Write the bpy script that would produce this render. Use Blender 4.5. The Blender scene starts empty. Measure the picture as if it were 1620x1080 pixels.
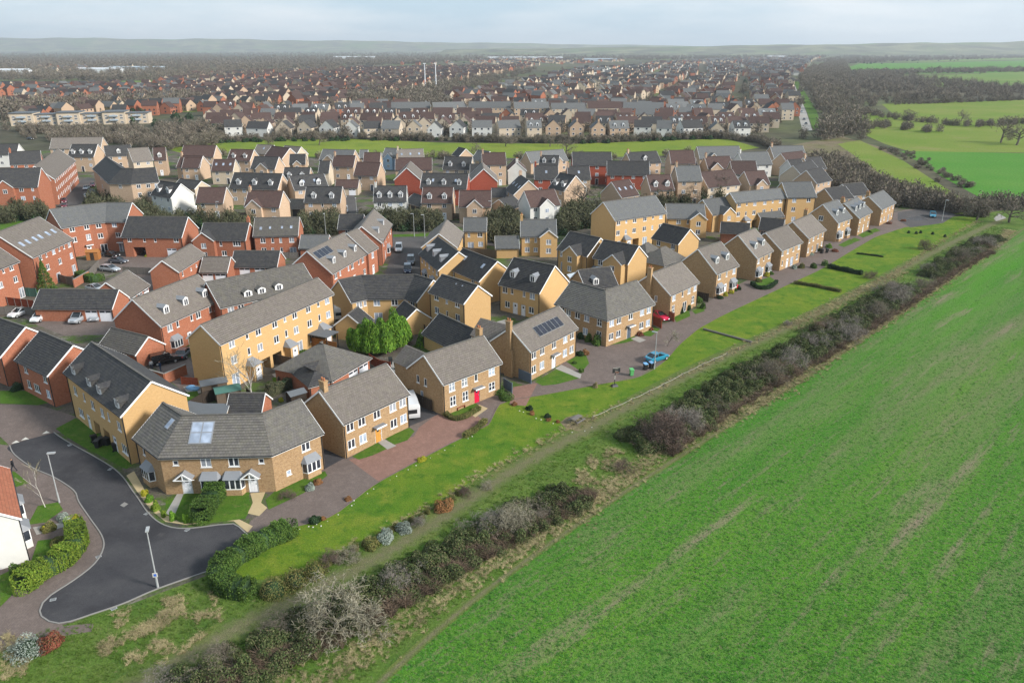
import bpy, math, random
import numpy as np
from mathutils import Vector, Matrix
R = math.radians
random.seed(7); rng = np.random.default_rng(7)
sc = bpy.context.scene
COL = sc.collection
# ---------------------------------------------------------------- camera
CAM_H, FOC, HZ = 46.0, 1218.0, 76.0            # height in m, focal length and horizon row in 1620-px units
PIT = math.atan((540 - HZ) / FOC); SP, CP = math.sin(PIT), math.cos(PIT)
cd = bpy.data.cameras.new('camera'); cam = bpy.data.objects.new('camera', cd); COL.objects.link(cam)
cam.location = (0, 0, CAM_H); cam.rotation_euler = (R(90) - PIT, 0, 0)
cd.sensor_width = 36; cd.lens = 36 * FOC / 1620; cd.clip_start = 1; cd.clip_end = 60000
sc.camera = cam
# ---------------------------------------------------------------- light
SUN_AZ, SUN_EL = 112.0, 30.0                     # azimuth clockwise from +Y (picture depth), elevation
w = bpy.data.worlds.new('World'); sc.world = w; w.use_nodes = True
nt = w.node_tree; nt.nodes.clear()
def N(t, typ, **k):
    n = t.nodes.new(typ)
    for a, v in k.items():
        if a.startswith('i_'):
            key = a[2:]
            n.inputs[int(key) if key.isdigit() else key].default_value = v
        else: setattr(n, a, v)
    return n
sky = N(nt, 'ShaderNodeTexSky', sky_type='NISHITA', sun_disc=False, sun_elevation=R(SUN_EL), sun_rotation=R(SUN_AZ), altitude=50, air_density=1.0, dust_density=2.2, ozone_density=1.0)
tc = N(nt, 'ShaderNodeTexCoord')
mp = N(nt, 'ShaderNodeMapping'); mp.inputs['Scale'].default_value = (1.0, 1.0, 5.0)
nz = N(nt, 'ShaderNodeTexNoise', i_Scale=3.2, i_Detail=6.0, i_Roughness=0.55)
def ramp(lo, hi, a, b):
    r = N(nt, 'ShaderNodeMapRange', i_1=lo, i_2=hi, i_3=a, i_4=b); r.clamp = True; return r
mx = N(nt, 'ShaderNodeMix', data_type='RGBA'); mx.inputs[0].default_value = .72; mx.inputs[7].default_value = (3.8, 5.25, 6.5, 1)     # thin high cloud over the blue
nz2 = N(nt, 'ShaderNodeTexNoise', i_Scale=2.1, i_Detail=5.0, i_Roughness=0.5)
r1, r2 = ramp(.42, .66, 0, .85), ramp(.48, .7, 0, .6)
mx2 = N(nt, 'ShaderNodeMix', data_type='RGBA'); mx2.inputs[7].default_value = (5.9, 6.25, 6.5, 1); mx3 = N(nt, 'ShaderNodeMix', data_type='RGBA'); mx3.inputs[7].default_value = (3.7, 4.3, 4.9, 1)
bg = N(nt, 'ShaderNodeBackground', i_Strength=0.092); wo = N(nt, 'ShaderNodeOutputWorld')
L = nt.links.new
mp2 = N(nt, 'ShaderNodeMapping'); mp2.inputs['Scale'].default_value = (.8, .8, 7.0); mp2.inputs['Location'].default_value = (3.1, 1.7, .4)
L(tc.outputs['Generated'], mp.inputs[0]); L(mp.outputs[0], nz.inputs['Vector']); L(tc.outputs['Generated'], mp2.inputs[0]); L(mp2.outputs[0], nz2.inputs['Vector'])
L(nz.outputs[0], r1.inputs[0]); L(nz2.outputs[0], r2.inputs[0]); L(sky.outputs[0], mx.inputs[6]); L(mx.outputs[2], mx2.inputs[6]); L(r1.outputs[0], mx2.inputs[0]); L(mx2.outputs[2], mx3.inputs[6]); L(r2.outputs[0], mx3.inputs[0]); L(mx3.outputs[2], bg.inputs[0]); L(bg.outputs[0], wo.inputs[0])
sd = bpy.data.lights.new('sun', 'SUN'); sd.energy = 3.45; sd.angle = R(10); sd.color = (1, .955, .90)
sun = bpy.data.objects.new('sun', sd); COL.objects.link(sun)
sv = Vector((math.sin(R(SUN_AZ)) * math.cos(R(SUN_EL)), math.cos(R(SUN_AZ)) * math.cos(R(SUN_EL)), math.sin(R(SUN_EL))))
sun.rotation_euler = (-sv).to_track_quat('-Z', 'Y').to_euler(); sun.location = (60, -20, 120)
sc.view_settings.view_transform = 'Standard'; sc.view_settings.look = 'None'
sc.view_settings.exposure = 0.82; sc.view_settings.gamma = 1
sc.render.engine = 'CYCLES'
sc.cycles.max_bounces = 5; sc.cycles.diffuse_bounces = 3; sc.cycles.glossy_bounces = 2; sc.cycles.transparent_max_bounces = 4
sc.cycles.volume_bounces = 0; sc.cycles.use_denoising = True
# ---------------------------------------------------------------- measuring: where a sight line meets height z
def P(x, y, z=0.0):
    u = (x - 810) / FOC; v = (y - 540) / FOC
    t = (z - CAM_H) / (-SP - v * CP)
    return Vector((u * t, (CP - v * SP) * t, z))
def P2(x, y, z=0.0): return P(x, y, z).to_2d()
# ---------------------------------------------------------------- materials
MAT = {}
def newmat(name, rough=.85, spec=.25):
    m = bpy.data.materials.new(name); m.use_nodes = True; t = m.node_tree
    b = t.nodes['Principled BSDF']; b.inputs['Roughness'].default_value = rough; b.inputs['Specular IOR Level'].default_value = spec
    MAT[name] = m; return m, t, b
def c4(c): return (c[0], c[1], c[2], 1)
def mixc(t, fac, a, b):
    n = N(t, 'ShaderNodeMix', data_type='RGBA')
    for s, v in ((0, fac), (6, a), (7, b)):
        if isinstance(v, (int, float)): n.inputs[s].default_value = v
        elif isinstance(v, tuple): n.inputs[s].default_value = c4(v)
        else: t.links.new(v, n.inputs[s])
    return n.outputs[2]
def noise(t, vec, scale, detail=3.0, rough=.6, lo=None, hi=None):
    n = N(t, 'ShaderNodeTexNoise', i_Scale=scale, i_Detail=detail, i_Roughness=rough)
    if vec is not None: t.links.new(vec, n.inputs['Vector'])
    if lo is None: return n.outputs[0]
    r = N(t, 'ShaderNodeMapRange', i_1=lo, i_2=hi); r.clamp = True; t.links.new(n.outputs[0], r.inputs[0]); return r.outputs[0]
def mathn(t, op, a, b=0.0):
    n = N(t, 'ShaderNodeMath', operation=op)
    for i, v in enumerate((a, b)):
        if isinstance(v, (int, float)): n.inputs[i].default_value = v
        else: t.links.new(v, n.inputs[i])
    return n.outputs[0]
def pos(t, scale=(1, 1, 1), rotz=0):
    g = N(t, 'ShaderNodeNewGeometry'); r = N(t, 'ShaderNodeMapping'); r.inputs['Rotation'].default_value = (0, 0, rotz); m = N(t, 'ShaderNodeMapping'); m.inputs['Scale'].default_value = scale
    t.links.new(g.outputs['Position'], r.inputs[0]); t.links.new(r.outputs[0], m.inputs[0]); return m.outputs[0]
def bump(t, b, h, strength=.5, dist=.05):
    n = N(t, 'ShaderNodeBump', i_Strength=strength, i_Distance=dist); t.links.new(h, n.inputs['Height']); t.links.new(n.outputs[0], b.inputs['Normal'])
def uvn(t): return N(t, 'ShaderNodeUVMap').outputs[0]
def plain(name, c, rough=.6, spec=.3, metal=0, var=.12):
    m, t, b = newmat(name, rough, spec); b.inputs['Metallic'].default_value = metal
    v = noise(t, pos(t), 1.7, 4); d = tuple(x * (1 - var) for x in c); l = tuple(min(1, x * (1 + var)) for x in c)
    t.links.new(mixc(t, v, d, l), b.inputs['Base Color']); return m
def objrand(t): return N(t, 'ShaderNodeObjectInfo').outputs['Random']
def brickmat(name, c1, c2, mortar, bw=.225, bh=.075, stain=.25, mott=.45):
    m, t, b = newmat(name, .9, .15); uv = uvn(t)
    br = N(t, 'ShaderNodeTexBrick', i_Scale=1.0, offset=.5); br.inputs['Brick Width'].default_value = bw; br.inputs['Row Height'].default_value = bh
    br.inputs['Mortar Size'].default_value = .009; br.inputs['Color1'].default_value = c4(c1); br.inputs['Color2'].default_value = c4(c2); br.inputs['Mortar'].default_value = c4(mortar); br.inputs['Bias'].default_value = -.1
    t.links.new(uv, br.inputs['Vector'])
    st = noise(t, uv, .55, 5, .65, .35, .7)
    dk = tuple(x * .72 for x in c1)
    col = mixc(t, mathn(t, 'MULTIPLY', st, stain), br.outputs[0], dk)
    cl = noise(t, uv, 3.2, 4, .8, .46, .62)
    col = mixc(t, mathn(t, 'MULTIPLY', cl, mott), col, tuple(x * .62 for x in c2)); cl2 = noise(t, uv, 5.1, 3, .8, .54, .66)
    col = mixc(t, mathn(t, 'MULTIPLY', cl2, mott), col, tuple(min(1, x * 1.35) for x in c1))
    hs = N(t, 'ShaderNodeHueSaturation'); v = N(t, 'ShaderNodeMapRange', i_3=.9, i_4=1.1); t.links.new(objrand(t), v.inputs[0]); t.links.new(v.outputs[0], hs.inputs['Value']); t.links.new(col, hs.inputs['Color'])
    t.links.new(hs.outputs[0], b.inputs['Base Color']); bump(t, b, br.outputs['Fac'], -.35, .01); return m
brickmat('brick_brown', (.40, .25, .12), (.27, .155, .072), (.42, .33, .23))
brickmat('brick_yellow', (.53, .335, .145), (.46, .28, .115), (.52, .36, .19), stain=.12, mott=.14)
brickmat('brick_red', (.38, .13, .066), (.27, .085, .045), (.36, .21, .15))
brickmat('brick_tan', (.49, .345, .235), (.42, .29, .19), (.50, .39, .29), stain=.15)
brickmat('brick_cream', (.52, .43, .32), (.47, .38, .28), (.52, .44, .34), stain=.15)
brickmat('brick_darkred', (.33, .07, .04), (.26, .05, .03), (.30, .12, .08))
def render_mat(name, c):
    m, t, b = newmat(name, .9, .15); uv = uvn(t)
    t.links.new(mixc(t, noise(t, uv, .5, 5, .7, .3, .8), c, tuple(x * .82 for x in c)), b.inputs['Base Color'])
render_mat('render_white', (.62, .61, .57)); render_mat('render_cream', (.60, .53, .42)); render_mat('render_blue', (.33, .46, .60))
def tilemat(name, c1, c2, moss=(.20, .19, .12), mossamt=.25, tw=.33, th=.33):
    m, t, b = newmat(name, .8, .25); uv = uvn(t)
    br = N(t, 'ShaderNodeTexBrick', i_Scale=1.0, offset=.5); br.inputs['Brick Width'].default_value = tw; br.inputs['Row Height'].default_value = th
    br.inputs['Mortar Size'].default_value = .02; br.inputs['Mortar Smooth'].default_value = .4
    br.inputs['Color1'].default_value = c4(c1); br.inputs['Color2'].default_value = c4(c2); br.inputs['Mortar'].default_value = c4(tuple(x * .45 for x in c1))  # joint colour darkened to paint shadow lines between tile courses
    t.links.new(uv, br.inputs['Vector'])
    n1 = noise(t, uv, 1.1, 6, .7, .42, .75); col = mixc(t, mathn(t, 'MULTIPLY', n1, mossamt), br.outputs[0], moss)
    n2 = noise(t, uv, 9, 3, .7, .62, .72); col = mixc(t, mathn(t, 'MULTIPLY', n2, .5), col, tuple(min(1, x * 1.9) for x in c2))
    hs = N(t, 'ShaderNodeHueSaturation'); v = N(t, 'ShaderNodeMapRange', i_3=.85, i_4=1.15); t.links.new(objrand(t), v.inputs[0]); t.links.new(v.outputs[0], hs.inputs['Value']); t.links.new(col, hs.inputs['Color'])
    t.links.new(hs.outputs[0], b.inputs['Base Color']); bump(t, b, br.outputs['Fac'], -.6, .02)
tilemat('tile_dark', (.048, .047, .050), (.033, .032, .035), mossamt=.18)
tilemat('tile_grey', (.18, .155, .138), (.135, .116, .103), mossamt=.3)
tilemat('tile_midgrey', (.125, .116, .108), (.092, .084, .078), mossamt=.35)
tilemat('tile_slate', (.135, .138, .142), (.105, .108, .112), mossamt=.3, th=.25)
tilemat('tile_brown', (.082, .047, .041), (.058, .034, .031), mossamt=.12)
tilemat('tile_orange', (.33, .12, .068), (.26, .09, .05), mossamt=.1)
for n, c, r, s in (('pvc_white', (.78, .78, .77), .45, .4), ('lead_grey', (.20, .21, .225), .6, .35), ('pipe_black', (.02, .02, .022), .5, .4), ('door_red', (.55, .01, .045), .4, .4), ('door_oak', (.50, .24, .05), .5, .3),
                   ('door_white', (.74, .75, .78), .4, .4), ('door_dark', (.03, .025, .03), .5, .4), ('door_slate', (.07, .09, .12), .5, .4), ('timber_dark', (.045, .035, .028), .9, .1), ('timber_fence', (.13, .10, .075), .9, .1),
                   ('timber_red', (.20, .055, .03), .9, .1), ('timber_orange', (.33, .14, .045), .85, .15), ('timber_grey', (.16, .145, .13), .9, .1), ('gate_blue', (.10, .13, .17), .7, .2), ('panel_green', (.06, .14, .115), .7, .2),
                   ('metal_grey', (.33, .34, .34), .5, .5), ('flagstone', (.30, .285, .26), .9, .1), ('sandstone', (.42, .33, .19), .9, .1), ('kerbstone', (.22, .21, .195), .9, .1), ('felt_grey', (.12, .13, .14), .9, .1),
                   ('skin', (.45, .27, .19), .6, .3), ('cloth_black', (.018, .018, .02), .9, .1), ('cloth_blue', (.05, .08, .17), .9, .1), ('cloth_grey', (.18, .18, .19), .9, .1), ('stone_white', (.50, .48, .43), .9, .1), ('terracotta', (.38, .15, .07), .8, .2),
                   ('plastic_green', (.10, .36, .12), .5, .3), ('plastic_black', (.02, .02, .022), .45, .4), ('tarp_blue', (.16, .34, .55), .6, .3), ('plastic_red', (.55, .02, .02), .4, .4), ('sign_blue', (.03, .12, .50), .4, .4), ('straw', (.50, .36, .13), .9, .1), ('rubber', (.012, .012, .013), .8, .2), ('clad_white', (.62, .64, .66), .6, .3), ('clad_grey', (.35, .40, .44), .6, .3)):
    plain(n, c, r, s)
def carpaint(name, c, metal=.2):
    m, t, b = newmat(name, .25, .5); b.inputs['Base Color'].default_value = c4(c); b.inputs['Metallic'].default_value = metal; b.inputs['Coat Weight'].default_value = .6; b.inputs['Coat Roughness'].default_value = .08
for n, c in (('paint_blue', (.02, .22, .34)), ('paint_black', (.012, .012, .014)), ('paint_silver', (.36, .39, .42)), ('paint_white', (.74, .75, .76)), ('paint_red', (.55, .012, .06)), ('paint_navy', (.012, .022, .06)), ('paint_grey', (.09, .10, .12)), ('paint_maroon', (.14, .015, .03))): carpaint(n, c)
def glassmat(name, c, rough):
    m, t, b = newmat(name, rough, .6); n = noise(t, pos(t), .9, 1, .5, .35, .65)
    t.links.new(mixc(t, n, tuple(x * .6 for x in c), c), b.inputs['Base Color'])
glassmat('glass', (.040, .046, .060), .06); glassmat('glass_net', (.30, .32, .36), .12); glassmat('glass_sky', (.36, .42, .52), .08); glassmat('glass_car', (.02, .024, .028), .05); glassmat('solar_cell', (.018, .02, .032), .12)
m, t, b = newmat('lamp_lens', .2, .5); b.inputs['Base Color'].default_value = (.85, .86, .88, 1)
def leafmat(name, cols, rough=.75, trans=0.0):
    m, t, b = newmat(name, rough, .2); g = N(t, 'ShaderNodeNewGeometry'); r = N(t, 'ShaderNodeValToRGB'); e = r.color_ramp.elements
    while len(e) < len(cols): e.new(.5)
    for i, c in enumerate(cols): e[i].position = i / max(1, len(cols) - 1); e[i].color = c4(c)
    t.links.new(g.outputs['Random Per Island'], r.inputs[0])
    v = noise(t, pos(t), .35, 2, .5, .3, .7); hs = N(t, 'ShaderNodeHueSaturation'); mr = N(t, 'ShaderNodeMapRange', i_3=.72, i_4=1.25)
    t.links.new(v, mr.inputs[0]); t.links.new(mr.outputs[0], hs.inputs['Value']); t.links.new(r.outputs[0], hs.inputs['Color']); t.links.new(hs.outputs[0], b.inputs['Base Color'])
leafmat('leaf_bramble', [(.024, .040, .012), (.042, .066, .019), (.066, .090, .026), (.10, .115, .045), (.12, .10, .055)])
leafmat('leaf_privet', [(.055, .105, .012), (.10, .17, .018), (.15, .22, .022), (.19, .23, .03)])
leafmat('leaf_green', [(.025, .060, .012), (.045, .095, .016), (.075, .135, .022), (.10, .15, .03)])
leafmat('leaf_bright', [(.045, .12, .012), (.085, .19, .018), (.13, .25, .025), (.16, .27, .03)])
leafmat('leaf_dark', [(.012, .030, .012), (.022, .050, .018), (.035, .065, .022)])
leafmat('leaf_yellow', [(.22, .24, .02), (.34, .33, .03), (.42, .36, .03)])
leafmat('leaf_red', [(.13, .03, .025), (.19, .05, .03), (.24, .09, .05), (.12, .10, .04)])
leafmat('leaf_silver', [(.16, .20, .17), (.24, .28, .23), (.30, .33, .29)])
leafmat('leaf_olive', [(.06, .075, .02), (.10, .115, .03), (.15, .15, .045), (.17, .12, .05)])
leafmat('leaf_rust', [(.16, .075, .03), (.24, .11, .045), (.30, .17, .07)])
leafmat('twig_grey', [(.13, .11, .095), (.20, .175, .15), (.29, .26, .225)], .9)
leafmat('twig_pale', [(.14, .125, .08), (.22, .20, .14), (.31, .285, .22)], .9)
leafmat('twig_brown', [(.075, .05, .042), (.115, .08, .065), (.16, .12, .095)], .9)
leafmat('twig_wood', [(.095, .078, .06), (.15, .125, .098), (.21, .175, .14), (.13, .13, .075)], .95)
leafmat('twig_green', [(.05, .06, .03), (.08, .085, .045), (.11, .10, .06)], .95)
leafmat('dry_stem', [(.075, .05, .036), (.12, .085, .06), (.19, .14, .095)], .9)
leafmat('dry_grass', [(.26, .20, .11), (.36, .29, .16), (.44, .36, .21), (.20, .22, .07)], .9)
leafmat('blade_green', [(.045, .10, .012), (.075, .15, .018), (.11, .19, .025), (.15, .19, .045)], .8)
leafmat('blade_crop', [(.035, .13, .018), (.055, .19, .024), (.085, .24, .032)], .75)
leafmat('bark', [(.10, .085, .07), (.15, .125, .10)], .95); leafmat('bark_birch', [(.40, .37, .33), (.5, .47, .42)], .9)
def groundmat(name, stops, scale=1.0, fine=14.0, rough=.95, bs=.5, stretch=(1, 1, 1), rz=0):
    """stops: list of (colour a, colour b, noise scale, lo, hi)"""
    m, t, b = newmat(name, rough, .1); p = pos(t); ps = pos(t, stretch, rz)
    col = stops[0][0]
    for (c, s, lo, hi, st) in stops[1]:
        col = mixc(t, noise(t, ps if st else p, s, 5, .65, lo, hi), col, c)
    f = noise(t, p, fine, 3, .8, .3, .7)
    hs = N(t, 'ShaderNodeHueSaturation'); mr = N(t, 'ShaderNodeMapRange', i_3=.62, i_4=1.3); t.links.new(f, mr.inputs[0]); t.links.new(mr.outputs[0], hs.inputs['Value'])
    if isinstance(col, tuple): hs.inputs['Color'].default_value = c4(col)
    else: t.links.new(col, hs.inputs['Color'])
    t.links.new(hs.outputs[0], b.inputs['Base Color']); bump(t, b, f, bs, .06); return m, t, b
TRK = -R(42)
groundmat('lawn', (((.070, .148, .013),), [((.120, .176, .016), .10, .38, .60, 0), ((.165, .195, .025), .33, .48, .70, 0), ((.045, .115, .010), .55, .52, .68, 0), ((.17, .185, .04), 1.6, .60, .76, 0), ((.05, .12, .010), 3.1, .56, .72, 0)]), fine=6)
groundmat('meadow', (((.075, .138, .022),), [((.11, .158, .034), .3, .4, .62, 0), ((.20, .18, .09), .55, .60, .78, 0), ((.055, .105, .02), .2, .5, .7, 0), ((.20, .18, .09), 1.8, .58, .74, 0)]), fine=5, bs=.9)
groundmat('garden_lawn', (((.055, .125, .014),), [((.09, .15, .02), .4, .4, .7, 0), ((.12, .14, .04), 1.3, .55, .72, 0), ((.035, .085, .012), 2.0, .55, .72, 0)]), fine=8)
groundmat('crop', (((.056, .170, .018),), [((.086, .202, .020), .045, .44, .60, 1), ((.165, .155, .088), .11, .47, .70, 1), ((.185, .155, .102), .9, .54, .74, 1), ((.155, .140, .082), 2.6, .51, .70, 0), ((.032, .105, .016), 1.4, .53, .71, 0), ((.060, .205, .012), .028, .52, .60, 1), ((.21, .17, .115), .17, .57, .70, 1)]), fine=5, bs=1.0, stretch=(.10, 1, 1), rz=-R(45))
groundmat('strip_field', (((.14, .19, .022),), [((.18, .215, .03), .02, .4, .7, 0), ((.10, .16, .02), .06, .5, .7, 0)]), fine=1.5)
groundmat('pasture', (((.12, .185, .022),), [((.17, .20, .04), .02, .4, .65, 0), ((.20, .19, .07), .05, .55, .75, 0)]), fine=1.5)
groundmat('bright_field', (((.065, .19, .022),), [((.09, .20, .03), .02, .4, .65, 0)]), fine=1.5)
groundmat('far_green', (((.10, .18, .03),), [((.15, .20, .05), .01, .4, .65, 0)]), fine=.6)
groundmat('heath', (((.17, .135, .085),), [((.12, .13, .04), .06, .45, .65, 0), ((.10, .08, .055), .15, .5, .7, 0)]), fine=2)
groundmat('terrain', (((.075, .068, .045),), [((.10, .13, .04), .0016, .48, .6, 0), ((.13, .11, .07), .0035, .52, .65, 0), ((.05, .055, .035), .006, .5, .7, 0)]), fine=.05)
groundmat('estate_paving', (((.095, .080, .074),), [((.13, .105, .092), .2, .45, .7, 0), ((.06, .053, .05), .5, .5, .75, 0)]), fine=9, bs=.2)
groundmat('backyards', (((.11, .095, .075),), [((.07, .11, .025), .12, .5, .56, 0), ((.18, .16, .135), .2, .58, .66, 0), ((.06, .055, .05), .3, .5, .7, 0)]), fine=4)
groundmat('tarmac', (((.050, .049, .053),), [((.068, .066, .068), .25, .4, .7, 0), ((.037, .036, .039), .12, .5, .68, 0), ((.085, .08, .077), .8, .60, .8, 0), ((.033, .032, .034), 2.3, .62, .74, 0)]), fine=18, bs=.15)
groundmat('tarmac_old', (((.085, .08, .078),), [((.115, .105, .10), .15, .45, .7, 0), ((.06, .055, .055), .3, .55, .75, 0)]), fine=8, bs=.15)
groundmat('hill', (((.12, .125, .07),), [((.20, .20, .11), .0035, .48, .56, 0), ((.10, .15, .05), .002, .5, .6, 0), ((.06, .06, .045), .005, .5, .6, 0)]), fine=.02)
def pavermat(name, c1, c2, s=.2):
    m, t, b = newmat(name, .9, .15); p = pos(t, rotz=R(45))
    br = N(t, 'ShaderNodeTexBrick', i_Scale=1.0, offset=.5); br.inputs['Brick Width'].default_value = s; br.inputs['Row Height'].default_value = s / 2; br.inputs['Mortar Size'].default_value = .008
    br.inputs['Color1'].default_value = c4(c1); br.inputs['Color2'].default_value = c4(c2); br.inputs['Mortar'].default_value = c4(tuple(x * .5 for x in c1)); t.links.new(p, br.inputs[0])
    col = mixc(t, noise(t, p, .35, 5, .7, .35, .75), br.outputs[0], tuple(x * .62 for x in c1)); col = mixc(t, mathn(t, 'MULTIPLY', noise(t, p, 1.3, 5, .7, .5, .8), .6), col, tuple(min(1, x * 1.5) for x in c2))
    t.links.new(col, b.inputs['Base Color']); bump(t, b, br.outputs['Fac'], -.4, .01)
pavermat('paver_dark', (.185, .145, .126), (.142, .112, .100)); pavermat('paver_red', (.285, .165, .128), (.215, .122, .098))
# muddy track: bare middle, grass at the edges
m, t, b = newmat('track', .95, .1); p = pos(t); u = N(t, 'ShaderNodeSeparateXYZ'); t.links.new(uvn(t), u.inputs[0])
nn = noise(t, p, .8, 5, .7); f = mathn(t, 'ADD', mathn(t, 'ABSOLUTE', u.outputs[0]), mathn(t, 'MULTIPLY', mathn(t, 'SUBTRACT', nn, .5), 1.6))
mr = N(t, 'ShaderNodeMapRange', i_1=.12, i_2=.75); mr.clamp = True; t.links.new(f, mr.inputs[0])
gr = mixc(t, noise(t, p, .4, 4, .6, .4, .65), (.075, .125, .024), (.12, .145, .04)); mud = mixc(t, noise(t, p, 1.5, 4, .7, .35, .7), (.155, .142, .078), (.112, .122, .05))
fn = noise(t, p, 6, 3, .8, .3, .7); hs = N(t, 'ShaderNodeHueSaturation'); m2 = N(t, 'ShaderNodeMapRange', i_3=.65, i_4=1.3); t.links.new(fn, m2.inputs[0]); t.links.new(m2.outputs[0], hs.inputs['Value'])
t.links.new(mixc(t, mr.outputs[0], mud, gr), hs.inputs['Color']); t.links.new(hs.outputs[0], b.inputs['Base Color']); bump(t, b, fn, .8, .06)
# ---------------------------------------------------------------- mesh helpers
class MB:
    """collects faces (with metre UVs and material slots) and links them as one mesh object"""
    def __init__(s, mats): s.v = []; s.f = []; s.m = []; s.mats = mats; s.o = Vector((0, 0, 0)); s.ex = Vector((1, 0, 0)); s.ey = Vector((0, 1, 0))
    def frame(s, o=(0, 0, 0), ang=0.0): s.o = Vector(o) if len(o) == 3 else Vector((o[0], o[1], 0)); s.ex = Vector((math.cos(ang), math.sin(ang), 0)); s.ey = Vector((-math.sin(ang), math.cos(ang), 0)); return s
    def w(s, p): return s.o + s.ex * p[0] + s.ey * p[1] + Vector((0, 0, p[2]))
    def face(s, pts, m=0):
        n = len(s.v); s.v += [s.w(p) for p in pts]; s.f.append(tuple(range(n, n + len(pts)))); s.m.append(m)
    def box(s, x0, x1, y0, y1, z0, z1, m=0, bottom=True):
        a = [(x0, y0, z0), (x1, y0, z0), (x1, y1, z0), (x0, y1, z0), (x0, y0, z1), (x1, y0, z1), (x1, y1, z1), (x0, y1, z1)]
        for q in ((0, 1, 5, 4), (1, 2, 6, 5), (2, 3, 7, 6), (3, 0, 4, 7), (4, 5, 6, 7)) + (((3, 2, 1, 0),) if bottom else ()): s.face([a[i] for i in q], m)
    def beam(s, p, q, wd, ht, m=0, up=(0, 0, 1)):
        p, q = Vector(p), Vector(q); d = (q - p).normalized(); sd = d.cross(Vector(up)).normalized() * wd / 2; u = sd.cross(d).normalized() * ht / 2
        a = [p - sd - u, p + sd - u, p + sd + u, p - sd + u, q - sd - u, q + sd - u, q + sd + u, q - sd + u]
        for k in ((3, 2, 1, 0), (4, 5, 6, 7), (0, 1, 5, 4), (1, 2, 6, 5), (2, 3, 7, 6), (3, 0, 4, 7)): s.face([a[i] for i in k], m)
    def tube(s, p, q, r0, r1, n=6, m=0, cap=True):
        p, q = Vector(p), Vector(q); d = (q - p).normalized(); a = d.orthogonal().normalized(); bb = d.cross(a)
        A = [p + (a * math.cos(i * 2 * math.pi / n) + bb * math.sin(i * 2 * math.pi / n)) * r0 for i in range(n)]; B = [q + (a * math.cos(i * 2 * math.pi / n) + bb * math.sin(i * 2 * math.pi / n)) * r1 for i in range(n)]
        for i in range(n): s.face([A[i], A[(i + 1) % n], B[(i + 1) % n], B[i]], m)
        if cap: s.face(B, m); s.face(A[::-1], m)
    def mesh(s, name, smooth=False):
        me = bpy.data.meshes.new(name); me.from_pydata([tuple(v) for v in s.v], [], s.f)
        for k in s.mats: me.materials.append(MAT[k])
        if len(s.mats) > 1: me.polygons.foreach_set('material_index', s.m)
        uv = me.uv_layers.new(name='UVMap'); out = np.zeros((len(me.loops), 2)); i = 0
        for f in s.f:
            p = [s.v[k] for k in f]; n = Vector((0, 0, 0))
            for k in range(len(p)): n += p[k].cross(p[(k + 1) % len(p)])
            h = Vector((-n.y, n.x, 0))
            if h.length < 1e-3 * max(n.length, 1e-9): tx, ty = Vector((1, 0, 0)), Vector((0, 1, 0))
            else:
                tx = h.normalized(); ty = n.normalized().cross(tx)
            for q in p: out[i] = (q.dot(tx), q.dot(ty)); i += 1
        uv.data.foreach_set('uv', out.ravel())
        if smooth: me.polygons.foreach_set('use_smooth', [True] * len(me.polygons))
        me.update(); return me
    def build(s, name, parent=None, smooth=False): return link(name, s.mesh(name, smooth), parent)
def link(name, me, parent=None, loc=(0, 0, 0), rz=0, scale=None):
    o = bpy.data.objects.new(name, me); COL.objects.link(o)
    if parent is not None: o.parent = parent
    o.location = loc if len(loc) == 3 else (loc[0], loc[1], 0); o.rotation_euler = (0, 0, rz)
    if scale: o.scale = scale
    return o
def tag(o, label, cat, group=None, kind=None):
    o['label'] = label; o['category'] = cat
    if group: o['group'] = group
    if kind: o['kind'] = kind
    return o
def thing(name, label, cat, loc=(0, 0, 0), rz=0, group=None):
    o = bpy.data.objects.new(name, None); COL.objects.link(o); o.empty_display_size = .5
    o.location = loc if len(loc) == 3 else (loc[0], loc[1], 0); o.rotation_euler = (0, 0, rz); return tag(o, label, cat, group)
def dup(o, parent=None, loc=None, rz=None, label=None, scale=None):
    c = o.copy(); COL.objects.link(c)
    if parent is not None: c.parent = parent
    if loc is not None: c.location = loc if len(loc) == 3 else (loc[0], loc[1], 0)
    if rz is not None: c.rotation_euler = (0, 0, rz)
    if scale: c.scale = scale
    if label: c['label'] = label
    for ch in o.children:
        k = dup(ch, c); k.matrix_parent_inverse = ch.matrix_parent_inverse
    return c
CACHE = {}
def cached(key, fn):
    if key not in CACHE: CACHE[key] = fn()
    return CACHE[key]
def sheet(name, pts, mat, z, kind='structure', label=None, parent=None, px=True):
    """flat polygon from picture points on the ground"""
    import mathutils.geometry as mg
    v = [P(p[0], p[1], 0) if px else p for p in pts]; v = [Vector((q.x, q.y, 0)) for q in v]
    tri = mg.tessellate_polygon([v]); me = bpy.data.meshes.new(name)
    fs = []
    for a, b_, c in tri:
        n = (v[b_] - v[a]).cross(v[c] - v[a]).z; fs.append((a, b_, c) if n > 0 else (a, c, b_))
    me.from_pydata([(q.x, q.y, z) for q in v], [], fs); me.materials.append(MAT[mat])
    o = link(name, me, parent)
    if parent is None: o['kind'] = kind
    if label: o['label'] = label
    return o
def smooth_path(pts, step=1.2):
    """Catmull-Rom through 2D points"""
    pts = [Vector((p[0], p[1])) for p in pts]; out = []
    for i in range(len(pts) - 1):
        p0 = pts[max(i - 1, 0)]; p1 = pts[i]; p2 = pts[i + 1]; p3 = pts[min(i + 2, len(pts) - 1)]; n = max(1, int((p2 - p1).length / step))
        for k in range(n):
            t_ = k / n; out.append(.5 * ((2 * p1) + (p2 - p0) * t_ + (2 * p0 - 5 * p1 + 4 * p2 - p3) * t_ ** 2 + (3 * p1 - p0 - 3 * p2 + p3) * t_ ** 3))
    out.append(pts[-1]); return out
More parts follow.
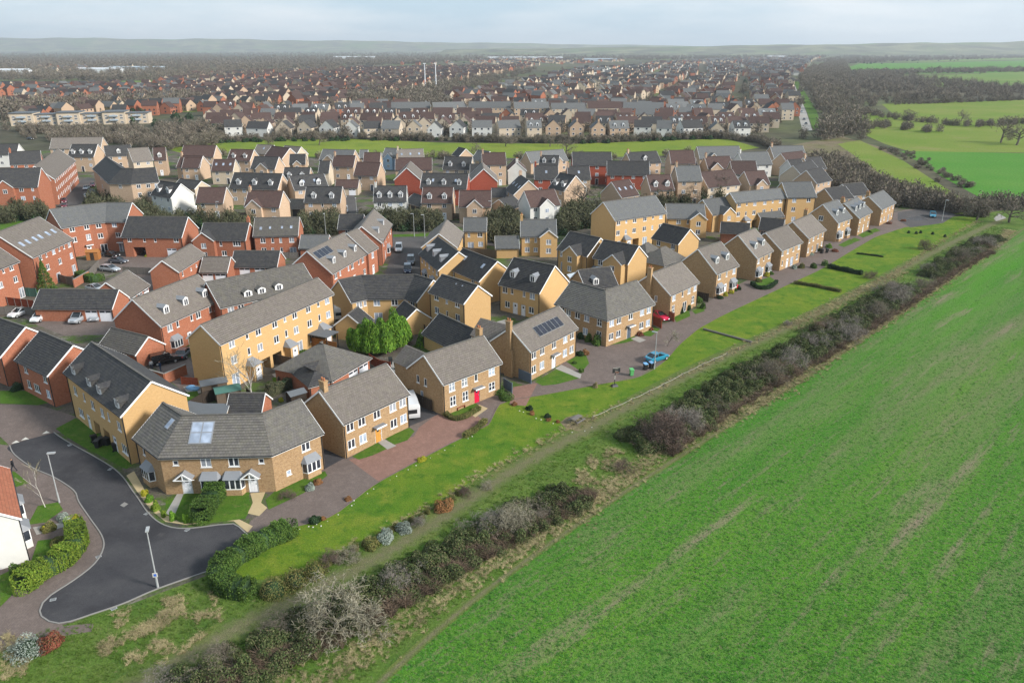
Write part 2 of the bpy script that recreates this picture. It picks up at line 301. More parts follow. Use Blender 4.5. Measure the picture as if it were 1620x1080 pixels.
def strip(name, path, wd, mat, z, h=0.0, closed=False):
    """ribbon (or low kerb, h>0) along a 2D path; UV x runs -1..1 across"""
    n = len(path); v = []; f = []; uv = []
    for i, p in enumerate(path):
        d = (path[min(i + 1, n - 1)] - path[max(i - 1, 0)]); d = Vector((-d.y, d.x)).normalized() * wd / 2
        if h: v += [(p.x + d.x, p.y + d.y, z), (p.x + d.x, p.y + d.y, z + h), (p.x - d.x, p.y - d.y, z + h), (p.x - d.x, p.y - d.y, z)]
        else: v += [(p.x + d.x, p.y + d.y, z), (p.x - d.x, p.y - d.y, z)]
    k = 4 if h else 2
    for i in range(n - 1):
        for j in range(k - 1): f.append((i * k + j, i * k + j + 1, (i + 1) * k + j + 1, (i + 1) * k + j))
    me = bpy.data.meshes.new(name); me.from_pydata(v, [], f); me.materials.append(MAT[mat]); u = me.uv_layers.new(name='UVMap')
    if not h:
        for l in me.loops: u.data[l.index].uv = (-1 if l.vertex_index % 2 == 0 else 1, l.vertex_index // 2)
    me.update()
    if not h and me.polygons[0].normal.z < 0: me.flip_normals()
    o = link(name, me); o['kind'] = 'structure'; return o
# ---------------------------------------------------------------- windows and doors (shared meshes)
WT = {  # type: width, height, columns, rows
 'W': (1.15, 1.2, 2, 1), 'N': (.6, 1.15, 1, 1), 'T': (1.75, 1.2, 3, 1), 'S': (.6, .6, 1, 1), 'Q': (1.2, 1.25, 2, 2), 'F': (1.5, 2.05, 2, 1), 'L': (1.05, 1.45, 2, 2), 'P': (2.4, 2.05, 3, 1), 'V': (2.9, 1.2, 4, 1), 'H': (.95, 1.1, 2, 1)}
def win_mesh(k, glass):
    """one mesh for a window of a house too far off to show its panes one by one"""
    wd, ht, nc, nr = WT[k]; b = MB(['pvc_white', glass]); e = .09
    b.box(-wd/2, wd/2, -.05, .0, 0, e); b.box(-wd/2, wd/2, -.05, 0, ht - e, ht); b.box(-wd/2, -wd/2 + e, -.05, 0, e, ht - e); b.box(wd/2 - e, wd/2, -.05, 0, e, ht - e)
    for i in range(1, nc): x = -wd/2 + wd * i / nc; b.box(x - .045, x + .045, -.045, 0, e, ht - e)
    b.face([(-wd/2 + e, -.015, e), (wd/2 - e, -.015, e), (wd/2 - e, -.015, ht - e), (-wd/2 + e, -.015, ht - e)], 1)
    return b.mesh('window')
def frame_mesh(k):
    wd, ht, nc, nr = WT[k]; b = MB(['pvc_white']); e = .085
    b.box(-wd/2, wd/2, .03, .1, 0, e); b.box(-wd/2, wd/2, .03, .1, ht - e, ht); b.box(-wd/2, -wd/2 + e, .03, .1, e, ht - e); b.box(wd/2 - e, wd/2, .03, .1, e, ht - e)
    for i in range(1, nc): x = -wd/2 + wd * i / nc; b.box(x - .06, x + .06, .035, .1, e, ht - e)
    for i in range(1, nr):
        z = ht * i / nr
        for j in range(nc): x0 = -wd/2 + wd * j / nc + (.06 if j else e); x1 = -wd/2 + wd * (j + 1) / nc - (.06 if j < nc - 1 else e); b.box(x0, x1, .04, .1, z - .03, z + .03)
    b.box(-wd/2 - .06, wd/2 + .06, -.06, .03, -.07, 0)
    return b.mesh('window')
def pane_mesh(k, glass):
    wd, ht, nc, nr = WT[k]; b = MB([glass]); pw = wd / nc - .13; ph = ht - .17; b.box(-pw/2, pw/2, 0, .02, 0, ph); return b.mesh('pane')
GL = ['glass', 'glass', 'glass', 'glass_net', 'glass_sky']
def add_window(root, k, loc, rz, tier, label=None):
    g = random.choice(GL if k not in 'FP' else ['glass_sky', 'glass_net', 'glass'])
    if tier > 1: return link('window', cached(('w', k, g), lambda: win_mesh(k, g)), root, loc, rz)
    o = link('window', cached(('f', k), lambda: frame_mesh(k)), root, loc, rz); wd, ht, nc, nr = WT[k]
    for i in range(nc): link('pane', cached(('p', k, g), lambda: pane_mesh(k, g)), o, (-wd/2 + wd * (i + .5) / nc, .06, .085))
    return o
def door_mesh(mat, wd=.95, ht=2.08):
    b = MB(['pvc_white', mat, 'glass']); b.box(-wd/2 - .08, -wd/2, .0, .1, 0, ht); b.box(wd/2, wd/2 + .08, .0, .1, 0, ht); b.box(-wd/2 - .08, wd/2 + .08, 0, .1, ht, ht + .09)
    b.box(-wd/2, wd/2, .05, .1, 0, ht, 1); b.box(-.18, .18, .035, .05, 1.45, 1.8, 2)
    for z in (.2, .8): b.box(-wd * .34, -.04, .038, .05, z, z + .5, 1); b.box(.04, wd * .34, .038, .05, z, z + .5, 1)
    return b.mesh('door')
def handle_mesh(): b = MB(['metal_grey']); b.box(-.05, .05, 0, .04, 0, .12); return b.mesh('handle')
def garage_mesh(mat='door_white', glaz=True):
    b = MB([mat, 'glass']); b.box(-1.12, 1.12, .06, .1, 0, 2.1)
    for i in range(4):
        if i == 3 and glaz:
            for x in (-.56, .56): b.box(x - .45, x + .45, .035, .06, 1.68, 1.98, 1)
        else: b.box(-1.06, 1.06, .04, .06, .05 + i * .52, .51 + i * .52)
    return b.mesh('garage_door')
def add_door(root, loc, rz, mat): o = link('door', cached(('d', mat), lambda: door_mesh(mat)), root, loc, rz); link('handle', cached('h', handle_mesh), o, (.34, .01, 1.0)); return o
DS = {'D': 'door_white', 'R': 'door_red', 'O': 'door_oak', 'K': 'door_dark', 'X': 'door_slate'}
# ---------------------------------------------------------------- houses
def offs(pts, d, e0=0.0, e1=0.0):
    """offset a left-to-right polyline inward (to the left of travel) by d, ends lengthened by e0 / e1"""
    n = len(pts); out = []
    dirs = [(pts[i + 1] - pts[i]).normalized() for i in range(n - 1)]; nor = [Vector((-q.y, q.x)) for q in dirs]
    for i in range(n):
        if i == 0: out.append(pts[0] + nor[0] * d - dirs[0] * e0)
        elif i == n - 1: out.append(pts[-1] + nor[-1] * d + dirs[-1] * e1)
        else: mm = (nor[i - 1] + nor[i]).normalized(); out.append(pts[i] + mm * d / mm.dot(nor[i]))
    return out
def courses(mb, e0, e1, r0, r1, n, m=0, lift=.028):
    """tile courses between an eaves edge and a ridge edge, each lapping the one below"""
    nrm = (e1 - e0).cross(r0 - e0).normalized()
    if nrm.z < 0: nrm = -nrm
    up = nrm * lift
    for k in range(n):
        a, b_ = k / n, (k + 1) / n; A0, A1, B0, B1 = e0.lerp(r0, a), e1.lerp(r1, a), e0.lerp(r0, b_), e1.lerp(r1, b_)
        mb.face([A0 + up, A1 + up, B1, B0], m)
        if n > 1: mb.face([A0, A1, A1 + up, A0 + up], m)
def wall(mb, wd, z0, z1, holes, m=0):
    xs = sorted({0, wd} | {h[0] for h in holes} | {h[1] for h in holes}); zs = sorted({z0, z1} | {h[2] for h in holes} | {h[3] for h in holes})
    for i in range(len(xs) - 1):
        for j in range(len(zs) - 1):
            cx, cz = (xs[i] + xs[i + 1]) / 2, (zs[j] + zs[j + 1]) / 2
            if any(h[0] < cx < h[1] and h[2] < cz < h[3] for h in holes): continue
            mb.face([(xs[i], 0, zs[j]), (xs[i + 1], 0, zs[j]), (xs[i + 1], 0, zs[j + 1]), (xs[i], 0, zs[j + 1])], m)
    for (a, b_, c, d, dp) in holes:
        mb.face([(a, 0, c), (a, dp, c), (a, dp, d), (a, 0, d)], m); mb.face([(b_, dp, c), (b_, 0, c), (b_, 0, d), (b_, dp, d)], m)
        mb.face([(a, 0, d), (a, dp, d), (b_, dp, d), (b_, 0, d)], m); mb.face([(a, dp, c), (a, 0, c), (b_, 0, c), (b_, dp, c)], m)
        mb.face([(a, dp, c), (b_, dp, c), (b_, dp, d), (a, dp, d)], m)
HOUSES = []
def house(label, pts, he, depth, walls='brick_brown', roof='tile_grey', tier=1, pitch=38, wins=(), lw=(), rw=(), dormers=(), skyl=(), solar=None, chim=(), fgab=(), bays=(), porch=(), ends='gg', C=None, name='house', cat='house', group=None, px=True, ridge=False, rearwing=None, pipes=True, canopy=()):
    """pts: left-to-right line of the front eaves (picture points at eaves height, or world points when px is False)"""
    tp = math.tan(R(pitch))
    if px:
        zr = he + tp * depth / 2 if ridge else he
        W = [P2(x, y, zr) for x, y in pts]
        if ridge: W = offs(W, -depth / 2)
    else: W = [Vector(p) for p in pts]
    if C is not None:
        c = P2(C[0], C[1], he); q = W[0] if C[0] < pts[0][0] else W[-1]; dr = (W[1] - W[0]).normalized() if C[0] < pts[0][0] else (W[-1] - W[-2]).normalized()
        depth = max(5.0, min(13.0, abs(dr.x * (c - q).y - dr.y * (c - q).x)))
    a0 = math.atan2((W[-1] - W[0]).y, (W[-1] - W[0]).x); mid = (W[0] + W[-1]) / 2
    root = thing(name, label, cat, (mid.x, mid.y, 0), a0, group); HOUSES.append(root)
    ca, sa = math.cos(-a0), math.sin(-a0)
    L_ = [Vector(((p - mid).x * ca - (p - mid).y * sa, (p - mid).x * sa + (p - mid).y * ca)) for p in W]
    segs = [(L_[i], (L_[i + 1] - L_[i]).length, math.atan2((L_[i + 1] - L_[i]).y, (L_[i + 1] - L_[i]).x)) for i in range(len(L_) - 1)]
    back = offs(L_, depth); zr = he + tp * depth / 2
    # --- walls
    mb = MB([walls]); items = []
    def holes_for(lst, wd, frame_o, ang, zmax):
        hs = []
        for it in lst:
            u, z, k = it[0], it[1], it[2]
            x = u * wd
            if k in WT: ww, hh = WT[k][0], WT[k][1]
            elif k in DS: ww, hh = .95, 2.08
            elif k in 'GMC': ww, hh = (2.26, 2.1) if k != 'C' else (2.9, 2.35)
            elif k == 'I': ww, hh = 2.0, 2.0
            else: continue
            if x - ww/2 < .15 or x + ww/2 > wd - .15: x = min(max(x, ww/2 + .16), wd - ww/2 - .16)
            if z + hh > zmax: z = zmax - hh - .12
            if ww + .4 > wd: continue
            items.append((k, frame_o, ang, x, z))
            if tier == 1 or k in 'CI': hs.append((x - ww/2, x + ww/2, z, z + hh, .1 if k not in 'CI' else 4.2))
        ok = []
        for h in hs:
            if not any(h[0] < g[1] and g[0] < h[1] and h[2] < g[3] and g[2] < h[3] for g in ok): ok.append(h)
        return ok
    for i, (o, wd, an) in enumerate(segs):
        mb.frame(o, an); wall(mb, wd, -.3, he, holes_for([q for q in wins if (q[3] if len(q) > 3 else 0) == i], wd, o, an, he))
    mb.frame()
    nb = len(L_)
    for i in range(nb - 1): b0, b1 = back[i], back[i + 1]; mb.face([(b1.x, b1.y, -.3), (b0.x, b0.y, -.3), (b0.x, b0.y, he), (b1.x, b1.y, he)])
    for e, (o, an, lst) in enumerate(((back[0], segs[0][2] - math.pi/2, [(1 - q[0],) + tuple(q[1:]) for q in lw]), (L_[-1], segs[-1][2] + math.pi/2, rw))):
        mb.frame(o, an); top = [q for q in lst if q[1] < he - .6]; wall(mb, depth, -.3, he, holes_for(top, depth, o, an, he))
        if ends[e] == 'g': mb.face([(0, 0, he), (depth, 0, he), (depth / 2, 0, zr)])
        for q in lst:
            if q[1] >= he - .6: items.append(('*' + q[2], o, an, q[0] * depth, q[1]))
    mb.frame(); 
    # --- front gables share the wall mesh
    for (si, u, gw, pr) in fgab:
        o, wd, an = segs[si]; mb.frame(o, an); x = u * wd; zg = he + gw / 2 * tp
        hs = []
        for z in ((.95, he - 1.75) if he > 4 else (.9,)):
            hs.append((gw/2 - .58, gw/2 + .58, z, z + 1.2, .1)); items.append(('W', Vector(mb.w((x - gw/2, -pr, 0)).to_2d()), an, gw/2, z))
        fo = mb.w((x - gw/2, -pr, 0)); mb.frame(fo, an); wall(mb, gw, -.3, he, hs if tier == 1 else []); mb.face([(0, 0, he), (gw, 0, he), (gw/2, 0, zg)])
        mb.face([(0, pr, -.3), (0, 0, -.3), (0, 0, he), (0, pr, he)]); mb.face([(gw, 0, -.3), (gw, pr, -.3), (gw, pr, he), (gw, 0, he)])
    if rearwing:
        u, rw_, rl = rearwing; x0 = L_[0].x + u * (L_[-1].x - L_[0].x); mb.frame((x0, L_[0].y + depth), 0)
        mb.face([(0, rl, -.3), (0, 0, -.3), (0, 0, he), (0, rl, he)]); mb.face([(rw_, 0, -.3), (rw_, rl, -.3), (rw_, rl, he), (rw_, 0, he)]); mb.face([(rw_, rl, -.3), (0, rl, -.3), (0, rl, he), (rw_, rl, he)]); mb.face([(0, rl, he), (rw_/2, rl, he + rw_/2 * tp), (rw_, rl, he)])
    mb.build('wall', root)
    # --- roof
    ov, vg = (.28, .14) if tier < 3 else (.2, .1)
    rb = MB([roof]); zo = he - ov * tp + .1; zrr = zr + .1
    e0 = [0 if k == 'x' else (ov if k == 'h' else vg) for k in ends]
    ef = offs(L_, -ov, *e0); er = offs(L_, depth + ov, *e0); rd = offs(L_, depth / 2, *[(-depth / 2 if k == 'h' else vg if k == 'g' else 0) for k in ends])
    V3 = lambda p, z: Vector((p.x, p.y, z)); nc = int((depth / 2 + ov) / math.cos(R(pitch)) / .33) if tier == 1 else 1
    lf = .05 if tier == 1 else 0
    for i in range(nb - 1):
        courses(rb, V3(ef[i], zo), V3(ef[i + 1], zo), V3(rd[i], zrr), V3(rd[i + 1], zrr), nc, lift=lf)
        courses(rb, V3(er[i + 1], zo), V3(er[i], zo), V3(rd[i + 1], zrr), V3(rd[i], zrr), nc, lift=lf)
    if ends[0] == 'h': rb.face([V3(er[0], zo), V3(ef[0], zo), V3(rd[0], zrr)])
    if ends[1] == 'h': rb.face([V3(ef[-1], zo), V3(er[-1], zo), V3(rd[-1], zrr)])
    for (si, u, gw, pr) in fgab:
        o, wd, an = segs[si]; rb.frame(o, an); x = u * wd; zg = he + gw/2 * tp + .12; za = he - .2 * tp + .12; n2 = max(1, nc * 2 // 3) if tier == 1 else 1; f = rb.w
        A, B_, Cc, D = f((x - gw/2 - .2, -pr - .15, za)), f((x - gw/2 - .2, -.2, za)), f((x, gw/2, zg)), f((x, -pr - .15, zg)); rb.frame()
        courses(rb, A, B_, D, Cc, n2, lift=lf); rb.frame(o, an); f = rb.w
        A2, B2 = f((x + gw/2 + .2, -.2, za)), f((x + gw/2 + .2, -pr - .15, za)); rb.frame(); courses(rb, A2, B2, Cc, D, n2, lift=lf)
        rb.frame()
    if rearwing:
        u, rw_, rl = rearwing; x0 = L_[0].x + u * (L_[-1].x - L_[0].x); yb = L_[0].y + depth; rb.frame(); zg = he + rw_/2 * tp + .12; za = he - .2 * tp + .12
        courses(rb, Vector((x0 - .2, yb + rl + .15, za)), Vector((x0 - .2, yb + .2, za)), Vector((x0 + rw_/2, yb + rl + .15, zg)), Vector((x0 + rw_/2, yb - rw_/2, zg)), nc, lift=lf)
        courses(rb, Vector((x0 + rw_ + .2, yb + .2, za)), Vector((x0 + rw_ + .2, yb + rl + .15, za)), Vector((x0 + rw_/2, yb - rw_/2, zg)), Vector((x0 + rw_/2, yb + rl + .15, zg)), nc, lift=lf)
    rf = rb.build('roof', root)
    if tier <= 2:
        q = MB([roof if tier == 2 else 'tile_midgrey'])
        for i in range(nb - 1): q.beam(V3(rd[i], zrr + .03), V3(rd[i + 1], zrr + .03), .26, .12)
        q.build('ridge_tiles', rf)
        q = MB(['pvc_white', 'pipe_black'])
        for i in range(nb - 1):
            q.beam(V3(ef[i], zo - .1), V3(ef[i + 1], zo - .1), .04, .2); dn = (L_[i + 1] - L_[i]).normalized(); on = Vector((dn.y, -dn.x)) * .07
            q.beam(V3(ef[i] + on, zo - .04), V3(ef[i + 1] + on, zo - .04), .1, .09, 1)
        q.build('gutter', root)
        for e in (0, 1):
            if ends[e] == 'g':
                q = MB(['pvc_white']); k = -e
                sg = (L_[0] - L_[1]).normalized() if e == 0 else (L_[-1] - L_[-2]).normalized(); so = Vector((sg.x, sg.y, 0)) * .02
                for pe in (ef[k], er[k]): q.beam(V3(pe, zo - .07) + so, V3(rd[k], zrr - .07) + so, .04, .2)
                q.build('bargeboard', root)
        for (si, u, gw, pr) in fgab:
            o, wd, an = segs[si]; q = MB(['pvc_white']); q.frame(o, an); x = u * wd; zg = he + gw/2 * tp + .12; za = he - .2 * tp + .12
            for s_ in (-1, 1):
                a, b_ = q.w((x + s_ * (gw/2 + .2), -pr - .17, za - .06)), q.w((x, -pr - .17, zg - .06)); fr = (q.o, q.ex, q.ey); q.frame(); q.beam(a, b_, .04, .18); q.o, q.ex, q.ey = fr
            q.build('bargeboard', root)
    if tier == 1 and pipes:
        for i, (o, wd, an) in enumerate(segs):
            for x in ((.12,) if i == 0 else ()) + ((wd - .12,) if i == len(segs) - 1 else ()):
                q = MB(['pipe_black']); q.frame(o, an); q.box(x - .045, x + .045, -.1, -.005, 0, he - .12); q.build('downpipe', root)
    # --- openings
    for (k, o, an, x, z) in items:
        gable = k[0] == '*'
        if gable: k = k[1]
        d = Vector((math.cos(an), math.sin(an))) * x; loc = (o.x + d.x, o.y + d.y, z); rec = 0 if (tier == 1 and not gable) else -.1
        nrm = Vector((math.sin(an), -math.cos(an)))
        if tier == 1 and gable: loc = (loc[0] + nrm.x * .105, loc[1] + nrm.y * .105, z)
        elif tier > 1: loc = (loc[0] + nrm.x * .01, loc[1] + nrm.y * .01, z)
        if tier > 1 and (k in DS or k in 'GM'): loc = (loc[0] + nrm.x * .1, loc[1] + nrm.y * .1, z)
        if k in WT: add_window(root, k, loc, an, tier)
        elif k in DS: add_door(root, loc, an, DS[k])
        elif k == 'G': link('garage_door', cached('gd', garage_mesh), root, loc, an)
        elif k == 'M': link('garage_door', cached('gm', lambda: garage_mesh('door_dark', False)), root, loc, an)
    # --- things on the roof
    for dm in dormers:
        si, u, kd = dm[:3]; y0 = dm[3] if len(dm) > 3 else 1.0
        o, wd, an = segs[si]; x = u * wd; z0 = he + y0 * tp; q = MB(['lead_grey' if kd == 'f' else roof if kd == 'd' else 'pvc_white', 'lead_grey' if kd == 'f' else roof, 'pvc_white']); q.frame(o, an); hw, hh = (.62, 1.25) if kd in 'fp' else (.75, 1.0)
        zt = z0 + hh; yb = (zt - he) / tp
        q.face([(x - hw, y0, z0 - .3), (x + hw, y0, z0 - .3), (x + hw, y0, zt), (x - hw, y0, zt)], 2)
        for s_ in (-1, 1):
            q.face([(x + s_ * hw, y0, z0 - .05), (x + s_ * hw, yb, zt), (x + s_ * hw, y0, zt)])
        rise = .75 if kd == 'p' else .35; yr = (zt + rise - he) / tp; za = zt + .02
        for s_ in (-1, 1): q.face([(x + s_ * (hw + .14), y0 - .16, za - .1), (x + s_ * (hw + .14), yb + .05, za - .1), (x, yr, zt + rise), (x, y0 - .16, zt + rise)], 1)
        q.face([(x - hw - .1, y0 - .06, za - .08), (x + hw + .1, y0 - .06, za - .08), (x, y0 - .06, zt + rise - .05)], 2)
        if kd == 'p':
            for s_ in (-1, 1):
                a, b_ = q.w((x + s_ * (hw + .15), y0 - .17, za - .16)), q.w((x, y0 - .17, zt + rise - .06)); sv_ = (q.o, q.ex, q.ey); q.frame(); q.beam(a, b_, .05, .16, 2); q.o, q.ex, q.ey = sv_
        ob = q.build('dormer', rf); wp = q.w((x, y0 - .02, z0 + .05)); kk = 'H'
        link('window', cached(('w', kk, 'glass'), lambda: win_mesh(kk, 'glass')), ob, tuple(wp), an)
    cp, sp = math.cos(R(pitch)), math.sin(R(pitch))
    def slab(nm, par, si, x0, x1, s0, s1, mats, th=.08, rim=.07, mull=(1, 1)):
        o, wd, an = segs[si]; q = MB(mats); q.frame(o, an)
        def pt(x, s_, n_): return (x, s_ * cp - n_ * sp, he + .1 + s_ * sp + n_ * cp)
        for (a, b_, c, d, h, m_) in [(x0, x1, s0, s1, th, 0)] + [(x0 + rim + (x1 - x0 - rim) * i / mull[0], x0 + (x1 - x0 - rim) * (i + 1) / mull[0], s0 + rim + (s1 - s0 - rim) * j / mull[1], s0 + (s1 - s0 - rim) * (j + 1) / mull[1], th + .012, 1) for i in range(mull[0]) for j in range(mull[1])]:
            lo = .0 if m_ == 0 else th
            A = [pt(a, c, lo), pt(b_, c, lo), pt(b_, d, lo), pt(a, d, lo), pt(a, c, h), pt(b_, c, h), pt(b_, d, h), pt(a, d, h)]
            for k_ in ((0, 1, 5, 4), (1, 2, 6, 5), (2, 3, 7, 6), (3, 0, 4, 7), (4, 5, 6, 7)): q.face([A[i] for i in k_], m_)
        return q.build(nm, par)
    for it in skyl:
        si, u, s_ = it[:3]; ww, hh = it[3:5] if len(it) > 4 else (.75, 1.15); mull = it[5] if len(it) > 5 else (1, 1); x = u * segs[si][1]
        slab('skylight', rf, si, x - ww/2, x + ww/2, s_, s_ + hh, ['lead_grey', 'glass_sky'], mull=mull, rim=.13 if mull != (1, 1) else .07)
    if solar:
        si, u0, u1, s0, s1, n_ = solar; x0, x1 = u0 * segs[si][1], u1 * segs[si][1]
        for i in range(n_): slab('solar_panel', rf, si, x0 + (x1 - x0) * i / n_ + .015, x0 + (x1 - x0) * (i + 1) / n_ - .015, s0, s1, ['metal_grey', 'solar_cell'], th=.1, rim=.03)
    for (u, v, kd) in chim:
        x = L_[0].x + u * (L_[-1].x - L_[0].x); y = L_[0].y + v * depth; zt = zr + 1.1; q = MB([walls, 'terracotta', 'kerbstone'])
        if kd == 'e':
            sg = -1 if u < .5 else 1; xo = x + sg * .35; q.box(xo - .32, xo + .32, y - .7, y + .7, -.3, he - .6); q.box(xo - .3, xo + .3, y - .4, y + .4, he - .6, zt)
            x = xo
        else: q.box(x - .3, x + .3, y - .45, y + .45, he, zt)
        q.box(x - .36, x + .36, y - .5, y + .5, zt, zt + .12, 0); q.tube((x, y - .2, zt + .12), (x, y - .2, zt + .5), .12, .1, 8, 1); q.tube((x, y + .2, zt + .12), (x, y + .2, zt + .5), .12, .1, 8, 1)
        q.build('chimney', root)
    for (si, u) in bays:
        o, wd, an = segs[si]; x = u * wd; q = MB([walls]); q.frame(o, an); pr = .65; hw = 1.15; zb, zt = .75, 2.05
        pl = [(x - hw, 0), (x - hw + .25, -pr), (x + hw - .25, -pr), (x + hw, 0)]
        for i in range(3): q.face([(*pl[i], -.2), (*pl[i + 1], -.2), (*pl[i + 1], zb), (*pl[i], zb)])
        by = q.build('bay_window', root); q = MB(['pvc_white', 'glass']); q.frame(o, an)
        for i in range(3):
            a, b_ = Vector(pl[i]), Vector(pl[i + 1]); q.face([(*a, zb), (*b_, zb), (*b_, zt), (*a, zt)]); dd = (b_ - a); n_ = 3 if i == 1 else 1; no = Vector((dd.y, -dd.x)).normalized() * .012; no = no if no.y <= 0 else -no
            for k_ in range(n_): c, d = a + dd * ((k_ + .12) / n_) + no, a + dd * ((k_ + .88) / n_) + no; q.face([(*c, zb + .14), (*d, zb + .14), (*d, zt - .12), (*c, zt - .12)], 1)
        q.build('window', by); q = MB(['lead_grey']); q.frame(o, an); p2 = [(x - hw - .15, .0), (x - hw + .15, -pr - .15), (x + hw - .15, -pr - .15), (x + hw + .15, 0)]; tpz = 2.75
        t2 = [(x - hw + .35, 0), (x + hw - .35, 0)]
        q.face([(*p2[1], zt), (*p2[2], zt), (*t2[1], tpz), (*t2[0], tpz)]); q.face([(*p2[0], zt), (*p2[1], zt), (*t2[0], tpz)]); q.face([(*p2[2], zt), (*p2[3], zt), (*t2[1], tpz)]); q.face([(*p2[0], zt - .01), (*p2[3], zt - .01), (*p2[2], zt - .01), (*p2[1], zt - .01)]); q.build('bay_roof', by)
    for (si, u, kd) in porch:
        o, wd, an = segs[si]; x = u * wd; q = MB(['lead_grey', 'pvc_white']); q.frame(o, an)
        if kd == 'g':
            for s_ in (-1, 1):
                q.face([(x + s_ * 1.0, -1.0, 2.3), (x + s_ * 1.0, 0, 2.3), (x, 0, 3.05), (x, -1.0, 3.05)], 0)
                a, b_ = q.w((x + s_ * 1.0, -1.0, 2.24)), q.w((x, -1.0, 3.0)); c, d = q.w((x + s_ * .85, -.9, 2.25)), q.w((x + s_ * .85, -.02, 1.75)); sv_ = (q.o, q.ex, q.ey); q.frame(); q.beam(a, b_, .06, .14, 1); q.beam(c, d, .07, .07, 1); q.o, q.ex, q.ey = sv_
            q.box(x - .95, x + .95, -1.02, -.95, 2.2, 2.28, 1); q.box(x - .04, x + .04, -1.02, -.95, 2.28, 2.9, 1)
        elif kd == 'c': q.box(x - .85, x + .85, -.75, -.003, 2.3, 2.42, 0); q.box(x - .85, x + .85, -.8, -.75, 2.26, 2.44, 1)
        elif kd == 'b':   # brick porch box with hipped lead roof
            q = MB([walls, 'lead_grey']); q.frame(o, an); q.box(x - .9, x + .9, -1.3, -.003, -.2, 2.4); q.face([(x - 1.1, -1.5, 2.4), (x + 1.1, -1.5, 2.4), (x + .5, 0, 3.3), (x - .5, 0, 3.3)], 1); q.face([(x - 1.1, 0, 2.4), (x - 1.1, -1.5, 2.4), (x - .5, 0, 3.3)], 1); q.face([(x + 1.1, -1.5, 2.4), (x + 1.1, 0, 2.4), (x + .5, 0, 3.3)], 1)
        pq = q.build('porch', root)
        if kd == 'b':
            wp = Vector((o.x, o.y)) + Vector((math.cos(an), math.sin(an))) * x + Vector((math.sin(an), -math.cos(an))) * 1.41
            dd = link('door', cached(('d', 'door_white'), lambda: door_mesh('door_white')), pq, (wp.x, wp.y, 0), an)
    return root
def rows(us, zs): return [(u, z, k) for z, lst in zip(zs, us) for u, k in lst]
def R2(lo, hi, he=4.8): return [(u, .95 if k not in DS and k not in 'GMFPC' else 0.0, k) for u, k in lo] + [(u, he - 1.55 if WT[k][1] < 1.4 else he - 1.65, k) for u, k in hi]
# ---------------------------------------------------------------- the land
me = bpy.data.meshes.new('ground'); S_ = 16000
me.from_pydata([(-S_, -300, 0), (S_, -300, 0), (S_, S_, 0), (-S_, S_, 0)], [], [(0, 1, 2, 3)]); me.materials.append(MAT['terrain']); link('ground', me)['kind'] = 'structure'
def hills(name, X0, X1, Y, prof, dep, mat='hill'):
    """a long rise: prof gives crest heights along X, falling to the plain in front and behind"""
    n = 120; v = []; f = []
    for i in range(n + 1):
        t_ = i / n; x = X0 + (X1 - X0) * t_; h = np.interp(t_, [p[0] for p in prof], [p[1] for p in prof]) * (1 + .035 * math.sin(i * .37) + .025 * math.sin(i * 1.1 + 1))
        for k, (dy, g) in enumerate(((-1, -.02), (-.5, .35), (-.2, .85), (0, 1), (.5, .6), (1, -.05))): v.append((x, Y + dy * dep + 80 * math.sin(i * .5 + k), h * g))
    for i in range(n):
        for k in range(5): f.append((i * 6 + k, (i + 1) * 6 + k, (i + 1) * 6 + k + 1, i * 6 + k + 1))
    m_ = bpy.data.meshes.new(name); m_.from_pydata(v, [], f); m_.materials.append(MAT[mat]); m_.polygons.foreach_set('use_smooth', [True] * len(m_.polygons)); link(name, m_)['kind'] = 'structure'
hills('hills', -9500, 3200, 10500, [(0, 165), (.2, 172), (.34, 158), (.45, 150), (.6, 128), (.75, 100), (.9, 75), (1, 50)], 1800)
hills('hills', -500, 7000, 6200, [(0, 34), (.25, 58), (.45, 78), (.65, 98), (.85, 110), (1, 110)], 1300)
# --- big sheets
sheet('estate_ground', [(-900, 330), (0, 238), (300, 240), (520, 244), (800, 247), (1000, 245), (1140, 240), (1260, 245), (1330, 300), (1480, 325), (1500, 345), (1440, 370), (1300, 440), (1130, 520), (1060, 560), (940, 612), (830, 650), (770, 670), (700, 715), (560, 800), (440, 850), (340, 905), (180, 965), (60, 1000), (-300, 1130), (-900, 900)], 'backyards', .004)
sheet('meadow', [(1545, 338), (1500, 345), (1440, 370), (1300, 440), (1130, 520), (1060, 560), (940, 612), (830, 650), (770, 670), (700, 715), (560, 800), (440, 850), (340, 905), (180, 965), (60, 1000), (-300, 1130), (-300, 1500), (400, 1500), (590, 1085), (730, 960), (860, 862), (1000, 765), (1150, 668), (1300, 572), (1420, 492), (1540, 412), (1620, 358), (1700, 320)], 'meadow', .004)
sheet('crop_field', [(400, 1500), (592, 1083), (732, 960), (862, 862), (1002, 765), (1152, 668), (1302, 572), (1422, 492), (1542, 412), (1622, 356), (1690, 325), (3000, 300), (3600, 1500)], 'crop', .006)
sheet('green_strip', [(250, 232), (360, 222), (520, 218), (700, 226), (900, 228), (1060, 222), (1150, 220), (1202, 234), (1140, 243), (1000, 248), (800, 250), (520, 248), (300, 246)], 'strip_field', .008)
sheet('heath', [(1210, 238), (1330, 215), (1400, 235), (1470, 285), (1545, 330), (1500, 342), (1440, 322), (1330, 290), (1260, 250)], 'heath', .008)
sheet('pasture', [(1345, 175), (1420, 186), (1640, 190), (1640, 242), (1440, 240), (1400, 228), (1360, 210)], 'pasture', .008)
sheet('pasture', [(1395, 165), (1620, 158), (1640, 190), (1420, 186)], 'pasture', .012)
sheet('footpath_grass', [(1325, 228), (1360, 222), (1430, 255), (1500, 300), (1560, 338), (1500, 340), (1400, 280)], 'pasture', .012)
